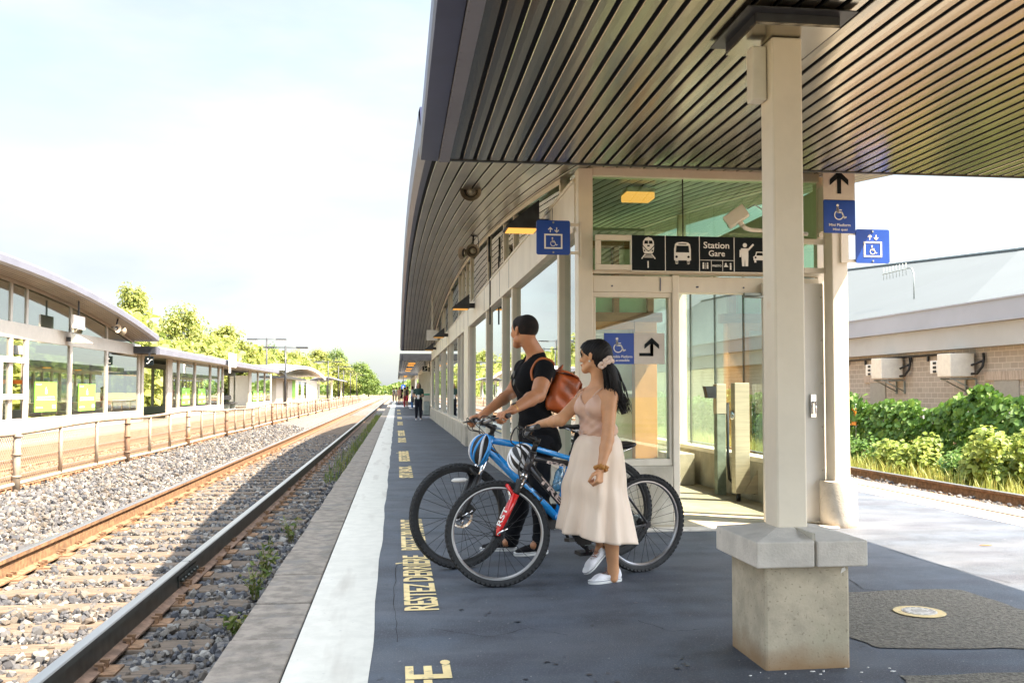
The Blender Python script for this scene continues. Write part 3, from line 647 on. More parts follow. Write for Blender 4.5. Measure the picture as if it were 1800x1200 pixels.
b = MB(); b.box((2.2, 12.3, 1.98), (3.25, 12.36, 2.0)); b.box((2.1, 12.48, 1.2), (xa - .05, 12.515, 1.24)); b.build('inner_rail', M['cream'], sb)
b = MB(); b.box((1.98, 11.2, .014), (2.35, 11.4, 1.1)); b.box((xb, 11.9, .014), (xb + .32, 12.5, .42)); b.build('inner_bench', M['plinth'], sb, bevel=.01)
lc = onY(1121, 347, 9.9)
t = thing('ceiling_light', (lc.x, lc.y, lc.z), 'glowing amber ceiling light behind the green upper glass', 'ceiling light')
b = MB(); b.obox(lc, (1, 0, 0), (0, 1, 0), (0, 0, 1), .155, .13, .035); b.build('diffuser', emis('amber_diffuser', (1.0, .40, .10), .24), t, bevel=.01)
b = MB(); b.obox(lc + Vector((0, 0, .055)), (1, 0, 0), (0, 1, 0), (0, 0, 1), .16, .135, .02); b.obox(lc + Vector((0, 0, (arch(9.9) - lc.z) / 2 + .04)), (1, 0, 0), (0, 1, 0), (0, 0, 1), .05, .05, (arch(9.9) - lc.z) / 2 - .03); b.build('housing', M['cream'], t)
# door leaf standing at the right of the opening
x0, x1 = onY(1340, 700, 8.34).x, onY(1446, 700, 8.34).x
dr = MB().box((x0, 8.30, .03), (x1, 8.345, 2.23)).build('door', mat('white_door_leaf', (.72, .69, .63), .4, var=.03, scale=3), sb, bevel=.006)
b = MB()
for z in (.1, .5, .9, 1.3, 1.7, 2.1): b.cyl((x1 - .025, 8.302, z), (x1 - .025, 8.296, z), .008, n=8)
hp = onY(1428, 712, 8.30); b.box((hp.x - .025, 8.272, hp.z - .11), (hp.x + .025, 8.298, hp.z + .10)); b.tube([(hp.x, 8.27, hp.z + .03), (hp.x, 8.235, hp.z + .03), (hp.x + .005, 8.23, hp.z - .08)], .011, 8); b.build('door_handle', M['chrome'], dr)
cl = onY(1316, 519, 8.36); b = MB(); b.box((cl.x - .05, 8.33, cl.z - .02), (cl.x + .22, 8.375, cl.z + .02)); b.tube([(cl.x + .1, 8.33, cl.z - .02), (cl.x - .1, 8.2, cl.z - .03), (cl.x + .12, 8.16, cl.z - .03)], .010, 6); b.build('door_closer', M['galv'], sb)

# ------------------------------------------------------------------ low canopies and walls further along the platform
def low_station(name, y0, y1, label, lamps):
    t = thing(name, (1.7, y0, 0), label, 'station building')
    b = MB(); slats(b, .30, 4.4, .127, .016, [y0, y1], lambda y: 2.80); b.build('soffit', [M['soffit2'], M['void']], t)
    b = MB(); b.box((.30, y0, 2.835), (4.5, y1, 2.86)); b.build('ceiling_void', M['void'], t)
    b = MB(); b.box((.14, y0 - .2, 2.80), (.295, y1, 3.10)); b.box((.30, y0 - .24, 2.78), (4.5, y0 - .005, 3.10)); b.box((.15, y0 - .2, 3.102), (4.5, y1, 3.13)); b.build('fascia', M['dark'], t)
    b = MB(); b.box((1.75, y0 + .6, 0), (4.1, y1 - .5, .5)); b.build('plinth', M['plinth'], t)
    y = y0 + .6; k = 0
    while y < y1 - 2.0:
        pane('window', 1.80, y + .08, y + 1.5, .52, 2.55, M['glassside'], t); b = MB(); b.box((1.72, y - .08, .502), (1.88, y + .08, 2.79)); b.build('mullion', M['cream'], t); y += 1.6
    b = MB(); b.box((1.73, y0 + .6, 2.56), (1.9, y1 - .5, 2.795)); b.build('header', M['cream'], t)
    for y in lamps:
        l = MB(); l.box((.62, y, 2.74), (1.0, y + .32, 2.795)); l.build('lamp', emis('amber_lamp_%d' % int(y), (1.0, .42, .08), .22), t)
    return t
low_station('station_canopy_building', 47.0, 78.0, 'low flat station canopy with amber ceiling lamps beyond the arched building', (51, 55, 63, 69))
low_station('small_canopy_building', 88.0, 118.0, 'farthest small flat canopy at the end of the waiting crowd', (90, 96))

# ------------------------------------------------------------------ opposite platform and its buildings
b = MB(); b.box((-15.5, 6, -.62), (-8.5, 170, 0)); struct(b.build('opposite_platform', M['pavesun']))
b = MB(); b.box((-8.52, 6, -.20), (-8.14, 170, .01)); struct(b.build('opposite_platform_coping', layer(mat('stained_coping', (.20, .14, .09), .9, var=.15, scale=3), (.16, .085, .045), 4, .5, .65, (1, .3, 1), amt=.7)))
b = MB(); b.box((-8.40, 6, -.62), (-8.2, 170, -.205)); struct(b.build('opposite_platform_face', layer(mat('stained_platform_face', (.22, .125, .07), .9, var=.15, scale=3), (.26, .12, .06), 3, .5, .65, amt=.7)))
OX = -10.7
M['soffit3'] = mat('shaded_brown_soffit', (.15, .125, .10), .5, metal=.3, var=.12, scale=1)  # darker copy of the soffit metal, its shade put into the colour
def oy(px, X=OX): return onX(px, 650, X).y
ob = thing('arched_station_building', (OX, 40, 0), 'glass station building with arched lilac roof on the opposite platform', 'station building')
YB = list(np.linspace(7, 39.9, 27))
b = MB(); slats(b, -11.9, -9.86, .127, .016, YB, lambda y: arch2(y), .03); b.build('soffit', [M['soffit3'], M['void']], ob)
b = MB(); b.grid([[(-15.4, y, arch2(y) + .04), (-9.84, y, arch2(y) + .04)] for y in YB]); b.build('ceiling_void', M['void'], ob)
b = MB(); b.grid([[(-9.86, y, arch2(y)), (-9.78, y, arch2(y) - .012), (-9.68, y, arch2(y) + .03), (-9.66, y, arch2(y) + .20), (-9.72, y, arch2(y) + .26), (-12.5, y, arch2(y) + .34), (-15.5, y, arch2(y) + .2)] for y in YB], False)
y = YB[-1]; b.add([(-9.86, y, arch2(y)), (-9.68, y, arch2(y) + .03), (-9.72, y, arch2(y) + .26), (-12.5, y, arch2(y) + .34), (-15.5, y, arch2(y) + .2), (-15.5, y, arch2(y) + .05)], [(0, 1, 2, 3, 4, 5)]); b.build('roof', M['fascia_l'], ob, fix=True)
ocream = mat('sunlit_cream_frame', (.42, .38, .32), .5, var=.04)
mul = [oy(p) for p in (-260, -180, -95, 16, 44, 122, 186, 243)]
for i, (ya, yb) in enumerate(zip(mul, mul[1:])):
    if i != 3: pane('window', OX, ya, yb, .50, 2.74, M['glassopp'], ob)
    pane('window', OX, ya, yb, 3.18, lambda y: arch2(y) - .02, M['glassopp'], ob)
for y in mul:
    b = MB(); b.box((OX - .03, y - .12, .46), (OX + .05, y + .12, 2.735)); b.build('mullion', ocream, ob); b = MB(); b.box((OX - .05, y - .07, 3.19), (OX + .04, y + .07, arch2(y) - .02)); b.build('mullion', ocream, ob)
b = MB(); b.box((OX - .05, 8, 2.737), (OX + .06, mul[-1] + .12, 3.185)); b.build('spandrel', ocream, ob)
b = MB(); b.box((OX - .1, 8, -.01), (OX + .1, mul[-1] + .14, .46)); b.build('plinth', M['cap'], ob)
b = MB(); b.grid([[(OX + .05, y, arch2(y) - .1), (OX + .05, y, arch2(y) - .004), (OX - .05, y, arch2(y) - .004)] for y in YB], False); b.build('head_rail', ocream, ob)
dd = MB(); ya, yb = mul[3] - .9, mul[4] - .05
for (a0, a1, z0, z1) in ((ya, yb, .04, .16), (ya, yb, 2.05, 2.2), (ya, ya + .18, .162, 2.048), (yb - .22, yb, .162, 2.048), (ya + .182, yb - .222, 1.02, 1.16)): dd.box((OX + .06, a0, z0), (OX + .12, a1, z1))
dd = dd.build('door', mat('white_door', (.80, .79, .76), .5, var=.02), ob)
b = MB(); b.box((OX + .125, yb - .17, 1.0), (OX + .17, yb - .09, 1.3)); b.build('door_handle', M['signwhite'], dd)
b = MB(); b.box((OX - .45, mul[0], 1.46), (OX - .43, mul[5] + 2.1, 1.58)); b.build('safety_stripe', mat('orange_stripe', (.80, .16, .03), .6, var=0), ob)
b = MB(); b.box((OX - 4.6, 8, 0), (OX - 4.5, mul[-1], .5)); b.box((OX - 4.6, 8, 2.75), (OX - 4.5, mul[-1], 3.1)); 
for y in np.linspace(10, mul[-1], 12): b.box((OX - 4.6, y - .1, .502), (OX - 4.5, y + .1, 2.748))
b.build('rear_wall', ocream, ob)
b = MB(); b.box((OX - .6, mul[1], .98), (OX - .55, mul[-1], 1.03)); b.build('handrail', M['cream'], ob)
M['lime'] = mat('lime_green_poster', (.22, .55, .06), .6, var=.03)
def poster(ya, yb, z0, z1, label, group=None):
    t = thing('poster', (OX + .02, ya, z0), label, 'poster', group)
    b = MB(); b.box((OX + .012, ya, z0), (OX + .022, yb, z1)); b.build('sheet', M['lime'], t)
    a = Art((OX + .022, ya, z0), (0, 1, 0), (0, 0, 1), .001); W_, H_ = yb - ya, z1 - z0
    for (x0, y0, x1, y1) in ((.05, .90, .28, .925), (.10, .47, .9, .505), (.08, .385, .92, .42), (.06, .12, .35, .16), (.80, .10, .95, .22)): a.rect(x0 * W_, y0 * H_, x1 * W_, y1 * H_)
    a.disc(.5 * W_, .79 * H_, .035 * H_); a.rect(.46 * W_, .60 * H_, .545 * W_, .75 * H_); a.build('poster_print', M['signwhite'], t)
def ozz(px, py): return onX(px, py, OX).z
for (pa, pb, pt, pbm, lb) in ((61, 99, 671, 723, 'large lime green poster in the window next to the white door'), (138, 167, 675, 721, 'lime green poster in the second window from the white door'),
        (320, 333.5, 682, 711, 'lime green poster left in the pair of low building windows'), (348.5, 360.5, 683, 709.5, 'lime green poster right in the pair beside the bench recess'),
        (445, 451, 687, 704, 'small lime poster beyond the bench recess, nearer of two'), (456, 462, 687, 703, 'small lime poster beyond the bench recess, farther of two')):
    poster(oy(pa), oy(pb), ozz((pa + pb) / 2, pbm), ozz((pa + pb) / 2, pt), lb)
# low building
y0 = 40.3; y1 = 79.5
lb = thing('low_station_building', (OX, y0, 0), 'long low cream station wing with flat lilac fascia on the opposite platform', 'station building')
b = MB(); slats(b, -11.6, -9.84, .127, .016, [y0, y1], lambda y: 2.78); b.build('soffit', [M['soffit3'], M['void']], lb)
b = MB(); b.box((-14.5, y0, 2.815), (-9.83, y1, 2.84)); b.build('ceiling_void', M['void'], lb)
b = MB(); b.prism([(-9.82, 2.76), (-9.68, 2.78), (-9.66, 3.02), (-9.75, 3.09), (-14.5, 3.12), (-14.5, 2.845), (-9.82, 2.845)], (0, y0 - .3, 0), (1, 0, 0), (0, 0, 1), (0, y1 - y0 + .3, 0)); b.build('roof', M['fascia_l'], lb, fix=True)
b = MB(); b.box((-14.4, y0 - .55, 2.80), (-9.8, y0 - .31, 3.08)); b.build('end_fascia', M['dark'], lb)
for (pa, pb) in ((300, 313), (313, 342), (342, 369), (369, 384), (384, 391), (440, 453), (453, 465), (465, 476)):
    pane('window', OX, oy(pa), oy(pb), .5, 2.74, M['glassopp'], lb)
for p, w_ in ((249, .3), (297, .9), (313, .24), (342, .26), (369, .26), (384, .25), (391, .3), (439, 1.1), (453, .35), (465, .35), (476, .4)):
    y = oy(p); b = MB(); b.box((OX - .03, y - w_ / 2, 0), (OX + .06, y + w_ / 2, 2.77)); b.build('pier', ocream, lb)
b = MB(); b.box((OX - .08, oy(299), -.01), (OX + .09, oy(391), .46)); b.build('plinth', M['cap'], lb); b = MB(); b.box((OX - .08, oy(436), -.01), (OX + .09, oy(476), .46)); b.build('plinth', M['cap'], lb)
b = MB(); b.box((OX - 2.6, y0, 0), (OX - 2.5, y1, .45)); b.box((OX - 2.6, y0, 2.5), (OX - 2.5, y1, 2.8))
for y in np.linspace(y0, y1, 16): b.box((OX - 2.6, y - .12, .452), (OX - 2.5, y + .12, 2.498))
b.build('rear_wall', ocream, lb)
b = MB(); b.box((OX - 1.2, oy(392), .012), (OX - 1.1, oy(432), .3)); b.build('recess_wall', M['plinth'], lb)
t = thing('platform_bench', (OX - .5, oy(415), 0), 'dark bench in the recess of the low opposite building', 'bench')
b = MB(); b.box((OX - .7, oy(411), .44), (OX - .2, oy(424), .52)); b.build('seat', M['dark'], t)
b = MB(); b.box((OX - .72, oy(411), .70), (OX - .66, oy(424), 1.0)); b.build('backrest', M['dark'], t)
for p in (412, 422): b = MB(); b.box((OX - .6, oy(p), 0), (OX - .3, oy(p) + .1, .438)); b.build('leg', M['galv'], t)
# hut with a small barrel roof, farther on
hb = thing('arched_hut', (OX, 97, 0), 'small pale hut with white barrel roof beyond the low opposite building', 'hut')
hy0, hy1 = 84.0, 132.0
def arch3(y): return 3.75 - .0016 * (y - 108) ** 2
YC = list(np.linspace(hy0, hy1, 13))
b = MB(); b.grid([[(-9.8, y, arch3(y)), (-9.7, y, arch3(y) + .3), (-12.0, y, arch3(y) + .5), (-15, y, arch3(y) + .3), (-15, y, arch3(y))] for y in YC], False); b.build('roof', mat('white_roof', (.7, .68, .66), .6, var=.05), hb)
b = MB(); b.box((-14.8, hy0 + 2, 0), (OX, hy0 + 7, 2.7)); b.box((-14.8, hy0 + 11, 0), (OX, hy1 - 2, 2.7)); b.box((-14.8, hy0 + 7.01, 2.25), (OX - .02, hy0 + 10.99, 2.69)); b.build('wall', ocream, hb)
b = MB(); b.box((OX - .4, hy0 + 7.01, .05), (OX - .35, hy0 + 10.99, 2.2)); b.build('door', M['glassopp'], hb)
for y in (hy0 + 15, hy0 + 21, hy0 + 27): b = MB(); b.box((OX + .005, y, .5), (OX + .03, y + 2.8, 2.4)); b.build('window', M['lime'] if y < hy0 + 16 else M['glassopp'], hb)
b = MB(); b.box((OX - 1, hy0 - 1, 2.45), (-9.6, hy0 + 18, 2.62)); b.build('awning', M['dark'], hb)
nwm = mat('pale_noise_wall', (.55, .62, .66), .7, var=.06, scale=.6)
b = MB(); b.box((-16.3, 80, -.6), (-16.1, 190, 2.3)); 
for k in range(37): b.box((-16.095, 80 + k * 3, -.6), (-16.0, 80.25 + k * 3, 2.32))
tag(b.build('noise_wall', nwm), 'long pale blue noise barrier wall behind the opposite platform', 'wall')
sh = thing('platform_shelter', (-10.4, 150, 0), 'small far shelter with curved lilac roof past the barrel roofed hut', 'shelter')
b = MB(); b.grid([[(x, y, 3.4 - .25 * (x + 10.6) ** 2 * .4) for x in np.linspace(-12.6, -8.6, 9)] for y in (140, 168)]); b.build('roof', M['fascia_l'], sh, thick=.15)
for y in (142, 166): b = MB(); b.box((-11.6, y, 0), (-11.4, y + .5, 3.0)); b.box((-9.7, y, 0), (-9.5, y + .5, 3.0)); b.build('post', M['cream'], sh)
b = MB(); b.box((-11.6, 141, .3), (-11.5, 167, 2.4)); b.build('panel', M['glassopp'], sh)

# ------------------------------------------------------------------ brick service building on the sunny side
bb = thing('brick_building', (20, 30, 0), 'long tan block building with grey metal fascia and pale roof on the sunny side', 'building')
bm_ = bpy.data.materials.new('tan_blockwork'); bm_.use_nodes = True; t_ = bm_.node_tree; bt = t_.nodes.new('ShaderNodeTexBrick'); co = t_.nodes.new('ShaderNodeTexCoord'); sp = t_.nodes.new('ShaderNodeSeparateXYZ'); cb = t_.nodes.new('ShaderNodeCombineXYZ')
t_.links.new(co.outputs['Object'], sp.inputs[0]); t_.links.new(sp.outputs['Y'], cb.inputs['X']); t_.links.new(sp.outputs['Z'], cb.inputs['Y']); t_.links.new(cb.outputs[0], bt.inputs['Vector'])
bt.inputs['Scale'].default_value = 1.0; bt.inputs['Brick Width'].default_value = .40; bt.inputs['Row Height'].default_value = .20; bt.inputs['Mortar Size'].default_value = .012
bt.inputs['Color1'].default_value = (.36, .32, .275, 1); bt.inputs['Color2'].default_value = (.42, .375, .325, 1); bt.inputs['Mortar'].default_value = (.58, .52, .46, 1); t_.links.new(bt.outputs['Color'], t_.nodes['Principled BSDF'].inputs['Base Color']); t_.nodes['Principled BSDF'].inputs['Roughness'].default_value = .9
M['block'] = bm_
b = MB(); b.box((20, 6, -.6), (20.4, 90, 2.74)); b.build('wall', bm_, bb)
b = MB(); b.box((19.55, 6, 2.745), (20.5, 90, 3.52)); b.build('lower_fascia', M['roofm'], bb)
b = MB(); b.box((19.3, 6, 3.525), (20.5, 90, 4.25)); b.box((19.27, 6, 3.525), (19.297, 90, 3.60)); b.box((19.25, 6, 4.22), (19.297, 90, 4.27)); b.build('upper_fascia', mat('grey_violet_fascia', (.36, .39, .46), .5, metal=.2, var=.05, scale=.3), bb)
pale = mat('white_membrane_roof', (.062, .078, .088), .7, var=.03, scale=.2)
b = MB(); ra = [(19.4, 4.275)] ; rows = []
for (y, zr) in ((6, 5.6), (30, 7.2), (42, 8.1), (60, 9.4), (90, 10.2)): rows.append([(19.4, y, 4.275), (30, y, zr), (30, y, zr - .25), (40, y, zr - .3)])
b.grid(rows, False); b.build('roof', pale, bb)
b = MB(); b.tube([(29.98, 6, 5.68), (29.98, 30, 7.28), (29.98, 42, 8.18), (29.98, 60, 9.48), (29.98, 90, 10.28)], .08, 6); b.build('ridge_cap', mat('ridge_grey', (.25, .3, .33), .5, var=.05), bb)
for pa in (1545, 1772):
    yb_ = onX(pa, 700, 20).y; b = MB(); b.box((19.94, yb_ - .9, 1.62), (19.998, yb_ + 1.15, 1.92)); b.build('door_lintel', mat('soldier_lintel', (.43, .36, .30), .9, var=.2, scale=8, stretch=(1, 3, .3)), bb)
    b = MB(); b.box((19.96, yb_ - .6, -.5), (19.998, yb_ + .65, 1.615)); d_ = b.build('door', mat('grey_service_door', (.33, .32, .29), .6, var=.05), bb)
b = MB(); ym = [onX(p, 640, 19.9).y for p in (1490, 1520, 1560, 1600, 1630, 1662)]; b.tube([(19.93, ym[0] + 3, 2.60), (19.93, onX(1676, 640, 19.9).y, 2.60)], .035, 6)
for y in ym: b.box((19.90, y - .04, 2.38), (19.96, y + .04, 2.62))
b.build('pipe', M['dark'], bb)
def ac(px, label):
    y = onX(px, 655, 19.4).y; t = thing('wall_cooling_unit', (20, y, 1.6), label, 'cooling unit', 'cooling units on the block wall')
    b = MB(); b.box((18.95, y - .40, 1.76), (19.85, y + .40, 2.56)); b.build('cabinet', M['ivory'], t, bevel=.02)
    b = MB(); b.box((18.95, y + .405, 1.88), (19.45, y + .85, 2.33)); h = b.build('intake_hood', mat('white_hood', (.75, .74, .70), .5, var=.03), t, bevel=.015)
    b = MB()
    for z in (1.90, 2.05, 2.20): b.box((18.935, y + .45, z), (18.948, y + .65, z + .09))
    b.build('louvre', M['black'], h)
    for s in (-.3, .3): b = MB(); b.box((19.0, y + s - .025, 1.66), (19.95, y + s + .025, 1.715)); b.tube([(19.1, y + s, 1.67), (19.95, y + s, 1.25)], .022, 6); b.box((19.93, y + s - .03, 1.15), (19.99, y + s + .03, 1.658)); b.build('bracket', M['galv'], t)
    b = MB(); b.tube([(19.7, y - .46, 1.85), (19.72, y - .72, 1.86), (19.85, y - .85, 2.1), (19.9, y - .85, 2.35), (19.92, y - .8, 2.55)], .045, 8); b.tube([(19.7, y - .46, 2.15), (19.75, y - .65, 2.2), (19.9, y - .82, 2.3)], .04, 8); b.build('hose', M['black'], t)
ac(1559, 'ivory cooling unit on the block wall, nearer the station post'); ac(1680, 'ivory cooling unit on the block wall with a white side pipe')
an = onX(1607, 540, 22); t = thing('roof_antenna', (22, an.y, 5.6), 'thin spiky aerial on the pale roof of the block building', 'antenna')
b = MB(); b.tube([(22, an.y, 5.0), (22, an.y, 6.3), (22, an.y + .15, 6.55), (22, an.y + .5, 6.6)], .03, 6); b.build('mast', M['galv'], t)
b = MB(); b.tube([(22, an.y + .4, 6.58), (22, an.y + 2.6, 6.58)], .02, 5)
for k in range(8): b.tube([(22, an.y + .6 + k * .27, 6.3), (22, an.y + .6 + k * .27, 6.86)], .012, 4)
b.build('rods', M['galv'], t)

# ------------------------------------------------------------------ chain link fence between the tracks
FXX = -5.2
fm = bpy.data.materials.new('chain_link_wire'); fm.use_nodes = True; t_ = fm.node_tree; P = t_.nodes['Principled BSDF']; P.inputs['Base Color'].default_value = (.27, .21, .16, 1); P.inputs['Metallic'].default_value = .2; P.inputs['Roughness'].default_value = .6
co = t_.nodes.new('ShaderNodeTexCoord'); sp = t_.nodes.new('ShaderNodeSeparateXYZ'); t_.links.new(co.outputs['Object'], sp.inputs[0])
def mth(op, a=None, b_=None, v0=None, v1=None):
    n = t_.nodes.new('ShaderNodeMath'); n.operation = op
    if a is not None: t_.links.new(a, n.inputs[0])
    if b_ is not None: t_.links.new(b_, n.inputs[1])
    if v0 is not None: n.inputs[0].default_value = v0
    if v1 is not None: n.inputs[1].default_value = v1
    return n.outputs[0]
def stripes(expr):
    m_ = mth('FRACT', mth('MULTIPLY', expr, v1=1 / .075)); d_ = mth('ABSOLUTE', mth('SUBTRACT', m_, v1=.5)); return mth('LESS_THAN', d_, v1=.13)
al = mth('MAXIMUM', stripes(mth('ADD', sp.outputs['Y'], sp.outputs['Z'])), stripes(mth('SUBTRACT', sp.outputs['Y'], sp.outputs['Z'])))
tr = t_.nodes.new('ShaderNodeBsdfTransparent'); ms = t_.nodes.new('ShaderNodeMixShader'); t_.links.new(al, ms.inputs[0]); t_.links.new(tr.outputs[0], ms.inputs[1]); t_.links.new(P.outputs[0], ms.inputs[2]); t_.links.new(ms.outputs[0], t_.nodes['Material Output'].inputs['Surface'])
fp = layer(mat('rusty_cream_pipe', (.27, .225, .175), .7, var=.15, scale=6, bump=.2), (.30, .15, .07), 5, .5, .66, (1, 1, .5), amt=.8)
fpr = layer(mat('rusty_brown_pipe', (.17, .115, .08), .8, var=.2, scale=6, bump=.2), (.22, .10, .05), 6, .5, .66, amt=.7)
fe = thing('chain_link_fence', (FXX, 10, -.17), 'rusty low chain link fence running between the two tracks', 'fence')
def ftop(y): return .70 + .03 * math.sin(y * .31 + .8) + .025 * math.sin(y * .83) - (.05 * math.exp(-((y - 33) / 2.5) ** 2))
ys = np.arange(9.0, 150, .9)
b = MB(); b.tube([(FXX, y, ftop(y)) for y in ys], .032, 8); b.build('top_rail', fp, fe)
b = MB(); b.tube([(FXX, y, -.05 + .015 * math.sin(y * .5)) for y in ys], .028, 8); b.build('bottom_rail', mat('pale_pipe', (.38, .33, .26), .6, var=.12, scale=4), fe)
b = MB(); b.grid([[(FXX - .03, y, -.07), (FXX - .03, y, ftop(y) - .02)] for y in ys], False); b.build('chain_link_mesh', fm, fe)
y = 10.1; k = 0
while y < 140:
    th = (k % 3 == 2); b = MB(); b.cyl((FXX + (.03 if th else 0), y, -.25 if th else -.06), (FXX + (.03 if th else 0), y, ftop(y) + (.02 if th else 0)), .05 if th else .030, n=10)
    if th:
        for z in (.05, .35, .60): b.cyl((FXX + .03, y, z), (FXX + .03, y, z + .03), .062, n=10)
    b.build('post', fpr if (th and k % 2) else fp, fe); y += 1.78 if y < 70 else 3.2; k += 1

# ------------------------------------------------------------------ light poles along the opposite platform
def lamp_pole(X, Y, zt, label):
    t = thing('light_pole', (X, Y, 0), label, 'light pole', 'twin headed light poles on the opposite platform')
    b = MB(); b.cyl((X, Y, 0), (X, Y, zt), .10, .075, n=10); b.build('pole', M['dark'], t)
    b = MB(); b.tube([(X - 1.6, Y, zt - .12), (X + 1.6, Y, zt - .12)], .035, 6); b.build('crossarm', M['dark'], t)
    for s in (-1, 1): b = MB(); b.box((X + s * 1.35 - .48, Y - .2, zt - .20), (X + s * 1.35 + .48, Y + .2, zt - .06)); b.build('lamp_head', M['dark'], t, bevel=.03)
XL = -12.4
for (px, pt, lbl) in ((469, 594, 'tallest twin light pole, standing behind the low lilac roof'), (502, 608, 'twin light pole in front of the white barrel roofed hut'), (577, 634, 'twin light pole just past the end of the barrel roof'),
        (595, 643, 'twin light pole behind the small far shelter'), (604, 651, 'thin far twin light pole against yellow trees'), (616, 655, 'very small far twin light pole by the tree bend'), (627, 658, 'farthest twin light pole down the line')):
    q = onX(px, pt, XL if px < 500 else -9.2); lamp_pole(q.x, q.y, q.z, lbl)
# ================================================================== fittings on the platform
def z_at(py, d): return CAMZ + (689 - py) * d / FPX
# ---- near column
cx0, cx1, cyf, cyb = 1.612, 2.005, 4.0, 4.42
t = thing('canopy_column', ((cx0 + cx1) / 2, (cyf + cyb) / 2, 0), 'square cream steel canopy column on a tall concrete pedestal with a capstone', 'column')
b = MB(); b.box((cx0, cyf, -.01), (cx1, cyb, .452)); pe = b.build('pedestal', M['pedestal'], t, bevel=.012)
b = MB(); kx, ky, kz = 1.555, 3.945, .455; lx, ly, lz = 2.065, 4.47, .567; jx = 1.825
ccx, ccy, hw = 1.812, 4.232, .074
def half(xa, xb, left):
    b = MB(); ty = .600
    V = [(xa, ky, kz), (xb, ky, kz), (xb, ly, kz), (xa, ly, kz), (xa, ky, lz), (xb, ky, lz), (xb, ly, lz), (xa, ly, lz)]
    ix = xb if left else xa; ox = ccx - hw - .01 if left else ccx + hw + .01
    b.add(V + [(ox, ccy - hw - .01, ty), (ix, ccy - hw - .01, ty), (ix, ccy + hw + .01, ty), (ox, ccy + hw + .01, ty)],
          [(3, 2, 1, 0), (0, 1, 5, 4), (1, 2, 6, 5), (2, 3, 7, 6), (3, 0, 4, 7)] + ([(4, 5, 9, 8), (5, 6, 10, 9), (6, 7, 11, 10), (7, 4, 8, 11), (8, 9, 10, 11)] if left else [(4, 5, 8, 9), (5, 6, 11, 8), (6, 7, 10, 11), (7, 4, 9, 10), (9, 8, 11, 10)]))
    b.build('capstone', M['cap'], t, bevel=.006, fix=True)
half(kx, jx - .006, True); half(jx + .006, lx, False)
b = MB(); b.box((jx - .0055, ky + .02, kz + .002), (jx + .0055, ly - .02, .60)); b.build('capstone_joint', M['plinth'], t)
b = MB(); b.box((ccx - hw, ccy - hw, .58), (ccx + hw, ccy + hw, 2.885)); b.build('steel_post', layer(M['cream'].copy(), (.66, .55, .42), 2.2, .63, .66, amt=.7), t, bevel=.010)
b = MB(); b.box((ccx - .20, ccy - .20, 2.887), (ccx + .20, ccy + .20, 2.90)); b.build('base_plate', M['soffit'], t)
b = MB(); b.box((ccx - .20, ccy - .20, 2.902), (ccx + .20, ccy - .185, 2.94)); b.box((ccx - .20, ccy - .18, 2.902), (ccx - .185, ccy + .2, 2.94)); b.box((ccx - .26, ccy - .26, 2.941), (ccx + .26, ccy + .26, 2.947)); b.build('bracket_plate', M['dark'], t)
b = MB(); b.box((ccx - hw - .075, ccy - .02, 2.60), (ccx - hw - .004, ccy + .06, 2.86)); b.build('junction_box', M['ivory'], t, bevel=.008)
b = MB(); b.prism([(-.012, -.014), (.012, .0), (.008, .014), (-.006, .008)], (1.975, cyf - .0005, .43), (1, 0, 0), (0, 0, 1), (0, -.002, 0)); b.build('chipped_mark', M['signwhite'], pe, fix=True)
b = MB()
for k in range(12):
    x, y = rnd.uniform(cx0 - .1, cx1 + .25), cyf - rnd.uniform(.01, .05) - rnd.random() ** 3 * .2; s_ = rnd.uniform(.002, .012)
    b.prism([(-s_, 0), (0, -s_ * .6), (s_ * 1.3, 0), (0, s_ * .5)], (x, y, .001), (1, 0, 0), (0, 1, 0), (0, 0, .003))
tag(b.build('paint_flakes', M['signwhite'], fix=True), kind='stuff')

# ---- signs
U, V_ = Vector((1, 0, 0)), Vector((0, 0, 1))
def panel(o, w_, h, m, parent, name='panel', t=.012, rad=0.0):
    o = Vector(o); b = MB()
    if rad:
        P = []
        for cx, cy, a0 in ((w_ - rad, rad, -90), (w_ - rad, h - rad, 0), (rad, h - rad, 90), (rad, rad, 180)):
            for k in range(5): a = R(a0 + 22.5 * k); P.append((cx + rad * math.cos(a), cy + rad * math.sin(a)))
    else: P = [(0, 0), (w_, 0), (w_, h), (0, h)]
    b.prism(P, o, U, V_, Vector((0, t, 0))); return b.build(name, m, parent, fix=True)
YS = 8.26
def rectpx(x0, y0, x1, y1, Y):
    a = onY(x0, y1, Y); c = onY(x1, y0, Y); return a, c.x - a.x, c.z - a.z
# header sign
o, w_, h = rectpx(1050, 420.5, 1462, 473.5, YS)
zb, zt = o.z, o.z + h
hd = thing('station_header_sign', (o.x, YS, zb), 'long black directional sign with train, bus, station and pick up pictograms above the entrance', 'sign')
b = MB(); xs = [onY(p, 450, YS).x for p in (1048, 1110, 1169.5, 1229.5, 1290.5, 1352, 1413, 1463)]
for (xa, xb) in ((xs[0], xs[1] - .002), (xs[6] + .002, xs[7])):
    b.box((xa, YS, zb), (xb, YS + .05, zb + .048)); b.box((xa, YS, zt - .048), (xb, YS + .05, zt))
b.box((xs[0], YS, zb + .05), (xs[0] + .045, YS + .05, zt - .05)); b.box((xs[7] - .055, YS, zb + .05), (xs[7], YS + .05, zt - .05)); b.box((xs[1], YS + .002, zb - .012), (xs[6], YS + .05, zb - .001))
b.build('sign_frame', M['cream'], hd, bevel=.004)
ph = zt - zb
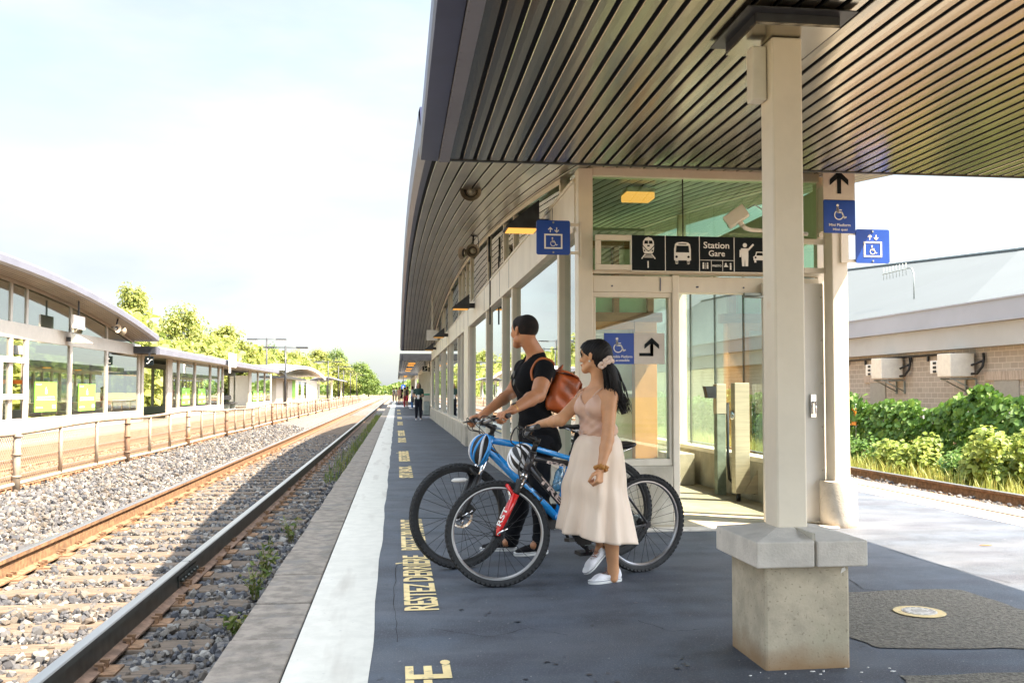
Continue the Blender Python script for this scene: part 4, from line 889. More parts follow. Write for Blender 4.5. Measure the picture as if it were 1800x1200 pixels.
for i in range(1, 6):
    pn = panel((xs[i] + .004, YS, zb), xs[i + 1] - xs[i] - .008, ph, M['signblack'], hd, t=.05)
    pw = xs[i + 1] - xs[i] - .008; a = Art((xs[i] + .004, YS, zb), U, V_)
    if i == 1:    # train
        a.at(pw * .5, ph * .62, ph * .46)
        a.poly([(-.33, -.2), (-.36, .1), (-.34, .45), (-.2, .66), (0, .72), (.2, .66), (.34, .45), (.36, .1), (.33, -.2), (.22, -.32), (-.22, -.32)])
        a.poly([(-.27, .30), (-.24, .50), (-.03, .50), (-.03, .30)], 1, 1); a.poly([(.27, .30), (.24, .50), (.03, .50), (.03, .30)], 1, 1); a.rect(-.08, .13, .08, .22, 1, 1)
        a.line([(-.36, .18), (-.12, -.08), (0, -.16), (.12, -.08), (.36, .18)], .045, 1, 1); a.disc(-.25, -.12, .05, 1, 1); a.disc(.25, -.12, .05, 1, 1)
        a.line([(-.22, -.36), (-.42, -.62)], .07); a.line([(.22, -.36), (.42, -.62)], .07); a.rect(-.22, -.45, .22, -.40); a.rect(-.27, -.56, .27, -.51)
        a.at(0, 0, 1); text_obj('lettering', '1', (xs[i] + pw * .5 - .03, YS, zb + .022), U, V_, .06, .062, M['signwhite'], pn, .002, .02, 1.0, True)
    if i == 2:    # bus
        a.at(pw * .5, ph * .52, ph * .40)
        a.poly([(-.62, -.55), (-.62, .25), (-.55, .62), (-.40, .74), (0, .78), (.40, .74), (.55, .62), (.62, .25), (.62, -.55)]); a.poly([(-.50, .02), (-.45, .50), (.45, .50), (.50, .02)], 1, 1); a.rect(-.3, .59, .3, .65, 1, 1)
        a.disc(-.44, -.30, .09, 1, 1); a.disc(.44, -.30, .09, 1, 1); a.rect(-.54, -.74, -.32, -.55); a.rect(.32, -.74, .54, -.55); a.disc(-.43, -.72, .11); a.disc(.43, -.72, .11)
    if i == 3:    # station
        a.rect(0, ph * .31, pw, ph * .325); a.rect(pw * .325, 0, pw * .34, ph * .31); a.rect(pw * .66, 0, pw * .675, ph * .31)
        text_obj('lettering', 'Station', (xs[i] + pw * .12, YS, zb + ph * .66), U, V_, pw * .76, ph * .19, M['signwhite'], pn, .002, .015); text_obj('lettering', 'Gare', (xs[i] + pw * .27, YS, zb + ph * .43), U, V_, pw * .48, ph * .175, M['signwhite'], pn, .002, .015)
        text_obj('lettering', 'PRESTO', (xs[i] + pw * .375, YS, zb + ph * .13), U, V_, pw * .27, ph * .06, M['signwhite'], pn, .002, .03)
        for fx in (.10, .22): a.disc(pw * fx, ph * .225, .008); a.rect(pw * fx - .008, ph * .07, pw * fx + .008, ph * .19)
        a.rect(pw * .155, ph * .06, pw * .165, ph * .24); a.disc(pw * .76, ph * .22, .008); a.poly([(pw * .70, ph * .13), (pw * .84, ph * .13), (pw * .78, ph * .20), (pw * .74, ph * .20)]); a.disc(pw * .90, ph * .22, .008); a.rect(pw * .88, ph * .05, pw * .925, ph * .19)
    if i == 4:    # pick-up
        a.disc(pw * .30, ph * .77, .020); a.poly([(pw * .18, ph * .68), (pw * .40, ph * .68), (pw * .40, ph * .42), (pw * .39, ph * .16), (pw * .31, ph * .16), (pw * .30, ph * .40), (pw * .285, ph * .16), (pw * .215, ph * .16), (pw * .20, ph * .42)])
        a.line([(pw * .17, ph * .62), (pw * .165, ph * .44)], .016); a.line([(pw * .40, ph * .64), (pw * .54, ph * .79)], .018)
        a.at(pw * .73, ph * .42, pw * .22); a.poly([(-.8, -.35), (-.85, .1), (-.6, .25), (-.45, .75), (.45, .75), (.6, .25), (.85, .1), (.8, -.35)]); a.poly([(-.45, .25), (-.36, .62), (.36, .62), (.45, .25)], 1, 1); a.disc(-.55, 0, .13, 1, 1); a.disc(.55, 0, .13, 1, 1); a.rect(-.72, -.65, -.45, -.35); a.rect(.45, -.65, .72, -.35); a.at(0, 0, 1)
    if i == 5: a.at(pw * .5, ph * .5, ph * .6); a.arrow_up(pw * .5, ph * .5, ph * .6)
    a.build('pictogram', [M['signwhite'], M['signblack']], pn)
    b = MB(); b.box((xs[i] - .003, YS - .002, zb), (xs[i] + .003, YS + .05, zt)); b.build('divider', M['signwhite'], hd)

def lift_art(a, s):
    """up and down arrows over a box with a wheelchair user"""
    for q, d in ((-.09, 1), (.10, -1)):
        a.at(s * (.5 + q), s * .73, s); a.line([(0, -.065 * d), (0, .05 * d)], .024); a.line([(-.055, .01 * d), (0, .07 * d), (.055, .01 * d)], .026)
    a.at(0, 0, s)
    for (x0, y0, x1, y1) in ((.23, .17, .77, .215), (.23, .565, .77, .61), (.23, .215, .275, .565), (.725, .215, .77, .565)): a.rect(x0, y0, x1, y1)
    a.at(0, 0, 1); a.wheelchair(s * .50, s * .37, s * .27)
def bolt(parent, pts):
    b = MB()
    for p in pts: b.cyl(p, Vector(p) + Vector((0, -.005, 0)), .009, n=8)
    b.build('bolt', M['galv'], parent)
# lift sign on the corner post
o, w_, h = rectpx(943, 388, 1002, 447, 8.30)
t = thing('lift_sign', (o.x, 8.30, o.z), 'square blue wheelchair lift sign on an arm left of the corner post', 'sign', 'blue lift signs')
pn = panel(o, w_, h, M['blue'], t, rad=.018); a = Art(o, U, V_); lift_art(a, w_); a.build('pictogram', M['signwhite'], pn); bolt(pn, [o + U * w_ * .5 + V_ * (h - .02) + Vector((0, -.002, 0)), o + U * w_ * .5 + V_ * .02 + Vector((0, -.002, 0))])
b = MB(); b.box((o.x + w_ - .02, 8.315, o.z + h - .045), (1.634, 8.335, o.z + h - .02)); b.box((o.x + w_ - .02, 8.315, o.z + .01), (1.634, 8.335, o.z + .035)); b.box((onY(1023, 400, 8.34).x, 8.337, o.z - .02), (1.65, 8.357, o.z + h)); b.build('bracket', M['cream'], t)
# lift sign on the right post
o, w_, h = rectpx(1505, 404, 1563, 462, 8.10)
t = thing('lift_sign', (o.x, 8.10, o.z), 'square blue wheelchair lift sign half in sun, right of the footed post', 'sign', 'blue lift signs')
pn = panel(o, w_, h, M['blue'], t, rad=.018); a = Art(o, U, V_); lift_art(a, w_); a.build('pictogram', M['signwhite'], pn); bolt(pn, [o + U * w_ * .5 + V_ * (h - .02) + Vector((0, -.002, 0)), o + U * w_ * .5 + V_ * .02 + Vector((0, -.002, 0))])
b = MB(); b.box((px0 + .151, 8.115, o.z + h - .05), (o.x + .02, 8.135, o.z + h - .025)); b.box((px0 + .151, 8.115, o.z + .01), (o.x + .02, 8.135, o.z + .035)); b.box((px0 + .08, 8.098, o.z - .0), (px0 + .15, 8.118, o.z + h - .01)); b.build('bracket', M['cream'], t)
# mini platform sign
Ym = 7.95; o, w_, h = rectpx(1448.5, 352, 1503, 409, Ym); o2, w2, h2 = rectpx(1447.5, 298, 1502, 352, Ym)
t = thing('mini_platform_sign', (o.x, Ym, o.z), 'tall sign with black up arrow over blue wheelchair panel lettered Mini Platform', 'sign')
pn = panel(o, w_, h, M['blue'], t, rad=.012); a = Art(o, U, V_); a.wheelchair(w_ * .49, h * .62, w_ * .50); a.build('pictogram', M['signwhite'], pn)
text_obj('lettering', 'Mini Platform', (o.x + w_ * .16, Ym, o.z + h * .20), U, V_, w_ * .68, h * .085, M['signwhite'], pn, .002, .012); text_obj('lettering', 'Mini quai', (o.x + w_ * .28, Ym, o.z + h * .05), U, V_, w_ * .46, h * .095, M['signwhite'], pn, .002, .012)
pn = panel(o2 + V_ * .002, w2, h2, M['signgrey'], t); a = Art(o2, U, V_); a.arrow_up(w2 * .5, h2 * .58, w2 * .70); a.build('pictogram', M['signblack'], pn)
b = MB(); b.box((o.x + .02, Ym + .013, o.z + .05), (o.x + w_ - .02, Ym + .03, o.z + .09)); b.box((px0 + .02, Ym + .031, o.z + .05), (px0 + .06, 8.119, o.z + .09)); b.box((o2.x + w2 * .5 - .02, Ym + .015, o2.z + .1), (o2.x + w2 * .5 + .02, Ym + .03, 3.15)); b.build('bracket', M['cream'], t)
# window sign
o, w_, h = rectpx(1062, 585.5, 1114.5, 639.5, 8.415); o2, w2, h2 = rectpx(1114.5, 585.5, 1168, 639.5, 8.415)
t = thing('window_sign', (o.x, 8.415, o.z), 'blue and grey accessible platform sign on the glass behind the woman', 'sign')
pn = panel(o, w_, h, M['blue'], t, t=.006); a = Art(o, U, V_); a.wheelchair(w_ * .48, h * .60, w_ * .52); a.build('pictogram', M['signwhite'], pn)
text_obj('lettering', 'Accessible Platform', (o.x + w_ * .06, 8.415, o.z + h * .20), U, V_, w_ * .88, h * .085, M['signwhite'], pn, .002, .012); text_obj('lettering', 'Quai accessible', (o.x + w_ * .12, 8.415, o.z + h * .07), U, V_, w_ * .72, h * .095, M['signwhite'], pn, .002, .012)
pn = panel(o2, w2, h2, M['signgrey'], t, t=.006); a = Art(o2, U, V_)
a.at(0, 0, w2); a.line([(.20, .30), (.58, .30), (.58, .60)], .10); a.rect(.53, .25, .63, .70); a.poly([(.58, .84), (.82, .62), (.82, .48), (.58, .68)]); a.poly([(.58, .84), (.58, .68), (.34, .48), (.34, .62)]); a.build('pictogram', M['signblack'], pn)

# ---- wedge wall lamps
def wedge(Y, label, lit=1.0):
    t = thing('wedge_wall_lamp', (1.62, Y, 2.97), label, 'wall lamp', 'wedge lamps along the station wall')
    b = MB(); b.prism([(1.14, 2.965), (1.145, 2.985), (1.50, 3.27), (1.50, 2.965)], (0, Y - .17, 0), (1, 0, 0), (0, 0, 1), (0, .34, 0)); b.build('housing', M['dark'], t, fix=True)
    b = MB(); b.box((1.17, Y - .15, 2.955), (1.48, Y + .15, 2.963)); b.build('diffuser', emis('wedge_glow_%d' % int(Y), (1.0, .45, .09), .17 * lit), t)
    b = MB(); b.box((1.501, Y - .035, 2.99), (1.624, Y + .035, 3.09)); b.build('arm', M['dark'], t)
wedge(10.0, 'streaky black wedge wall lamp with orange glow, nearest and largest', 1.5); wedge(19.7, 'second black wedge wall lamp, above the first windows past the man', 1.0); wedge(30.0, 'third black wedge wall lamp, beside the blank cream hanging panel', .8); wedge(39.2, 'farthest black wedge wall lamp before the low canopy', .6)

# ---- horn speakers
def horn(parent, c, d, r=.12):
    c = Vector(c); d = Vector(d).normalized()
    b = MB(); b.lathe([(.02, -.20), (.05, -.19), (.055, -.10), (.04, -.08), (.045, -.03), (.07, .0), (r * .85, .06), (r, .08), (r * 1.03, .085), (r * .98, .08), (r * .8, .05), (.065, .0), (.05, -.02), (.05, -.04)], c, d, 28); h = b.build('horn', layer(mat('horn_taupe', (.30, .25, .19), .45, var=.08), (.2, .16, .12), 9, .5, .7, amt=.5), parent)
    b = MB(); b.lathe([(.001, .018), (.022, .01), (.026, -.03), (.05, -.035)], c, d, 20); b.build('centre_cone', M['ivory'], h)
    b = MB(); b.lathe([(.05, -.03), (.074, .022), (.078, .030), (.055, -.03)], c, d, 24); b.build('throat', M['black'], h)
def horn_at(px, py, Y, label, second=None):
    c = onY(px, py, Y); t = thing('horn_speaker', (c.x, Y, arch(Y)), label, 'horn speaker', 'horn speakers under the arched soffit')
    horn(t, c, (-.12, -1, -.10)); top = Vector((c.x + .02, Y + .1, arch(Y)))
    b = MB(); b.tube([c + Vector((0, .12, .02)), (c.x + .01, Y + .1, c.z + .14), top], .016, 8); b.box((top.x - .06, top.y - .06, top.z - .012), (top.x + .06, top.y + .06, top.z - .002)); b.tube([c + Vector((.05, .14, 0)), (c.x + .12, Y + .1, c.z + .1), (c.x + .1, Y + .1, top.z)], .006, 5); b.build('bracket', M['black'], t)
    if second: horn(t, c + Vector(second), (-.9, -.45, -.1), .12)
horn_at(828, 336, 10.7, 'taupe horn speaker under the arched soffit, nearest to the canopy edge'); horn_at(831, 441, 17.0, 'pair of taupe horn speakers farther along the arched soffit', (-.13, .08, -.03))
b = MB(); q = onX(862, 420, 1.62); b.tube([(1.6, q.y, 3.5), (1.6, q.y, arch(q.y) - .1)], .02, 6); b.tube([(1.615, q.y, 2.4), (1.615, q.y, 3.6)], .014, 6); tag(b.build('conduit', M['dark']), 'thin dark cable pipe running down the spandrel from the horn pair', 'cable')

# ---- hanging panels and far signs
t = thing('blank_sign', (1.2, 30.6, 2.9), 'blank cream panel hanging beside the third wedge lamp', 'sign')
o, w_, h = rectpx(750, 580, 769, 598, 30.6); panel(o, w_, h, M['ivory'], t, t=.06); b = MB(); b.box((o.x + w_ / 2 - .02, 30.61, o.z + h), (o.x + w_ / 2 + .02, 30.65, arch(30.6))); b.build('hanger', M['cream'], t)
def far_sign(px0_, py0_, px1_, py1_, Y, zc_, label, m, kind):
    o, w_, h = rectpx(px0_, py0_, px1_, py1_, Y); t = thing('hanging_sign', (o.x, Y, o.z), label, 'sign'); pn = panel(o, w_, h, m, t, t=.08); a = Art(o, U, V_)
    if kind == 'escalator':
        a.at(0, 0, w_); a.line([(.22, .2), (.42, .2), (.72, .62), (.88, .62)], .09); a.disc(.38, .72, .08); a.line([(.38, .6), (.44, .38)], .08); a.at(0, 0, 1)
        b = MB(); 
        for (xa, xb, za, zb_) in ((-.03, w_ + .03, -.03, -.001), (-.03, w_ + .03, h + .001, h + .03)): b.box((o.x + xa, Y, o.z + za), (o.x + xb, Y + .08, o.z + zb_))
        b.build('rim', M['signwhite'], t)
    elif kind == 'wheel': a.wheelchair(w_ * .5, h * .5, w_ * .7)
    a.build('pictogram', M['signwhite'], pn)
    b = MB(); b.box((o.x + w_ / 2 - .03, Y + .02, o.z + h + .031), (o.x + w_ / 2 + .03, Y + .06, zc_)); b.build('hanger', M['dark'], t)
far_sign(742.5, 643, 751.5, 652, 48.5, 2.80, 'black square escalator sign under the low canopy', M['signblack'], 'escalator')
far_sign(753, 645, 757, 653, 49.5, 2.80, 'narrow black sign between the escalator sign and the window corner', M['signblack'], 'none')
far_sign(705.5, 676, 712.5, 683, 84, 2.9, 'small blue wheelchair sign above the waiting crowd', M['blue'], 'wheel')
# ---- litter bin
q = G(750, 730); t = thing('litter_bin', (q.x, q.y, 0), 'grey platform bin with green top by the station wall', 'bin')
b = MB(); b.box((q.x - .16, q.y - .1, .03), (q.x + .16, q.y + .4, .75)); b.build('lower_body', M['galv'], t, bevel=.02); b = MB(); b.box((q.x - .16, q.y - .1, .78), (q.x + .16, q.y + .4, 1.06)); b.build('upper_body', M['signgrey'], t, bevel=.02)
b = MB(); b.box((q.x - .17, q.y - .11, 1.062), (q.x + .17, q.y + .41, 1.14)); b.build('lid', mat('bin_green', (.02, .30, .20), .5, var=.05), t, bevel=.02)
# ---- camera on a pipe arm
c = onY(1294, 381, 8.20); t = thing('security_camera', (c.x, 8.2, c.z), 'ivory security camera on a curved pipe arm above the header sign', 'security camera')
ax = Vector((.62, -.25, .45)).normalized(); ay = Vector((0, 0, 1)).cross(ax).normalized(); az = ax.cross(ay)
b = MB(); b.obox(c, ax, ay, az, .105, .055, .060); b.build('housing', M['ivory'], t, bevel=.010)
b = MB(); b.obox(c - ax * .108, ax, ay, az, .003, .04, .045); b.build('window', M['glass'], t)
b = MB(); b.cyl(c - az * .06, c - az * .095, .024, n=10); p1_ = c - az * .095; b.tube([p1_, p1_ + Vector((.03, .01, -.025)), p1_ + Vector((.09, .02, -.04)), p1_ + Vector((.45, .06, -.042)), (ccx + 2.0, 8.355, p1_.z - .04)], .020, 10); b.build('pipe_arm', M['ivory'], t)
b = MB(); b.tube([c + ax * .12, c + ax * .2 + Vector((0, 0, -.01)), c + Vector((.4, .05, .0)), (c.x + .62, 8.3, c.z - .04)], .006, 5); b.build('cable', M['galv'], t)
# ---- posts inside the vestibule
q = onX(1265, 700, 3.80); q.z = 0; t = thing('intercom_post', (q.x, q.y, 0), 'dark green steel post with a black hooded intercom inside the entrance', 'intercom post')
z1_ = z_at(675, q.y * .9925 + q.x * .122); b = MB(); b.box((q.x - .055, q.y - .055, .014), (q.x + .055, q.y + .055, z1_ - .35)); b.build('post', mat('green_grey_post', (.20, .24, .20), .6, metal=.3, var=.25, scale=6), t, bevel=.006)
b = MB(); b.box((q.x - .06, q.y - .06, z1_ - .349), (q.x + .06, q.y + .06, z1_)); b.build('head', M['steel'], t, bevel=.005)
b = MB(); b.prism([(0, 0), (-.10, .0), (-.13, .14), (0, .14)], (q.x - .061, q.y - .06, z1_ - .165), (1, 0, 0), (0, 0, 1), (0, .12, 0)); b.build('hood', M['dark'], t, fix=True)
b = MB(); b.tube([(q.x + .085, q.y - .03, z1_ - .22), (q.x + .085, q.y - .03, .40), (q.x + .10, q.y - .03, .20), (q.x + .2, q.y - .05, .08), (q.x + .3, q.y - .05, .09)], .018, 8); b.build('conduit', M['dark'], t)
q = onX(1301, 700, 3.80); q.z = 0; t = thing('door_button_post', (q.x, q.y, 0), 'stainless box post with a round door button inside the entrance', 'button post')
b = MB(); b.box((q.x - .085, q.y - .06, .10), (q.x + .085, q.y + .06, z_at(673, q.y * .9925 + q.x * .122))); b.build('post', M['steel'], t, bevel=.005)
b = MB(); b.prism([(0, .1), (.16, .1), (.16, .36)], (q.x + .0, q.y - .065, 0), (1, 0, 0), (0, 0, 1), (0, -.03, 0)); b.build('gusset', M['steel'], t, fix=True)
b = MB(); b.cyl((q.x - .03, q.y, .014), (q.x - .03, q.y, .098), .025); b.build('stub_foot', M['dark'], t)
b = MB(); b.lathe([(.001, .022), (.05, .02), (.055, .012), (.055, 0)], (q.x - .085, q.y - .0, z_at(729, q.y * .9925 + q.x * .122)), (-1, -.2, 0), 24); b.build('button', M['chrome'], t)
b = MB(); b.tube([(q.x + .09, q.y, .12), (q.x + .16, q.y, .10), (q.x + .24, q.y, .18), (q.x + .28, q.y, .30)], .02, 8); b.build('conduit', M['dark'], t)
# ---- fittings on the opposite building
def onOpp(px, py, X=OX + .1): return onX(px, py, X)
c = onOpp(134, 600, OX + .35); t = thing('wedge_wall_lamp', (OX, c.y, c.z), 'pale wedge wall lamp on the opposite arched building', 'wall lamp')
b = MB(); b.prism([(.05, 0), (.62, 0), (.05, .33)], (OX + .2, c.y - .2, c.z - .05), (1, 0, 0), (0, 0, 1), (0, .4, 0)); b.build('housing', M['ivory'], t, fix=True); b = MB(); b.box((OX + .062, c.y - .06, c.z), (OX + .24, c.y + .06, c.z + .14)); b.build('arm', M['dark'], t)
c = onOpp(204, 577, OX + .7); t = thing('horn_speaker', (c.x, c.y, c.z), 'pair of small horn speakers under the opposite arched roof', 'horn speaker')
horn(t, c, (.8, -.5, -.1), .15); horn(t, c + Vector((.05, .5, -.06)), (.5, .8, -.1), .15); b = MB(); b.tube([c, (c.x, c.y + .2, arch2(c.y))], .03, 6); b.build('bracket', M['dark'], t)
c = onOpp(138, 566, OX + .5); t = thing('blank_sign', (c.x, c.y, c.z), 'blank taupe panel hung in front of the opposite upper windows', 'sign'); b = MB(); b.box((c.x - .03, c.y - .55, c.z - .22), (c.x + .03, c.y + .55, c.z + .2)); b.build('panel', M['signgrey'], t); b = MB(); b.box((c.x - .02, c.y - .03, c.z + .202), (c.x + .02, c.y + .03, arch2(c.y))); b.build('hanger', M['dark'], t)
c = onOpp(262, 634, OX + .8); t = thing('hanging_sign', (c.x, c.y, c.z), 'black escalator sign under the near end of the low opposite roof', 'sign')
b = MB(); b.box((c.x - .16, c.y, c.z - .18), (c.x + .16, c.y + .08, c.z + .18)); pn = b.build('panel', M['signblack'], t); a = Art((c.x - .16, c.y, c.z - .16), U, V_); a.at(0, 0, .32); a.line([(.2, .2), (.4, .2), (.7, .65), (.88, .65)], .09); a.disc(.38, .75, .08); a.build('pictogram', M['signwhite'], pn)
b = MB(); b.box((c.x - .03, c.y + .02, c.z + .182), (c.x + .03, c.y + .06, 2.79)); b.build('hanger', M['dark'], t)
c = onOpp(409, 633, OX + 1.25); t = thing('roof_panel', (c.x, c.y, c.z), 'small white sign panel standing above the low lilac roof edge', 'sign'); b = MB(); b.box((c.x - .05, c.y - 1.0, c.z - .4), (c.x + .05, c.y + 1.0, c.z + .4)); b.build('panel', M['signwhite'], t); b = MB(); b.box((c.x - .04, c.y - 1.0, 2.3), (c.x + .04, c.y - .8, c.z - .402)); b.build('post', M['signwhite'], t)
c = onOpp(214, 731, -9.6)
# ================================================================== bicycles
def spl(P, n=6):
    Q = []
    for i in range(len(P) - 1):
        a, b_, c, d = P[max(i - 1, 0)], P[i], P[i + 1], P[min(i + 2, len(P) - 1)]
        for j in range(n): t = j / n; Q.append(.5 * ((2 * b_) + (c - a) * t + (2 * a - 5 * b_ + 4 * c - d) * t * t + (3 * b_ - a - 3 * c + d) * t ** 3))
    return Q + [P[-1]]
def wheel(root, T, cx, Rr, tr, rimm, name, rotor=False, white_refl=None, ang=.3, knob=True):
    wt = bpy.data.objects.new(name, None); COL.objects.link(wt); wt.parent = root; OFF[wt.name] = off(root)
    def put(b, n, m, fix=False):
        b.v = [T @ p for p in b.v]; return b.build(n, m, wt, fix=fix)
    c = Vector((cx, 0, Rr)); n = 72
    circ = lambda r, y=0: [c + Vector((r * math.cos(2 * math.pi * i / n), y, r * math.sin(2 * math.pi * i / n))) for i in range(n)]
    b = MB(); rows = []
    prof = [(-tr * .62, -tr * 1.5), (-tr * .92, -tr * .95), (-tr * .95, -tr * .5), (-tr * .66, -tr * .12), (0, -.004), (tr * .66, -tr * .12), (tr * .95, -tr * .5), (tr * .92, -tr * .95), (tr * .62, -tr * 1.5)]
    for i in range(n + 1):
        a = 2 * math.pi * i / n; rows.append([c + Vector(((Rr + d) * math.cos(a), y, (Rr + d) * math.sin(a))) for y, d in prof])
    b.grid(rows)
    if knob:
        for i in range(64):
            a0 = 2 * math.pi * i / 64
            for (y, da, d, hw_) in ((-tr * .84, 0, -tr * .30, .0065), (tr * .84, 0, -tr * .30, .0065), (-tr * .33, .5, -.004, .006), (tr * .33, .5, -.004, .006)):
                a = a0 + da * 2 * math.pi / 64; rv = Vector((math.cos(a), 0, math.sin(a))); tv = Vector((-math.sin(a), 0, math.cos(a))); nv = (rv + Vector((0, y / tr * .7, 0))).normalized(); sv = tv.cross(nv)
                b.obox(c + rv * (Rr + d - .001) + Vector((0, y, 0)), tv, sv, nv, .0095, hw_, .0065)
    ty = put(b, 'tyre', M['rubber'])
    ri = Rr - tr * 1.5
    b = MB(); rows = []
    for i in range(n + 1):
        a = 2 * math.pi * i / n; rows.append([c + Vector(((ri + d) * math.cos(a), y, (ri + d) * math.sin(a))) for y, d in ((-.013, .004), (-.0135, -.008), (-.006, -.016), (.006, -.016), (.0135, -.008), (.013, .004))])
    b.grid(rows, False); put(b, 'rim', rimm)
    b = MB(); ns = 28
    for i in range(ns):
        a = 2 * math.pi * i / ns; s = 1 if i % 2 else -1; a2 = a + (1.25 if (i // 2) % 2 else -1.25)
        b.tube([c + Vector((.024 * math.cos(a2), s * .030, .024 * math.sin(a2))), c + Vector(((ri - .014) * math.cos(a), 0, (ri - .014) * math.sin(a)))], .0016, 4, caps=False)
    put(b, 'spokes', M['black'])
    b = MB(); b.lathe([(.010, -.055), (.012, -.038), (.028, -.034), (.028, -.028), (.015, -.02), (.015, .02), (.028, .028), (.028, .034), (.012, .038), (.010, .055)], c, (0, 1, 0), 18, capends=True); put(b, 'hub', M['black'])
    if rotor:
        b = MB(); rows = [[c + Vector((r * math.cos(2 * math.pi * i / 48), .042, r * math.sin(2 * math.pi * i / 48))) for r in (.066, .083)] for i in range(49)]; b.grid(rows, False)
        for i in range(6): a = 2 * math.pi * i / 6; b.tube([c + Vector((.02 * math.cos(a), .042, .02 * math.sin(a))), c + Vector((.068 * math.cos(a + .5), .042, .068 * math.sin(a + .5)))], .005, 4)
        put(b, 'brake_rotor', layer(M['chrome'].copy(), (.45, .25, .10), 60, .5, .6, amt=.7))
    if white_refl is not None:
        a = white_refl; b = MB(); p = c + Vector((.245 * math.cos(a), .022, .245 * math.sin(a))); tv = Vector((-math.sin(a), 0, math.cos(a)))
        b.tube([p - tv * .06, p - tv * .04, p + tv * .04, p + tv * .06], [.006, .015, .015, .006], 10); put(b, 'reflector', M['signwhite'])
    return wt

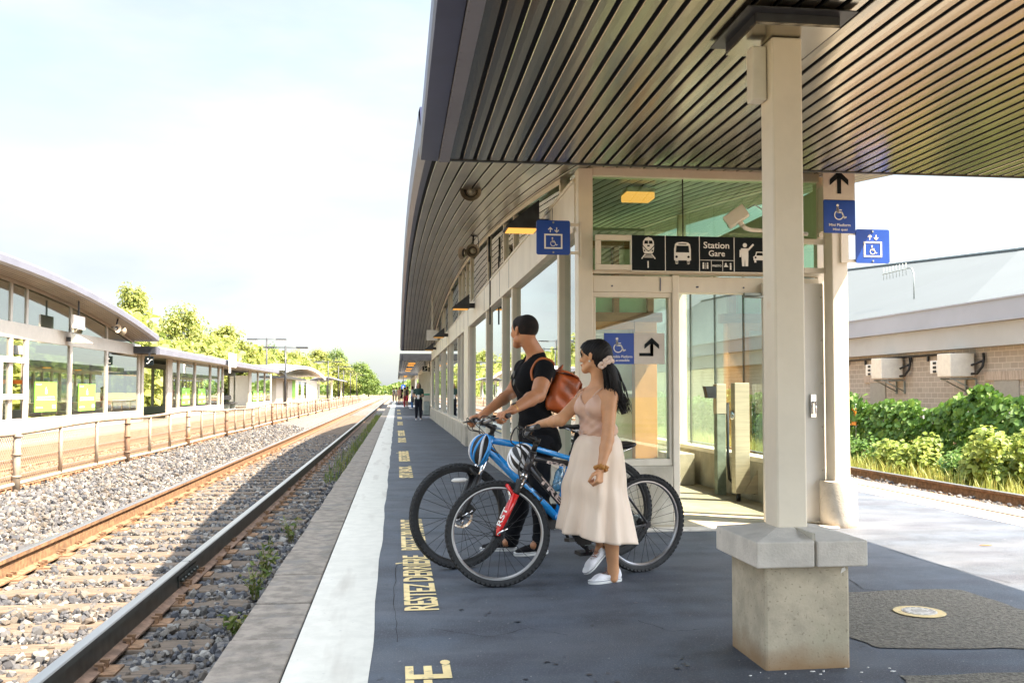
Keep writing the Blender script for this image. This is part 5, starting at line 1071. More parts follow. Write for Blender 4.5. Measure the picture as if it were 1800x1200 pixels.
def bicycle(name, label, rear, front, Rr, tr, lean, steer, S):
    """S: dict of frame numbers. local x forward, y to the rider's left, z up; origin at rear tyre contact"""
    rear, front = Vector(rear), Vector(front); d = front - rear; wb = d.length; fx = d.normalized(); ly = Vector((0, 0, 1)).cross(fx)
    T = Matrix.Translation(rear) @ Matrix((fx, ly, Vector((0, 0, 1)))).transposed().to_4x4() @ Matrix.Rotation(-lean, 4, 'X')
    root = thing(name, tuple(rear), label, 'bicycle')
    ha = R(S.get('ha', 70.0)); hd_ = Vector((-math.cos(ha), 0, math.sin(ha)))      # up the steering axis
    rake = .042; ax0 = Vector((wb, 0, Rr)); q = Vector((math.sin(ha), 0, math.cos(ha)))
    base = ax0 - q * rake                                                   # on the steering axis, abreast of the axle
    HB = base + hd_ * S['fork']; HT = HB + hd_ * S['head']
    St = Matrix.Translation(HB) @ Matrix.Rotation(steer, 4, hd_) @ Matrix.Translation(-HB); TS = T @ St
    def put(b, n, m, parent=root, st=False, fix=False):
        X = TS if st else T; b.v = [X @ p for p in b.v]; return b.build(n, m, parent, fix=fix)
    # wheels
    wheel(root, T, 0, Rr, tr, S['rim'], 'rear_wheel', S.get('rotor', False), None)
    wheel(root, TS, wb, Rr, tr, S['rim'], 'front_wheel', S.get('rotor', False), S.get('refl'))
    # frame
    BB = Vector((S['bbx'], 0, S['bbz'])); sa = R(72); ST = BB + Vector((-math.cos(sa), 0, math.sin(sa))) * S['seat_tube']; RA = Vector((0, 0, Rr))
    fr = S['paint']; b = MB()
    h1 = HB + hd_ * .03; h2 = HT - hd_ * .03
    b.tube([HB - hd_ * .002, HT + hd_ * .002], S.get('hr', .025), 16); b.tube([h1 + Vector((-.012, 0, 0)), h1.lerp(BB, .5) + Vector((0, 0, S.get('sag', 0))), BB], [S['dt'], S['dt'] * 1.02, S['dt']], 16)
    t2 = ST - Vector((0, 0, .03)); b.tube([h2 + Vector((-.012, 0, 0)), h2.lerp(t2, .45) + Vector((0, 0, .018)), t2], [S['tt'], S['tt'] * .95, S['tt'] * .75], 14, flat=.9)
    b.tube([BB, ST], .0175, 14)
    for s in (-1, 1):
        b.tube([BB + Vector((-.02, s * .03, 0)), BB.lerp(RA, .5) + Vector((0, s * .055, -.005)), RA + Vector((.02, s * .06, 0))], [.011, .0105, .009], 10)
        b.tube([ST + Vector((0, s * .014, -.06)), ST.lerp(RA, .5) + Vector((0, s * .05, .0)), RA + Vector((.005, s * .06, .01))], [.009, .009, .008], 10)
        b.obox(RA + Vector((.0, s * .06, .0)), (1, 0, 0), (0, 1, 0), (0, 0, 1), .024, .003, .020)
    b.cyl(BB + Vector((0, -.036, 0)), BB + Vector((0, .036, 0)), .023, n=16)
    frame = put(b, 'frame', fr)
    if S.get('tt_dark'):
        b = MB(); b.tube([h2 + Vector((-.03, 0, .0)), h2.lerp(t2, .45) + Vector((0, 0, .0185)), h2.lerp(t2, .8) + Vector((0, 0, .008))], [S['tt'] * 1.03] * 3, 14, flat=.9); put(b, 'frame_panel', S['tt_dark'], frame)
    # headset, fork
    b = MB(); b.cyl(HB - hd_ * .022, HB - hd_ * .0025, .027, n=18); put(b, 'headset', M['black'], root, True); b = MB(); b.cyl(HT + hd_ * .0025, HT + hd_ * .02, .024, n=18); b.cyl(HT + hd_ * .0205, HT + hd_ * (.02 + S['spacer']), .0165, n=14); put(b, 'headset', M['black'], root, True)
    lw = S.get('legw', .062); cr = HB - hd_ * .035
    b = MB(); b.tube([cr + Vector((.012, -lw, -.012)), cr + Vector((0, -lw * .5, .004)), cr + Vector((0, 0, .008)), cr + Vector((0, lw * .5, .004)), cr + Vector((.012, lw, -.012))], .021, 12); fk = put(b, 'fork_crown', S['crown'], root, True)
    lo_top = base + hd_ * (S['fork'] * .63) + q * .018
    for s in (-1, 1):
        b = MB(); b.cyl(cr + Vector((.012, s * lw, -.015)), lo_top + Vector((0, s * lw, 0)) - hd_ * .02, .0155, n=14); put(b, 'stanchion', M['chrome'], fk, True)
        if S.get('boot'): b = MB(); b.tube([lo_top + Vector((0, s * lw, 0)) + hd_ * (.012 * k) for k in range(9)], [.022 if k % 2 else .019 for k in range(9)], 12); put(b, 'fork_boot', M['black'], fk, True)
        b = MB(); b.tube([lo_top + Vector((0, s * lw, 0)), lo_top.lerp(ax0, .55) + Vector((0, s * lw, 0)), ax0 + Vector((-.006, s * lw, .02)), ax0 + Vector((0, s * (lw + .002), -.012))], [.023, .021, .0175, .013], 14); lg = put(b, 'fork_leg', S['lower'], fk, True)
        if s == 1 and S.get('fork_text'):
            p = lo_top.lerp(ax0, .80); u = (lo_top - ax0).normalized(); o_ = p + Vector((0, lw + .0215, 0)) - Vector((u.z, 0, -u.x)) * -.0
            X = TS; oo = X @ (o_ + Vector((.012, 0, 0))); uu = (X.to_3x3() @ u); vv = (X.to_3x3() @ Vector((0, -1, 0)).cross(u)) * -1
            nn = X.to_3x3() @ Vector((0, 1, 0)); vv = nn.cross(uu)
            text_obj('lettering', S['fork_text'], oo - vv * .004, uu, vv, .12, .028, M['signwhite'], lg, .001, .02)
    arch_c = lo_top + hd_ * -.01 + q * .028
    b = MB(); b.tube([lo_top + Vector((.01, -lw, -.01)), arch_c + Vector((.02, -lw * .7, .045)), arch_c + Vector((.028, 0, .062)), arch_c + Vector((.02, lw * .7, .045)), lo_top + Vector((.01, lw, -.01))], .0125, 10); put(b, 'fork_brace', S['lower'], fk, True)
    b = MB(); b.cyl(ax0 + Vector((0, -.085, 0)), ax0 + Vector((0, .085, 0)), .006, n=8); b.tube([ax0 + Vector((0, .082, 0)), ax0 + Vector((-.01, .095, .01)), ax0 + Vector((-.06, .097, .035))], .006, 8); put(b, 'quick_release', M['chrome'], fk, True)
    if S.get('rotor'):
        b = MB(); b.obox(ax0 + Vector((-.06, .045, .045)), (.7, 0, .7), (0, 1, 0), (-.7, 0, .7), .035, .022, .025); put(b, 'brake_caliper', M['black'], fk, True)
    else:
        b = MB()
        for s in (-1, 1): b.tube([lo_top + Vector((.024, s * lw * .8, -.055)), lo_top + Vector((.040, s * lw * .75, .01)), lo_top + Vector((.044, s * lw * .6, .055))], [.010, .008, .006], 8); b.obox(lo_top + Vector((.03, s * .028, -.03)), (1, 0, 0), (0, 1, 0), (0, 0, 1), .012, .014, .008)
        b.tube([lo_top + Vector((.044, -lw * .6, .055)), lo_top + Vector((.044, lw * .6, .055))], .003, 6); put(b, 'rim_brake', M['chrome'], fk, True)
    # stem, bar, grips, levers
    sp_ = HT + hd_ * (.02 + S['spacer']); bc = sp_ + Vector((S['stem'], 0, S['rise']))
    b = MB(); b.tube([sp_ - hd_ * .03, sp_ + hd_ * .012], .021, 14); b.tube([sp_ - hd_ * .01, bc], [.018, .017], 12); b.cyl(bc + Vector((0, -.026, 0)), bc + Vector((0, .026, 0)), .021, n=14); put(b, 'stem', M['black'], root, True)
    bw = S['bar'] / 2; br = S['bar_rise']
    pts = [Vector((-.03, s * y, z)) for s in (1,) for (y, z) in ()] 
    pts = [bc + Vector((-.055, -bw, br + .006)), bc + Vector((-.02, -bw * .55, br)), bc + Vector((.0, -bw * .26, br * .15)), bc, bc + Vector((0, bw * .26, br * .15)), bc + Vector((-.02, bw * .55, br)), bc + Vector((-.055, bw, br + .006))]
    b = MB(); b.tube(pts, .0125, 12); hb_ = put(b, 'handlebar', S['barm'], root, True)
    gl = []
    for s in (-1, 1):
        e = bc + Vector((-.056, s * (bw + .002), br + .006)); i_ = bc + Vector((-.036, s * (bw - .125), br + .004)); b = MB()
        b.tube([e, e.lerp(i_, .04), e.lerp(i_, .5), e.lerp(i_, .96), i_], [.0165, .018, .0165, .0175, .0175], 14); put(b, 'grip', M['black'], hb_, True)
        b = MB(); k = i_ + Vector((.004, -s * .02, 0)); b.obox(k + Vector((.015, 0, -.005)), (1, 0, 0), (0, 1, 0), (0, 0, 1), .026, .016, .017); b.tube([k + Vector((.03, 0, -.008)), k + Vector((.055, s * .03, -.012)), k + Vector((.058, s * .10, -.014)), k + Vector((.052, s * .135, -.014))], [.008, .007, .006, .006], 8, flat=.7); b.cyl(k + Vector((-.012, -s * .03, -.012)), k + Vector((.022, -s * .03, -.014)), .014, n=10); put(b, 'brake_lever', M['black'] if s < 0 else S.get('lever', M['black']), hb_, True)
        gl.append((TS @ e.lerp(i_, .5), TS @ e, TS @ i_))
    b = MB()
    for s, c0 in ((-1, -.03), (1, .03)):
        k = bc + Vector((-.01, s * bw * .58, br)); b.tube(spl([k + Vector((.03, 0, 0)), k + Vector((.075, -s * .05, .012)), bc + Vector((.095, s * .03, -.045)), HT + Vector((.07, c0, .02)), HB + Vector((.05, c0 * 1.4, 0)), HB + Vector((.03, c0, -.08))]), .003, 6)
        b.tube(spl([k + Vector((.02, 0, -.01)), k + Vector((.055, -s * .07, .0)), HT + Vector((.075, -c0, .04)), HT + Vector((.02, -c0 * 1.2, -.03)), h1.lerp(BB, .2) + Vector((0, -c0, -.0))]), .003, 6)
    put(b, 'brake_cable', M['black'], root, True)
    # seat post and saddle
    sdir = (ST - BB).normalized(); SP = ST + sdir * S['post']
    b = MB(); b.cyl(ST - sdir * .02, SP, .0145, n=14); b.cyl(ST - sdir * .005, ST + sdir * .022, .020, n=14); b.obox(SP + Vector((0, 0, .012)), (1, 0, 0), (0, 1, 0), (0, 0, 1), .026, .024, .014); put(b, 'seat_post', M['black'])
    b = MB(); rows = []; sc_ = SP + Vector((-.01, 0, .052))
    for (x, w_, z, th) in ((.155, .006, -.012, .006), (.15, .018, -.008, .016), (.10, .021, .0, .022), (.03, .028, .0, .026), (-.04, .052, .004, .032), (-.09, .076, .012, .036), (-.125, .074, .017, .030), (-.14, .05, .017, .015), (-.142, .01, .014, .004)):
        rows.append([sc_ + Vector((x, w_ * math.cos(a), z + (th * .35 if math.sin(a) > 0 else th) * math.sin(a) - (th * .15 if math.sin(a) > 0 and abs(math.cos(a)) < .4 else 0))) for a in [2 * math.pi * i / 16 for i in range(16)]])
    b.grid(rows, True, True); sd_ = put(b, 'saddle', M['black'], fix=True)
    b = MB()
    for s in (-1, 1): b.tube([sc_ + Vector((.11, s * .012, -.018)), sc_ + Vector((.04, s * .022, -.038)), sc_ + Vector((-.05, s * .022, -.038)), sc_ + Vector((-.11, s * .04, -.012))], .0038, 6)
    put(b, 'saddle_rail', M['chrome'], sd_)
    # drive train
    b = MB(); yk = -.045; b.lathe([(.02, -.003), (.088, -.003), (.092, 0), (.088, .003), (.02, .003)], BB + Vector((0, yk, 0)), (0, 1, 0), 36, smooth=False)
    for i in range(36): a = 2 * math.pi * i / 36; b.obox(BB + Vector((.093 * math.cos(a), yk, .093 * math.sin(a))), (math.cos(a), 0, math.sin(a)), (0, 1, 0), (-math.sin(a), 0, math.cos(a)), .005, .002, .004)
    ch = put(b, 'chainring', M['black'])
    ca = R(S.get('crank', 250)); cd = Vector((math.cos(ca), 0, math.sin(ca)))
    for s in (-1, 1):
        e = BB + cd * (.17 * s) + Vector((0, -s * .075, 0)); b = MB(); b.tube([BB + Vector((0, -s * .06, 0)), e], [.016, .012], 10, flat=.7); ck = put(b, 'crank_arm', M['black'])
        b = MB(); b.obox(e + Vector((0, -s * .06, 0)), (1, 0, 0), (0, 1, 0), (0, 0, 1), .045, .04, .012); put(b, 'pedal', M['black'], ck)
    b = MB(); co_ = RA + Vector((0, -.045, 0)); b.lathe([(.015, .018), (.024, .018), (.03, .008), (.04, -.002), (.05, -.01), (.05, -.013), (.015, -.013)], co_, (0, 1, 0), 24, smooth=False); put(b, 'cassette', M['galv'])
    b = MB(); b.tube([BB + Vector((0, yk, .091)), co_ + Vector((0, 0, .042))], .004, 6); b.tube([BB + Vector((0, yk, -.091)), co_ + Vector((.03, 0, -.125)), co_ + Vector((.0, 0, -.13)), co_ + Vector((.03, 0, -.07)), co_ + Vector((.03, 0, -.02))], .004, 6); put(b, 'chain', M['galv'])
    b = MB(); b.tube([co_ + Vector((.0, .0, -.03)), co_ + Vector((.025, -.01, -.06)), co_ + Vector((.015, -.005, -.12))], [.016, .018, .012], 8, flat=.7); put(b, 'rear_derailleur', M['black'])
    return dict(root=root, T=T, TS=TS, grips=gl, HB=HB, HT=HT, BB=BB, ST=ST, SP=SP, bc=bc, h1=h1, h2=h2, t2=t2, frame=frame, saddle=sc_, RA=RA)

paint_blue = mat('bike_blue_paint', (.015, .26, .66), .22, var=.03, coat=.6)
paint_dark = mat('bike_graphite_paint', (.035, .032, .036), .3, metal=.3, var=.1, coat=.4)
fork_red = mat('fork_red_paint', (.62, .012, .012), .25, var=.03, coat=.5)
silver = mat('silver_alloy', (.36, .36, .37), .35, metal=.9, var=.05)

A_R, A_F = W(1126, 900, 6.42), W(873, 900, 5.94); A_R.z = A_F.z = 0
bkA = bicycle('mountain_bike', 'graphite mountain bike with red suspension fork held by the woman', A_R, A_F, .331, .027, R(4), R(-25),
   dict(rim=silver, bbx=.425, bbz=.29, fork=.43, head=.115, seat_tube=.43, dt=.0235, tt=.019, paint=paint_dark, tt_dark=None, spacer=.075, crown=M['chrome'], lower=fork_red, boot=True, stem=.075, rise=.035, bar=.60, bar_rise=.03, barm=silver, post=.12, fork_text='RST', crank=255))
B_R, B_F = W(1074, 900, 6.98), W(810, 900, 6.52); B_R.z = B_F.z = 0
bkB = bicycle('mountain_bike', 'bright blue mountain bike with disc brakes held by the man', B_R, B_F, .362, .029, R(-5), R(2),
   dict(rim=M['black'], bbx=.44, bbz=.315, fork=.475, head=.125, seat_tube=.47, dt=.032, tt=.024, paint=paint_blue, spacer=.055, crown=M['black'], lower=M['black'], stem=.085, rise=.03, bar=.66, bar_rise=.025, barm=silver, post=.17, rotor=True, refl=1.57, crank=70, ha=69, hr=.031))
def tube_text(bk, body, p, q, r, t0, t1, hgt, m, flip=1):
    """lettering on the rider's-left face of a tube p-q (local), reading from p to q"""
    X = bk['T']; nn = X.to_3x3() @ Vector((0, 1, 0)); a = X @ p.lerp(q, t0); c = X @ p.lerp(q, t1); u = (c - a).normalized(); v = nn.cross(u)
    text_obj('lettering', body, a + nn * r - v * hgt / 2, u, v, (c - a).length, hgt, m, bk['frame'], .0012, .03)
letterred = mat('letter_white_red', (.75, .62, .58), .4, var=.3, scale=50)
tube_text(bkA, 'TREK', bkA['h1'], bkA['BB'], .0236, .16, .66, .034, letterred); tube_text(bkA, '820', bkA['h2'], bkA['t2'], .0188, .18, .42, .020, letterred)
a_ = MB(); Bt = bkB
p, q = Bt['h1'], Bt['BB']; u = (q - p).normalized(); v = Vector((0, 1, 0)).cross(u)
def mk(t0, t1, v0, v1):
    o_ = p + u * ((q - p).length * t0) + Vector((0, .0315, 0)); l_ = (q - p).length * (t1 - t0); a_.prism([(0, v0), (l_, v0), (l_, v1), (0, v1)], o_, u, v, Vector((0, .0022, 0)))
for (t0, t1, v0, v1) in ((.50, .60, -.022, -.014), (.50, .515, -.013, .022), (.50, .60, .014, .022), (.64, .76, -.022, -.014), (.745, .76, -.013, .022), (.64, .76, .014, .022)): mk(t0, t1, v0, v1)
a_.v = [Bt['T'] @ x for x in a_.v]; a_.build('black_emblem', M['black'], Bt['frame'], fix=True)

# saddle bag, bottles
X = bkB['T']; s_ = bkB['saddle']
t = thing('saddle_bag', tuple(X @ (s_ + Vector((-.09, 0, -.1)))), 'black wedge bag strapped under the saddle of the blue bike', 'bag')
b = MB(); b.prism([(-.02, -.03), (-.15, -.035), (-.155, -.13), (-.08, -.17), (.0, -.15)], s_ + Vector((.0, -.045, -.01)), (1, 0, 0), (0, 0, 1), (0, .09, 0)); b.v = [X @ p for p in b.v]; b.build('pouch', mat('bag_black_fabric', (.016, .017, .022), .8, var=.2, bump=.2), t, bevel=.015, fix=True)
b = MB(); b.obox(s_ + Vector((.01, 0, -.125)), (1, 0, 0), (0, 1, 0), (0, 0, 1), .012, .03, .02); b.v = [X @ p for p in b.v]; b.build('strap', M['black'], t)
def bottle(bk, f, label, col, r=.034, side=.0):
    X = bk['T']; a = bk['BB'].lerp(bk['ST'], f); d = (bk['ST'] - bk['BB']).normalized(); nrm = Vector((d.z, 0, -d.x)); c0 = a + nrm * .055 + Vector((0, side, 0))
    t = thing('water_bottle', tuple(X @ c0), label, 'bottle'); m_ = glass('bottle_%s' % label[:4], col, .10)
    b = MB(); b.lathe([(.001, 0), (r, .003), (r, .07), (r * .88, .08), (r, .09), (r, .135), (r * .6, .165), (.014, .17), (.014, .185)], c0, d, 20); b.v = [X @ p for p in b.v]; b.build('body', m_, t)
    b = MB(); b.lathe([(.016, .17), (.016, .19), (.001, .191)], c0, d, 14); b.v = [X @ p for p in b.v]; b.build('cap', paint_blue, t)
    b = MB(); b.tube([c0 - nrm * .03 + d * .12, c0 + Vector((0, .036, 0)) + d * .07, c0 + nrm * .037 + d * .03, c0 - d * .006, c0 - nrm * .03 + d * .02], .003, 6); b.v = [X @ p for p in b.v]; b.build('cage', M['black'], t)
bottle(bkB, .38, 'clear blue bottle on the seat tube of the blue bike', (.35, .62, .85))

# ---- helmets hung from the bars
def helmet(name, label, c, ax, up, base, ribs, L_=.145, Wd=.105, H=.115):
    c = Vector(c); ax = Vector(ax).normalized(); up = Vector(up); up = (up - ax * up.dot(ax)).normalized(); sd2 = up.cross(ax)
    t = thing(name, tuple(c), label, 'helmet')
    def pt(u_, w_, k=1.0):
        return c + ax * (L_ * k * math.sin(u_)) + sd2 * (Wd * k * math.sin(w_) * math.cos(u_)) + up * (H * k * math.cos(w_) * math.cos(u_))
    b = MB(); b.grid([[pt(-math.pi / 2 + math.pi * i / 14, R(-96) + R(192) * j / 18, .93) for j in range(19)] for i in range(15)]); b.build('liner', base, t, thick=.02)
    for j in range(7):
        w0 = R(-84 + 28 * j); b = MB(); pts = [pt(R(-84) + R(168) * i / 12, w0 + .18 * math.sin(R(-84) + R(168) * i / 12) * (1 if j % 2 else -1)) for i in range(13)]
        b.tube(pts, [.004 + .009 * math.sin(math.pi * i / 12) for i in range(13)], 8, flat=.8); b.build('shell_rib', ribs if not isinstance(ribs, list) else ribs[j % len(ribs)], t)
    b = MB(); b.tube([pt(R(-80) + R(160) * i / 12, R(-95), 1.0) for i in range(13)] + [pt(R(80) - R(160) * i / 12, R(95), 1.0) for i in range(13)], .010, 8, closed=True); b.build('brim', base if not isinstance(ribs, list) else ribs[0], t)
    b = MB(); lo_ = c - up * .11
    for s in (-1, 1): b.tube([pt(.35, s * R(90)), lo_ + sd2 * s * .03, lo_ - up * .02], .004, 6, flat=.5)
    b.build('chin_strap', M['black'], t)
fa = (A_F - A_R).normalized(); ca_ = W(919, 807, 6.16)
helmet('cycle_helmet', 'white ribbed cycle helmet hanging from the bar of the graphite bike', ca_, UP * .75 + RT * -.45 + F0 * .35, (-F0) * .8 - RT * .45 + UP * .1, M['black'], mat('helmet_white', (.78, .78, .80), .3, var=.02, coat=.4), .100, .092, .095)
helmet('cycle_helmet', 'blue and white cycle helmet hanging in front of the blue bike', W(848, 790, 6.42), UP * .9 + RT * .25, (-F0) * .5 - RT * .85, M['black'], [paint_blue, mat('helmet_silver', (.6, .62, .66), .35, var=.05), paint_blue], .105, .078, .085)
# ================================================================== people
class SDF:
    """implicit surface on a grid: rounded limbs blended together, then meshed as one continuous skin"""
    def __init__(s, prims, res, pad=.03):
        s.res = res; P = np.array([[tuple(p[0]), tuple(p[1])] for p in prims]); Rm = np.array([max(p[2], p[3]) for p in prims])
        s.lo = (P.min(1) - Rm[:, None]).min(0) - pad; hi = (P.max(1) + Rm[:, None]).max(0) + pad
        s.n = np.ceil((hi - s.lo) / res).astype(int) + 1; s.D = np.full(s.n, 1.0, np.float32); s.union(prims)
    def ax(s, sl=None): return [s.lo[i] + s.res * np.arange(s.n[i], dtype=np.float32) for i in range(3)]
    def grid(s): a = s.ax(); return np.meshgrid(*a, indexing='ij', sparse=True)
    def union(s, prims):
        A = s.ax()
        for p in prims:
            a, b, ra, rb = np.array(p[0], float), np.array(p[1], float), p[2], p[3]; k = p[4] if len(p) > 4 else .02; fl = p[5] if len(p) > 5 else None
            m = max(ra, rb) + max(k, s.res * 3) + .01
            i0 = np.maximum(((np.minimum(a, b) - m - s.lo) / s.res).astype(int), 0); i1 = np.minimum(((np.maximum(a, b) + m - s.lo) / s.res).astype(int) + 2, s.n)
            if (i1 <= i0).any(): continue
            sl = tuple(slice(i0[i], i1[i]) for i in range(3)); X, Y, Z = np.meshgrid(*[A[i][sl[i]] for i in range(3)], indexing='ij')
            q = np.stack([X - a[0], Y - a[1], Z - a[2]], -1); ba = b - a
            if fl is not None:
                nrm = np.array(fl[0], float); nrm /= np.linalg.norm(nrm); f_ = 1 / fl[1] - 1; q = q + (f_ * (q @ nrm))[..., None] * nrm; ba = ba + f_ * (ba @ nrm) * nrm
            L2 = max(ba @ ba, 1e-9); t = np.clip((q @ ba) / L2, 0, 1); d = np.linalg.norm(q - t[..., None] * ba, axis=-1) - (ra + (rb - ra) * t)
            if fl is not None: d = d * fl[1] ** .5
            D = s.D[sl]; h = np.clip(.5 + .5 * (D - d) / k, 0, 1); s.D[sl] = D * (1 - h) + d * h - k * h * (1 - h)
        return s
    def mesh(s, name, m, parent, D=None, thick=0):
        D = s.D if D is None else np.broadcast_to(D, s.n).astype(np.float32); S = D < 0
        c = [S[i:s.n[0] - 1 + i, j:s.n[1] - 1 + j, k:s.n[2] - 1 + k] for i in (0, 1) for j in (0, 1) for k in (0, 1)]
        cnt = sum(x.astype(np.int8) for x in c); act = np.argwhere((cnt > 0) & (cnt < 8)); idx = -np.ones(s.n - 1, np.int32); idx[tuple(act.T)] = np.arange(len(act))
        val = {}; 
        for i in (0, 1):
            for j in (0, 1):
                for k in (0, 1): val[i, j, k] = D[act[:, 0] + i, act[:, 1] + j, act[:, 2] + k]
        acc = np.zeros((len(act), 3)); num = np.zeros(len(act))
        for a in range(3):
            o1, o2 = [x for x in range(3) if x != a]
            for u in (0, 1):
                for v in (0, 1):
                    p = [0, 0, 0]; p[o1] = u; p[o2] = v; q = list(p); q[a] = 1; v0, v1 = val[tuple(p)], val[tuple(q)]; cr = (v0 < 0) != (v1 < 0)
                    t = np.where(cr, v0 / np.where(cr, v0 - v1, 1), 0); pos = np.zeros((len(act), 3)); pos[:, o1] = u; pos[:, o2] = v; pos[:, a] = t; acc[cr] += pos[cr]; num[cr] += 1
        V = s.lo + s.res * (act + acc / np.maximum(num, 1)[:, None]); F = []
        for a in range(3):
            o1, o2 = [(1, 2), (2, 0), (0, 1)][a]; sl0 = [slice(None)] * 3; sl1 = [slice(None)] * 3; sl0[a] = slice(0, -1); sl1[a] = slice(1, None)
            e = np.argwhere(S[tuple(sl0)] != S[tuple(sl1)]); e = e[(e[:, o1] > 0) & (e[:, o2] > 0) & (e[:, o1] < s.n[o1] - 1) & (e[:, o2] < s.n[o2] - 1)]; neg = S[tuple(e.T)]
            def cell(d1, d2): x = e.copy(); x[:, o1] -= d1; x[:, o2] -= d2; return idx[tuple(x.T)]
            Q = np.stack([cell(0, 0), cell(1, 0), cell(1, 1), cell(0, 1)], 1); Q[~neg] = Q[~neg][:, ::-1]; F.append(Q[:, :])
        F = np.concatenate(F); F = F[(F >= 0).all(1)]
        o = np_mesh(name, V, F, m, parent, True)
        if thick: md = o.modifiers.new('solid', 'SOLIDIFY'); md.thickness = thick
        return o

def vt(v): return np.array(tuple(v), float)
def nz(v): v = Vector(v); return v.normalized()
FH = Vector((math.sin(PHI), math.cos(PHI), 0)); UZ = Vector((0, 0, 1))

def head_prims(c, f, u, neckb, nr, sc=1.0, jaw=1.0):
    f = nz(f); u = nz(u - f * u.dot(f)); s = u.cross(f); g = lambda a, b, d: c + (f * a + s * b + u * d) * sc; r = lambda x: x * sc
    P = [(g(-.030, 0, .032), g(.022, 0, .034), r(.083), r(.076), .03, (s, .90)), (g(.03, 0, .0), g(.040, 0, -.055), r(.060), r(.046), .03, (s, .95)),
         (g(.076, 0, -.092), g(.066, 0, -.085), r(.021), r(.022), .02), (g(.02, .046, -.062), g(.07, .012, -.092), r(.022) * jaw, r(.018), .02), (g(.02, -.046, -.062), g(.07, -.012, -.092), r(.022) * jaw, r(.018), .02),
         (g(.085, 0, .018), g(.106, 0, -.022), r(.008), r(.013), .012), (g(.100, .010, -.028), g(.1, -.010, -.028), r(.009), r(.009), .008), (g(.078, .030, .028), g(.078, -.030, .028), r(.014), r(.014), .015),
         (g(.060, .045, -.018), g(.06, .045, -.022), r(.020), r(.020), .02), (g(.060, -.045, -.018), g(.06, -.045, -.022), r(.020), r(.020), .02), (g(.088, .014, -.056), g(.088, -.014, -.056), r(.0095), r(.0095), .006), (g(.086, .011, -.066), g(.086, -.011, -.066), r(.0095), r(.0095), .006)]
    for q in (-1, 1): P += [(g(-.008, q * .077, .012), g(-.004, q * .074, -.022), r(.020), r(.013), .008, (s + f * q * .3, .45))]
    P += [(g(-.028, 0, -.045), neckb, nr, nr * 1.08, .03)]
    return P, g
def hand_prims(wr, d, n, t, sc=1.0, curl=(45, 65, 40), spread=.0):
    """wr wrist, d towards knuckles, n back of hand, t thumb side"""
    d = nz(d); n = nz(n - d * n.dot(d)); t = nz(t - d * t.dot(d) - n * t.dot(n)); P = []
    for i, (o, l, mc) in enumerate(((.030, .95, .086), (.010, 1.05, .090), (-.010, 1.0, .086), (-.029, .80, .078))):
        k = wr + (d * mc + t * o) * sc; P.append((wr + (d * .012 + t * o * .55) * sc, k, .014 * sc, .0125 * sc, .012, (n, .85))); a = 0; p = k; dd = nz(d + t * o * spread)
        for j, (ln, c_) in enumerate(zip((.043, .027, .022), curl)):
            a += R(c_ + (i - 1.5) * 4); q = p + (dd * math.cos(a) - n * math.sin(a)) * ln * l * sc; P.append((p, q, (.0098 - .0008 * j) * sc, (.0090 - .0008 * j) * sc, .004)); p = q
    b0 = wr + (d * .022 + t * .022 - n * .006) * sc; b1 = b0 + (d * .55 + t * .65 - n * .35).normalized() * .045 * sc; b2 = b1 + (d * .85 + t * .05 - n * .5).normalized() * .033 * sc; b3 = b2 + (d * .75 - t * .25 - n * .6).normalized() * .025 * sc
    P += [(b0, b1, .014 * sc, .0115 * sc, .012), (b1, b2, .0110 * sc, .0095 * sc, .004), (b2, b3, .0095 * sc, .0078 * sc, .003)]
    return P

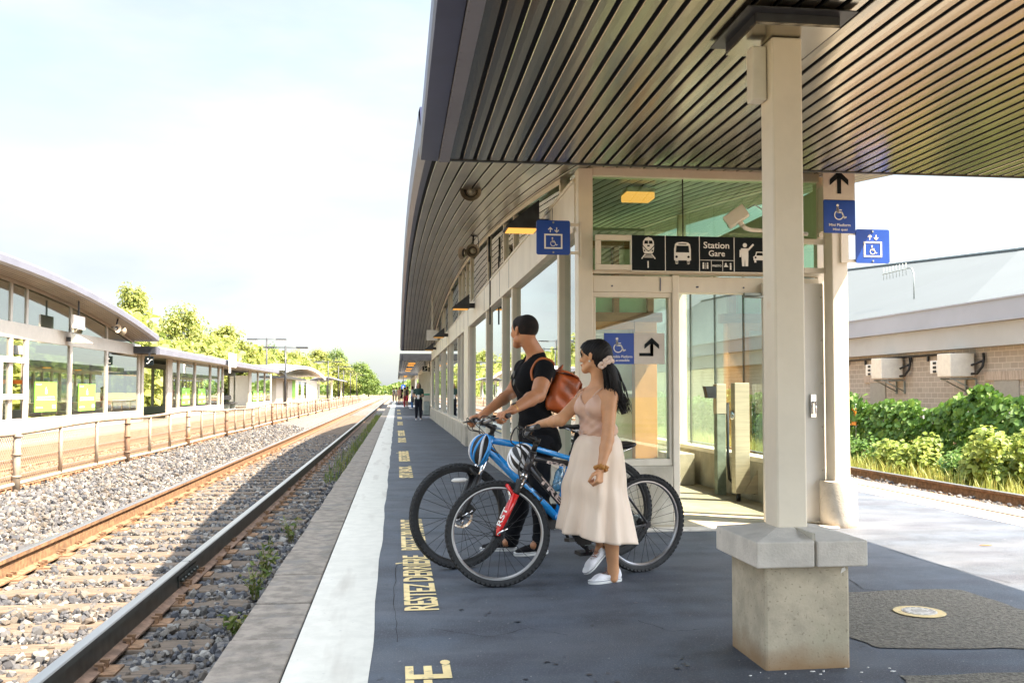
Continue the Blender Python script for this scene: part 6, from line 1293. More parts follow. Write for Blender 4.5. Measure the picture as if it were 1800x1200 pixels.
def shoe(parent, heel, toe, up, L_, m_up, m_sole, m_toe=None, laces=None, high=False):
    heel, toe = Vector(heel), Vector(toe); x = nz(toe - heel); z = nz(Vector(up) - x * x.dot(Vector(up))); y = z.cross(x); k = L_ / .28
    T_ = Matrix.Translation(heel) @ Matrix((x, y, z)).transposed().to_4x4()
    out = [(0, .0), (.004, .022), (.03, .034), (.09, .032), (.15, .040), (.20, .046), (.245, .038), (.272, .02), (.28, 0)]; out = out + [(a, -b) for a, b in out[-2:0:-1]]
    b = MB(); n = len(out); rows = [[Vector(((.14 + (a - .14) * f) * k, b_ * f * k, z_ * k)) for a, b_ in out] for z_, f in ((0.0, .97), (.004, 1.0), (.024, 1.01), (.027, .99))]
    b.grid(rows, True, True); b.add(rows[0], [tuple(range(n))[::-1]]); b.add(rows[-1], [tuple(range(n))]); b.v = [T_ @ p for p in b.v]
    g = lambda a, b_, c: T_ @ Vector((a * k, b_ * k, c * k))
    P = [(g(.036, 0, .045), g(.10, 0, .045), .033 * k, .032 * k, .02), (g(.10, 0, .045), g(.19, .0, .038), .034 * k, .034 * k, .02, (z, .75)), (g(.19, 0, .036), g(.236, .0, .033), .036 * k, .030 * k, .02, (z, .62)), (g(.035, 0, .05), g(.045, 0, .088 if not high else .12), .031 * k, .033 * k, .02), (g(.08, 0, .062), g(.17, 0, .05), .026 * k, .020 * k, .02)]
    S = SDF(P, .0045, .02); X, Y, Z = S.grid(); h = (X - heel.x) * z.x + (Y - heel.y) * z.y + (Z - heel.z) * z.z
    la = (X - heel.x) * x.x + (Y - heel.y) * x.y + (Z - heel.z) * x.z
    top = (.082 if not high else .125) * k; o = S.mesh('shoe', m_up, parent, np.maximum(np.maximum(S.D, h - top + .25 * np.maximum(la - .07 * k, 0) - .012 * np.cos((la / k - .03) * 40)), .010 * k - h))
    b.build('sole', m_sole, o, fix=True)
    if laces and m_toe is None: b = MB(); b.tube([T_ @ Vector(((.14 + (a - .14) * 1.012) * k, b_ * 1.02 * k, .021 * k)) for a, b_ in out], .0016, 5, closed=True); b.build('sole_stripe', navy, o)
    if m_toe: t_ = SDF([(g(.215, .012, .032), g(.215, -.012, .032), .034 * k, .034 * k, .02, (z, .62)), (g(.24, 0, .03), g(.241, 0, .03), .032 * k, .032 * k, .02, (z, .62))], .004, .02); X, Y, Z = t_.grid(); la = (X - heel.x) * x.x + (Y - heel.y) * x.y + (Z - heel.z) * x.z; h = (X - heel.x) * z.x + (Y - heel.y) * z.y + (Z - heel.z) * z.z; t_.mesh('toe_cap', m_toe, o, np.maximum(np.maximum(t_.D, .222 * k - la), .02 * k - h))
    if laces:
        b = MB()
        for i in range(5):
            a = .095 + i * .019; zt_ = .088 - i * .007; s_ = 1 if i % 2 else -1; b.tube([g(a, -.026, zt_ - .017), g(a + .006, 0, zt_ + .003), g(a + .012 * s_, .026, zt_ - .017)], .0026 * k, 5)
        for s_ in (-1, 1): b.tube([g(.092, 0, .09), g(.10, s_ * .02, .108), g(.115, s_ * .036, .094), g(.10, s_ * .03, .078)], .0024 * k, 5)
        b.build('laces', laces, o)
    return o
navy = mat('navy_stripe', (.02, .02, .12), .6, var=0)
def eyes(parent, g, m_w, m_d, brow):
    b = MB()
    for q in (-1, 1): b.sphere(g(.0775, q * .031, .008), .0095, 10)
    b.build('eyes', m_w, parent); b = MB()
    for q in (-1, 1): b.sphere(g(.0835, q * .031, .008), .0042, 8)
    b.build('iris', m_d, parent); b = MB()
    for q in (-1, 1): b.tube([g(.086, q * .014, .030), g(.088, q * .032, .036), g(.074, q * .050, .030)], .0022, 6)
    b.build('eyebrows', brow, parent)
def skinmat(name, col): 
    m = mat(name, col, .48, var=.07, scale=9); b = m.node_tree.nodes['Principled BSDF']; b.inputs['Subsurface Weight'].default_value = .12; b.inputs['Subsurface Radius'].default_value = (.012, .005, .003); b.inputs['Subsurface Scale'].default_value = .5; return m
def hairmat(name, col, st=(1, 1, .15), sc=160, bump=.8): return mat(name, col, .48, var=.35, scale=sc, stretch=st, bump=bump, bscale=sc, spec=.2)
def fabric(name, col, rough=.85, bump=.25, b2=26, var=.06, sheen=.0):
    m = mat(name, col, rough, var=var, scale=3, bump=bump, bscale=b2, spec=.2); m.node_tree.nodes['Principled BSDF'].inputs['Sheen Weight'].default_value = sheen; return m

# ------------------------------------------------------------------ the man
fm_ = nz(-RT * .96 - FH * .28); sm = UZ.cross(fm_)                           # facing, his left
J = dict(head=W(921, 583, 7.10), neck=W(943, 627, 7.12), shL=W(958, 652, 6.93), shR=W(921, 650, 7.28), chest=W(938, 668, 7.10), rib=W(939, 705, 7.11), waist=W(941, 742, 7.12), pel=W(944, 772, 7.12),
         hL=W(947, 785, 7.02), hR=W(941, 785, 7.20), kL=W(949, 868, 6.94), kR=W(916, 866, 7.14), aL=W(950, 948, 7.0), aR=W(900, 944, 7.22))
def grip_hand(bk, i, fwd, sc, back=.072, lift=.024, curl=(48, 72, 50)):
    mid, e, inn = bk['grips'][i]; t = nz(inn - e); d = nz(fwd - t * fwd.dot(t)); n = d.cross(t)
    if n.z < 0: n = -n
    wr = mid - d * back * sc + n * lift; return wr, d, n, t, hand_prims(wr, d, n, t, sc, curl)
fB = nz(B_F - B_R); fA = nz(A_F - A_R)
wL, dL, nL, tL, hLp = grip_hand(bkB, 1, fB + Vector((0, 0, -.25)), 1.05); wR, dR, nR, tR, hRp = grip_hand(bkB, 0, fB + Vector((0, 0, -.25)), 1.05)
eL = W(946, 694, 6.74); eR = W(899, 690, 7.34)
man = thing('person', (J['pel'].x, J['pel'].y, 0), 'man in black t-shirt and black jeans looking away while holding the blue bike', 'person')
skin_m = skinmat('skin_warm_brown', (.46, .205, .098))
hp_, gm_ = head_prims(J['head'], -RT * .66 + FH * .75, UZ + RT * .05, J['neck'] + UZ * .01, .060, 1.06, 1.1)
arms = [(J['shL'], eL, .066, .053, .03), (J['shL'] + (eL - J['shL']) * .35 - fm_ * .008, J['shL'] + (eL - J['shL']) * .75, .050, .044, .03), (eL, eL.lerp(wL, .3) + UZ * .004, .050, .050, .02), (eL.lerp(wL, .3), wL, .049, .031, .02), (J['shR'], eR, .060, .048, .03), (eR, eR.lerp(wR, .3), .046, .046, .02), (eR.lerp(wR, .3), wR, .045, .029, .02)]
torso = [(J['shL'] - sm * .03 - UZ * .01, J['shR'] + sm * .03 - UZ * .01, .074, .074, .04), (J['chest'] + sm * .05, J['chest'] - sm * .05, .118, .118, .05), (J['chest'] + fm_ * .02, J['rib'], .138, .125, .05, (fm_, .84)), (J['rib'], J['waist'], .132, .128, .05, (fm_, .82)), (J['waist'], J['pel'], .130, .132, .05, (fm_, .84)),
         (J['neck'] - UZ * .01, J['shL'] - sm * .03 + UZ * .012, .055, .05, .04), (J['neck'] - UZ * .01, J['shR'] + sm * .03 + UZ * .012, .055, .05, .04), (J['chest'] + fm_ * .075 + sm * .07, J['chest'] + fm_ * .075 + sm * .07 - UZ * .03, .06, .06, .04), (J['chest'] + fm_ * .075 - sm * .07, J['chest'] + fm_ * .075 - sm * .07 - UZ * .03, .06, .06, .04)]
legs = [(J['pel'] + sm * .05 - fm_ * .02, J['pel'] - sm * .05 - fm_ * .02, .122, .122, .05), (J['pel'] - fm_ * .05 - UZ * .03 + sm * .05, J['pel'] - fm_ * .05 - UZ * .05 - sm * .05, .10, .10, .05),
        (J['hL'], J['kL'], .092, .060, .04), (J['kL'], J['kL'].lerp(J['aL'], .35) - fm_ * .012, .058, .058, .03), (J['kL'].lerp(J['aL'], .35) - fm_ * .012, J['aL'], .058, .040, .03), (J['hR'], J['kR'], .092, .060, .04), (J['kR'], J['kR'].lerp(J['aR'], .35) - fm_ * .012, .058, .058, .03), (J['kR'].lerp(J['aR'], .35) - fm_ * .012, J['aR'], .058, .040, .03)]
feet = [(J['aL'], J['aL'] + fm_ * .05 - UZ * .04, .036, .03, .02), (J['aR'], J['aR'] + fm_ * .05 - UZ * .04, .036, .03, .02)]
S = SDF(torso + legs + feet + arms + hp_ + hLp + hRp, .0052); bod = S.mesh('body', skin_m, man)
eyes(bod, gm_, M['signwhite'], M['black'], hairmat('brow_black', (.015, .011, .009)))
# hair
hf = nz(-RT * .66 + FH * .75); hs = UZ.cross(hf); HC = J['head']
H_ = SDF([(p[0], p[1], p[2] + .0075, p[3] + .0075) + tuple(p[4:]) for p in hp_[:2]], .0045); X, Y, Z = H_.grid()
yf = (X - HC.x) * hf.x + (Y - HC.y) * hf.y; zu = Z - HC.z; xs_ = np.abs((X - HC.x) * hs.x + (Y - HC.y) * hs.y)
line = np.where(yf < -.02, -.062 + 0 * yf, -.062 + (yf + .02) * 1.25); line = np.where((xs_ > .05) & (np.abs(yf + .005) < .022), .018, line) + np.where(yf > .075, .06, 0)
H_.D = H_.D + .0014 * np.sin(X * 420) * np.sin(Y * 410) * np.sin(Z * 430) + .0085 * np.clip((line + .045 - zu) / .045, 0, 1); H_.mesh('hair', ground_stain(layer(hairmat('short_black_hair', (.010, .008, .008), (1, 1, 1), 300, 1.0), (.04, .02, .013), 26, .5, .62, amt=.5), (.13, .058, .032), HC.z - .085, HC.z - .035, .85, 40), bod, np.maximum(H_.D, line - zu))
# t-shirt
sl = [(J['shL'], J['shL'].lerp(eL, .46), .071, .064, .03), (J['shR'], J['shR'].lerp(eR, .46), .069, .062, .03)]
T_ = SDF([(p[0], p[1], p[2] + .009, p[3] + .009) + tuple(p[4:]) for p in torso] + [(p[0], p[1], p[2] + .013, p[3] + .013) + tuple(p[4:]) for p in legs[:2]] + sl, .0055); X, Y, Z = T_.grid()
nk = J['neck'] + fm_ * .035 + UZ * .005; rr_ = np.sqrt((X - nk.x) ** 2 + (Y - nk.y) ** 2 + ((Z - nk.z) * .75) ** 2)
vd = (X - nk.x) * fm_.x + (Y - nk.y) * fm_.y; vs_ = np.abs((X - nk.x) * sm.x + (Y - nk.y) * sm.y)
hem = J['pel'].z - .075; wr_ = .0035 * np.sin(Z * 62 + X * 40 + Y * 25) * np.clip((J['chest'].z - Z) * 5, 0, 1) + .003 * np.sin(Z * 35 - Y * 50)
def capcut(a, b, X, Y, Z):
    d = nz(b - a); return (X - b.x) * d.x + (Y - b.y) * d.y + (Z - b.z) * d.z
D = np.maximum(np.maximum(T_.D + wr_, hem + .006 * np.sin(X * 30) - Z), .062 - rr_); D = np.maximum(D, np.where((vd > .02), (Z - (nk.z - .075 + vs_ * 1.5)) * .6, -1))
for a, b in ((J['shL'], J['shL'].lerp(eL, .50)), (J['shR'], J['shR'].lerp(eR, .50))):
    d = nz(b - a); al_ = (X - b.x) * d.x + (Y - b.y) * d.y + (Z - b.z) * d.z; nr_ = np.sqrt(np.maximum((X - b.x) ** 2 + (Y - b.y) ** 2 + (Z - b.z) ** 2 - al_ ** 2, 0)); D = np.maximum(D, np.where((nr_ < .085) & (al_ > -.02) & (al_ < .09), al_, -1))
T_.mesh('t_shirt', fabric('black_cotton', (.004, .0045, .006), .9, .3, 40), bod, D)
# jeans
Jn = SDF([(J[q] + UZ * .07, J[q] - UZ * .045 + fm_ * .004, .046, .046, .02) for q in ('aL', 'aR')] + [(J['waist'].lerp(J['pel'], .4), J['pel'], .136, .140, .05, (fm_, .86))] + [(p[0], p[1], p[2] + .010, p[3] + (.014 if p[3] < .05 else .010)) + tuple(p[4:]) for p in legs], .0065); X, Y, Z = Jn.grid()
fold = .004 * np.sin(Z * 95 + X * 60) * (np.exp(-((Z - .12) / .09) ** 2) + .7 * np.exp(-((Z - .47) / .10) ** 2)) + .0015 * np.sin(Z * 50 + Y * 70)
Jn.mesh('jeans', fabric('black_denim', (.006, .007, .010), .85, .4, 60, .15), bod, np.maximum(np.maximum(Jn.D + fold, Z - (J['pel'].z + .04)), .05 - Z))
cv = fabric('black_canvas', (.012, .012, .014), .85); wr2 = mat('white_rubber', (.72, .72, .70), .5, var=.05)
for (tx, ty, hx, hy, dd) in ((906, 977, 962, 972, .0), (846, 968, 908, 967, .0)): shoe(bod, G(hx, hy, .0), G(tx, ty, 0), UZ, .285, cv, wr2, None, M['void'], True)
# watch
wc = wL.lerp(eL, .10); wd = nz(eL - wL); b = MB(); b.lathe([(.031, -.010), (.0335, -.008), (.0335, .008), (.031, .010)], wc, wd, 24); wa = b.build('wristwatch', mat('gold_band', (.62, .40, .12), .3, metal=.9, var=.1), bod)
b = MB(); b.obox(wc + nL * .035 + tL * -.0, wd, wd.cross(nL), nL, .017, .015, .005); b.build('watch_face', M['black'], wa, bevel=.004)
# sunglasses in the collar
sg = W(909, 645, 7.0); t = thing('sunglasses', tuple(sg), 'dark sunglasses hooked in the collar of the black t-shirt', 'sunglasses')
so = J['chest'] + fm_ * .155 + UZ * .035 + sm * .0
for q in (-1, 1):
    c_ = so + sm * (.0 + .0) + UZ * (q * .032 - .02); b = MB(); b.lathe([(.001, 0), (.024, .001), (.026, 0)], c_, fm_ + UZ * .15, 16); b.build('lens', M['black'], t)
b = MB(); b.tube([so + UZ * .035, so - fm_ * .03 + UZ * .045, so - fm_ * .05 - UZ * .05], .003, 6); b.tube([so + UZ * (-.012), so + UZ * -.026], .003, 6); b.build('frame', M['void'], t)
# backpack
bk_c = W(984, 691, 7.10); bo = nz(RT * .95 + FH * .25); bu = nz(UZ + RT * .34); bo = nz(bo - bu * bo.dot(bu)); bs_ = bu.cross(bo)
bp = thing('backpack', tuple(bk_c), 'tan brown leather backpack slung on the back of the man', 'backpack')
lea = layer(mat('tan_leather', (.50, .105, .022), .38, var=.15, scale=5, bump=.25, bscale=24), (.12, .028, .010), 5, .48, .66, amt=.8)
def rbox(c, h, r, res, fn=None):
    S_ = SDF([(c - bu * h[2], c + bu * h[2], max(h[0], h[1]) + r, max(h[0], h[1]) + r)], res, .05); X, Y, Z = S_.grid(); q = [np.abs((X - c.x) * a.x + (Y - c.y) * a.y + (Z - c.z) * a.z) for a in (bo, bs_, bu)]
    uu = (X - c.x) * bu.x + (Y - c.y) * bu.y + (Z - c.z) * bu.z; k = 1 - .9 * np.clip(uu, -.2, .2) * .35 if fn is None else 1
    q0 = [np.maximum(q[0] - h[0] * k, 0), np.maximum(q[1] - h[1] * k, 0), np.maximum(q[2] - h[2], 0)]; S_.D = (np.sqrt(q0[0] ** 2 + q0[1] ** 2 + q0[2] ** 2) - r + .0035 * np.sin(uu * 55 + X * 30 + Y * 40) + .002 * np.sin(Y * 70 - Z * 45)).astype(np.float32); return S_
rbox(bk_c, (.058, .085, .095), .052, .006).mesh('pouch', lea, bp)
b = MB(); tp = bk_c + bu * .150
rows = []
for i in range(7):
    a = -1 + 2 * i / 6; rows.append([tp + bs_ * (.115 * a) + bo * x + bu * (z - .012 * a * a) for x, z in ((-.10, .0), (-.06, .022), (.0, .026), (.06, .016), (.105, -.022), (.112, -.07))])
b.grid(rows); fl_ = b.build('flap', lea, bp, thick=.007)
b = MB(); b.tube([bk_c + bo * .114 + bs_ * y + bu * z for y, z in ((.05, .10), (.05, .02), (.05, -.03))], .008, 8, flat=.4); b.tube([bk_c + bo * .114 - bs_ * .05 + bu * z for z in (.10, .02, -.03)], .008, 8, flat=.4); b.build('buckle_strap', mat('dark_leather', (.07, .022, .010), .5, var=.1), bp)
b = MB(); b.sphere(bk_c + bo * .12 + bs_ * .05 + bu * .03, .010, 8); b.sphere(bk_c + bo * .12 - bs_ * .05 + bu * .03, .010, 8); b.build('buckle', M['chrome'], bp)
b = MB(); b.tube([tp + bs_ * .03 - bo * .06 + bu * .02, tp + bu * .055 - bo * .05, tp - bs_ * .03 - bo * .06 + bu * .02], .008, 8); b.build('grab_handle', lea, bp)
stm = mat('orange_leather_strap', (.45, .13, .035), .45, var=.1)
ps = [tp - bo * .11 + bs_ * .02 - bu * .01, J['shL'] - sm * .035 - fm_ * .075 + UZ * .066, J['shL'] - sm * .035 + UZ * .094, J['shL'] - sm * .03 + fm_ * .055 + UZ * .072, J['shL'] - sm * .02 + fm_ * .098 + UZ * .0, J['shL'] - sm * .005 + fm_ * .092 - UZ * .07]
def spl(P, n=6):
    Q = []
    for i in range(len(P) - 1):
        a, b_, c, d = P[max(i - 1, 0)], P[i], P[i + 1], P[min(i + 2, len(P) - 1)]
        for j in range(n): t = j / n; Q.append(.5 * ((2 * b_) + (c - a) * t + (2 * a - 5 * b_ + 4 * c - d) * t * t + (3 * b_ - a - 3 * c + d) * t ** 3))
    return Q + [P[-1]]
b = MB(); b.tube(spl(ps), .010, 8, flat=1.0); b.build('shoulder_strap', stm, bp)
b = MB(); b.tube(spl([J['shL'] - sm * .005 + fm_ * .06 - UZ * .10, J['rib'] + sm * .135 + UZ * .02, J['rib'] + sm * .12 - fm_ * .07 - UZ * .06, bk_c - bo * .10 + bs_ * -.08 - bu * .12]), .009, 8); b.build('lower_strap', stm, bp)

# ------------------------------------------------------------------ the woman
fw = nz(-RT * .78 - FH * .62); sw = UZ.cross(fw)
K = dict(head=W(1045, 627, 6.05), neck=W(1053, 676, 6.06), shL=W(1074, 696, 5.94), shR=W(1027, 696, 6.15), chest=W(1049, 713, 6.04), rib=W(1050, 738, 6.04), waist=W(1052, 762, 6.05), pel=W(1054, 788, 6.06),
         hL=W(1061, 800, 6.00), hR=W(1049, 800, 6.12), kL=W(1072, 905, 5.97), kR=W(1028, 893, 6.06), aL=W(1078, 1001, 6.04), aR=W(1058, 955, 6.31))
wLf = W(1056, 824, 5.78); eLf = W(1068, 772, 5.86)
wRw, dRw, nRw, tRw, hRw = grip_hand(bkA, 0, fA * .9 + RT * -.3 + Vector((0, 0, -.25)), .92)
eRw = W(985, 738, 6.02)
hd2 = nz(wLf.lerp(K['aL'], .02) - eLf + UZ * -.06 - RT * .00); hLw = hand_prims(wLf, hd2 - fw * .06, -fw * .25 + sw * .95, fw * 1.0 - UZ * .1, .90, (58, 72, 48))
wom = thing('person', (K['pel'].x, K['pel'].y, 0), 'woman with a black ponytail in pink satin top and long cream skirt', 'person')
skin_w = skinmat('skin_golden_brown', (.58, .295, .15))
hfw = nz(-RT * .84 + FH * .52); hpw, gw = head_prims(K['head'], hfw, UZ + RT * .04, K['neck'] + UZ * .01, .047, .91, .85)
armw = [(K['shL'], eLf, .045, .038, .03), (eLf, eLf.lerp(wLf, .3), .037, .036, .02), (eLf.lerp(wLf, .3), wLf, .036, .0235, .02), (K['shR'], eRw, .044, .038, .03), (eRw, eRw.lerp(wRw, .3), .037, .036, .02), (eRw.lerp(wRw, .3), wRw, .036, .0235, .02)]
torw = [(K['shL'] - sw * .02 - UZ * .012, K['shR'] + sw * .02 - UZ * .012, .052, .052, .04), (K['chest'] + sw * .045, K['chest'] - sw * .045, .090, .090, .05, (fw, .9)), (K['chest'], K['rib'], .112, .100, .05, (fw, .80)), (K['rib'], K['waist'], .098, .100, .05, (fw, .82)), (K['waist'], K['pel'], .098, .100, .05, (fw, .85)),
        (K['neck'] - UZ * .01, K['shL'] - sw * .02, .040, .040, .04), (K['neck'] - UZ * .01, K['shR'] + sw * .02, .040, .040, .04)] + [(K['chest'] + fw * .062 + sw * q * .058 - UZ * .006, K['chest'] + fw * .066 + sw * q * .058 - UZ * .016, .050, .052, .03) for q in (-1, 1)]
legw = [(K['pel'] + sw * .04, K['pel'] - sw * .04, .098, .098, .05), (K['hL'], K['kL'], .078, .054, .04), (K['kL'], K['kL'].lerp(K['aL'], .35), .052, .053, .03), (K['kL'].lerp(K['aL'], .35), K['aL'], .053, .034, .03), (K['aL'], K['aL'] - UZ * .05, .033, .032, .02), (K['hR'], K['kR'], .078, .054, .04), (K['kR'], K['kR'].lerp(K['aR'], .35), .052, .053, .03), (K['kR'].lerp(K['aR'], .35), K['aR'], .053, .034, .03), (K['aR'], K['aR'].lerp(W(1046, 985, 6.30), .55), .033, .030, .02)]
S = SDF(torw + legw + armw + hpw + hRw + hLw, .005); wb_ = S.mesh('body', skin_w, wom); hm = hairmat('long_black_hair', (.0085, .0075, .0085), (1, 1, .12), 220, .6)
eyes(wb_, gw, M['signwhite'], M['black'], hm)
b = MB(); b.tube([gw(.094, .018, -.060), gw(.101, .006, -.057), gw(.101, -.006, -.057), gw(.094, -.018, -.060)], .006, 8); b.build('lips', mat('lip_rose', (.40, .12, .10), .4, var=.05), wb_)
b = MB(); b.sphere(gw(.0, .078, -.034), .0075, 8); b.build('earring', M['ivory'], wb_)
# hair cap, scrunchie, ponytail
HC = K['head']; hs = UZ.cross(hfw)
H_ = SDF([(p[0], p[1], p[2] + .012, p[3] + .012) + tuple(p[4:]) for p in hpw[:1]] + [(gw(-.055, 0, -.012), gw(-.05, 0, -.05), .060, .046, .03), (gw(-.06, .0, .02), gw(-.085, 0, -.012), .06, .045, .03)], .0045); X, Y, Z = H_.grid()
yf = (X - HC.x) * hfw.x + (Y - HC.y) * hfw.y; zu = Z - HC.z; xs_ = np.abs((X - HC.x) * hs.x + (Y - HC.y) * hs.y)
line = -.075 + np.clip(yf + .03, 0, 1) * 1.30; line = np.where(xs_ < .05, np.where(yf > .06, .055, line), np.where((yf > -.022), np.maximum(line, .006 + (yf - .02) * .7), line))
H_.D = H_.D + .0016 * np.sin(yf * 300 + zu * 160); H_.mesh('hair', hm, wb_, np.maximum(H_.D, line - zu))
sk = W(1066, 637, 5.955); sdir = nz(W(1082, 660, 6.0) - W(1060, 630, 6.04)); b = MB(); u1 = nz(UP.cross(sdir)); u2 = sdir.cross(u1)
for i in range(26):
    a = 2 * math.pi * i / 13 + rnd.uniform(-.1, .1); c_ = sk + (u1 * math.cos(a) + u2 * math.sin(a)) * (.032 + .007 * (i % 2)) + sdir * (.012 if i > 12 else -.008) + Vector((rnd.uniform(-.004, .004),) * 3); b.sphere(c_, rnd.uniform(.013, .018), 8, sc=(1, rnd.uniform(.7, 1.1), rnd.uniform(.7, 1.2)))
b.build('scrunchie', fabric('cream_satin_scrunchie', (.78, .60, .50), .5, .4, 60), wb_)
tailc = [W(1062, 633, 5.98), W(1071, 647, 5.955), W(1078, 670, 5.955), W(1085, 695, 5.955), W(1092, 712, 5.955), W(1097, 727, 5.955)]
b = MB(); b.tube(spl(tailc), [.018 + .026 * math.sin(math.pi * min(1, (i + 3) / 30)) for i in range(31)], 10)
for k in range(150):
    oa = rnd.uniform(0, 6.28); rr0 = rnd.uniform(.2, 1.0); ph = rnd.uniform(0, 6.28); pts = []; end = rnd.uniform(.78, 1.04); wv = rnd.uniform(.008, .026)
    for i, c_ in enumerate(spl([tailc[0]] + [tailc[0].lerp(c2, 1) for c2 in tailc[1:]])):
        t_ = i / 30
        if t_ > end: break
        rad = (.014 + .050 * math.sin(math.pi * min(.8, t_ * .75 + .05))) * rr0; tv = sdir; pts.append(c_ + (u1 * math.cos(oa) + RT * math.sin(oa)) * rad + (u1 * math.cos(t_ * 13 + ph) + RT * math.sin(t_ * 11 + ph)) * wv * t_)
    if len(pts) > 4: b.tube(pts, [.0045 * (1 - .75 * i / len(pts)) for i in range(len(pts))], 5)
for k in range(14): b.tube([gw(.07, .02 * rnd.uniform(-1, 1), .085), gw(.085, .03 * rnd.uniform(.3, 1.2), .06), gw(.083, .055 * rnd.uniform(.8, 1.1), .03), gw(.062, .074, .0 + rnd.uniform(-.01, .02))], .0018, 4)
b.build('ponytail', hm, wb_)
# satin top
satin = mat('rose_satin', (.60, .375, .275), .34, var=.07, scale=4, bump=.25, bscale=14); satin.node_tree.nodes['Principled BSDF'].inputs['Sheen Weight'].default_value = .3
T_ = SDF([(p[0], p[1], p[2] + .008, p[3] + .008) + tuple(p[4:]) for p in torw[1:5] + torw[7:]], .0048); X, Y, Z = T_.grid(); C_ = K['chest']
lx = (X - C_.x) * sw.x + (Y - C_.y) * sw.y; ly_ = (X - C_.x) * fw.x + (Y - C_.y) * fw.y; zl = Z - C_.z
lim = np.where(ly_ > 0, .005 + np.abs(lx) * .95, .03 + 0 * lx); lim = np.minimum(lim, .082); arm_ = (np.abs(lx) - .115) * 1.0
wr_ = .0045 * np.sin(Z * 70 + lx * 45) * np.clip(-zl * 9, 0, 1) + .003 * np.sin(Z * 120 - lx * 90) * np.clip(-zl * 7 - .2, 0, 1) - .012 * np.exp(-((Z - K['waist'].z - .02) / .03) ** 2)
T_.mesh('satin_top', satin, wb_, np.maximum(np.maximum(np.maximum(T_.D + wr_, zl - lim), arm_), K['waist'].z - .03 - Z))
b = MB()
for q in (-1, 1):
    top_ = (K['shL'] if q > 0 else K['shR']) - sw * q * .045 + UZ * .052; b.tube(spl([C_ + sw * q * .078 + fw * .112 + UZ * .055, C_ + sw * q * .085 + fw * .075 + UZ * .092, top_, C_ + sw * q * .075 - fw * .085 + UZ * .06, C_ + sw * q * .07 - fw * .098 + UZ * .02]), .0042, 6)
b.build('shoulder_strap', satin, wb_)
b = MB(); nkp = K['neck'] + UZ * .0; b.tube(spl([nkp - fw * .03 + sw * .05 + UZ * .01, nkp + fw * .04 + sw * .055 - UZ * .02, nkp + fw * .078 - UZ * .065, nkp + fw * .04 - sw * .055 - UZ * .02, nkp - fw * .03 - sw * .05 + UZ * .01]), .0014, 5); b.sphere(nkp + fw * .082 - UZ * .072, .006, 8); b.build('necklace', mat('gold', (.7, .42, .12), .3, metal=1, var=0), wb_)
# skirt
skm = mat('cream_skirt_satin', (.80, .645, .515), .42, var=.05, scale=3, bump=.5, bscale=9, stretch=(1.6, 1.6, .35)); skm.node_tree.nodes['Principled BSDF'].inputs['Sheen Weight'].default_value = .25
c0 = W(1052, 763, 6.05); c1 = W(1047, 950, 6.03); rows = []; NA, NT = 120, 46
for i in range(NT + 1):
    t_ = i / NT; ra = np.interp(t_, [0, .07, .22, .5, 1], [.113, .149, .172, .190, .242]); rb = np.interp(t_, [0, .07, .22, .5, 1], [.107, .142, .165, .178, .215]); row = []
    for j in range(NA):
        a = 2 * math.pi * j / NA; kx_ = math.cos(a); ky_ = math.sin(a)                 # kx along RT, ky along FH
        amp = .001 + .036 * t_ ** 1.3; fo = amp * (.8 * (1 - 2 * abs(math.sin(2.5 * a + .6 + .45 * t_)) ** 1.3) + .6 * math.sin(8 * a + 2.6 * t_ + .4) + .35 * math.sin(13 * a + 1 + 2 * t_)) + .016 * math.sin(11 * t_ + 3.0 * math.cos(a - 3.9)) * math.exp(-((t_ - .52) / .22) ** 2) * (1 if kx_ < .2 else .3)
        zt_ = c0.z + (c1.z + .025 - c0.z) * t_ - (.040 * kx_ - .016 * max(0, -kx_) ** 2 + .006 * math.sin(5 * a + 1.2)) * t_ ** 2
        cx = c0.lerp(c1, t_); p = cx + RT * ((ra + fo) * kx_ - .012 * math.sin(math.pi * t_)) + FH * ((rb + fo) * ky_); p.z = zt_; row.append(p)
    rows.append(row)
b = MB(); b.grid(rows, True, True); b.build('skirt', skm, wb_, thick=.004)
b = MB(); b.tube([c0 + RT * (.111 * math.cos(2 * math.pi * j / 40)) + FH * (.103 * math.sin(2 * math.pi * j / 40)) - UZ * .008 for j in range(40)], .006, 8, closed=True, flat=2.0); b.build('waistband', skm, wb_)
# wrist scrunchie, shoes
b = MB(); wq = wLf.lerp(eLf, .03); ad = nz(eLf - wLf); v1 = nz(ad.cross(RT)); v2 = ad.cross(v1)
for i in range(30): a = 2 * math.pi * i / 15 + rnd.uniform(-.15, .15); b.sphere(wq + (v1 * math.cos(a) + v2 * math.sin(a)) * (.033 + .006 * (i % 2)) + ad * rnd.uniform(-.012, .012), rnd.uniform(.009, .015), 8, sc=(1, rnd.uniform(.7, 1.2), rnd.uniform(.7, 1.2)))
b.build('wrist_scrunchie', fabric('golden_satin', (.48, .22, .06), .4, .5, 60), wb_)
wc_ = fabric('white_canvas', (.80, .79, .82), .8, .2, 80, .03); lc_ = mat('brown_lace', (.30, .13, .09), .7, var=.1)
toeL, heelL = G(1027, 1027, 0), G(1091, 1020, 0); shoe(wb_, heelL, toeL, UZ, .245, wc_, wr2, None, lc_)
toeR = W(1029, 1008, 6.24); toeR.z = .012; heelR = W(1067, 968, 6.34); shoe(wb_, heelR, toeR, nz(UZ + RT * -.6 * 0 + FH * -.15), .235, wc_, wr2, None, lc_)

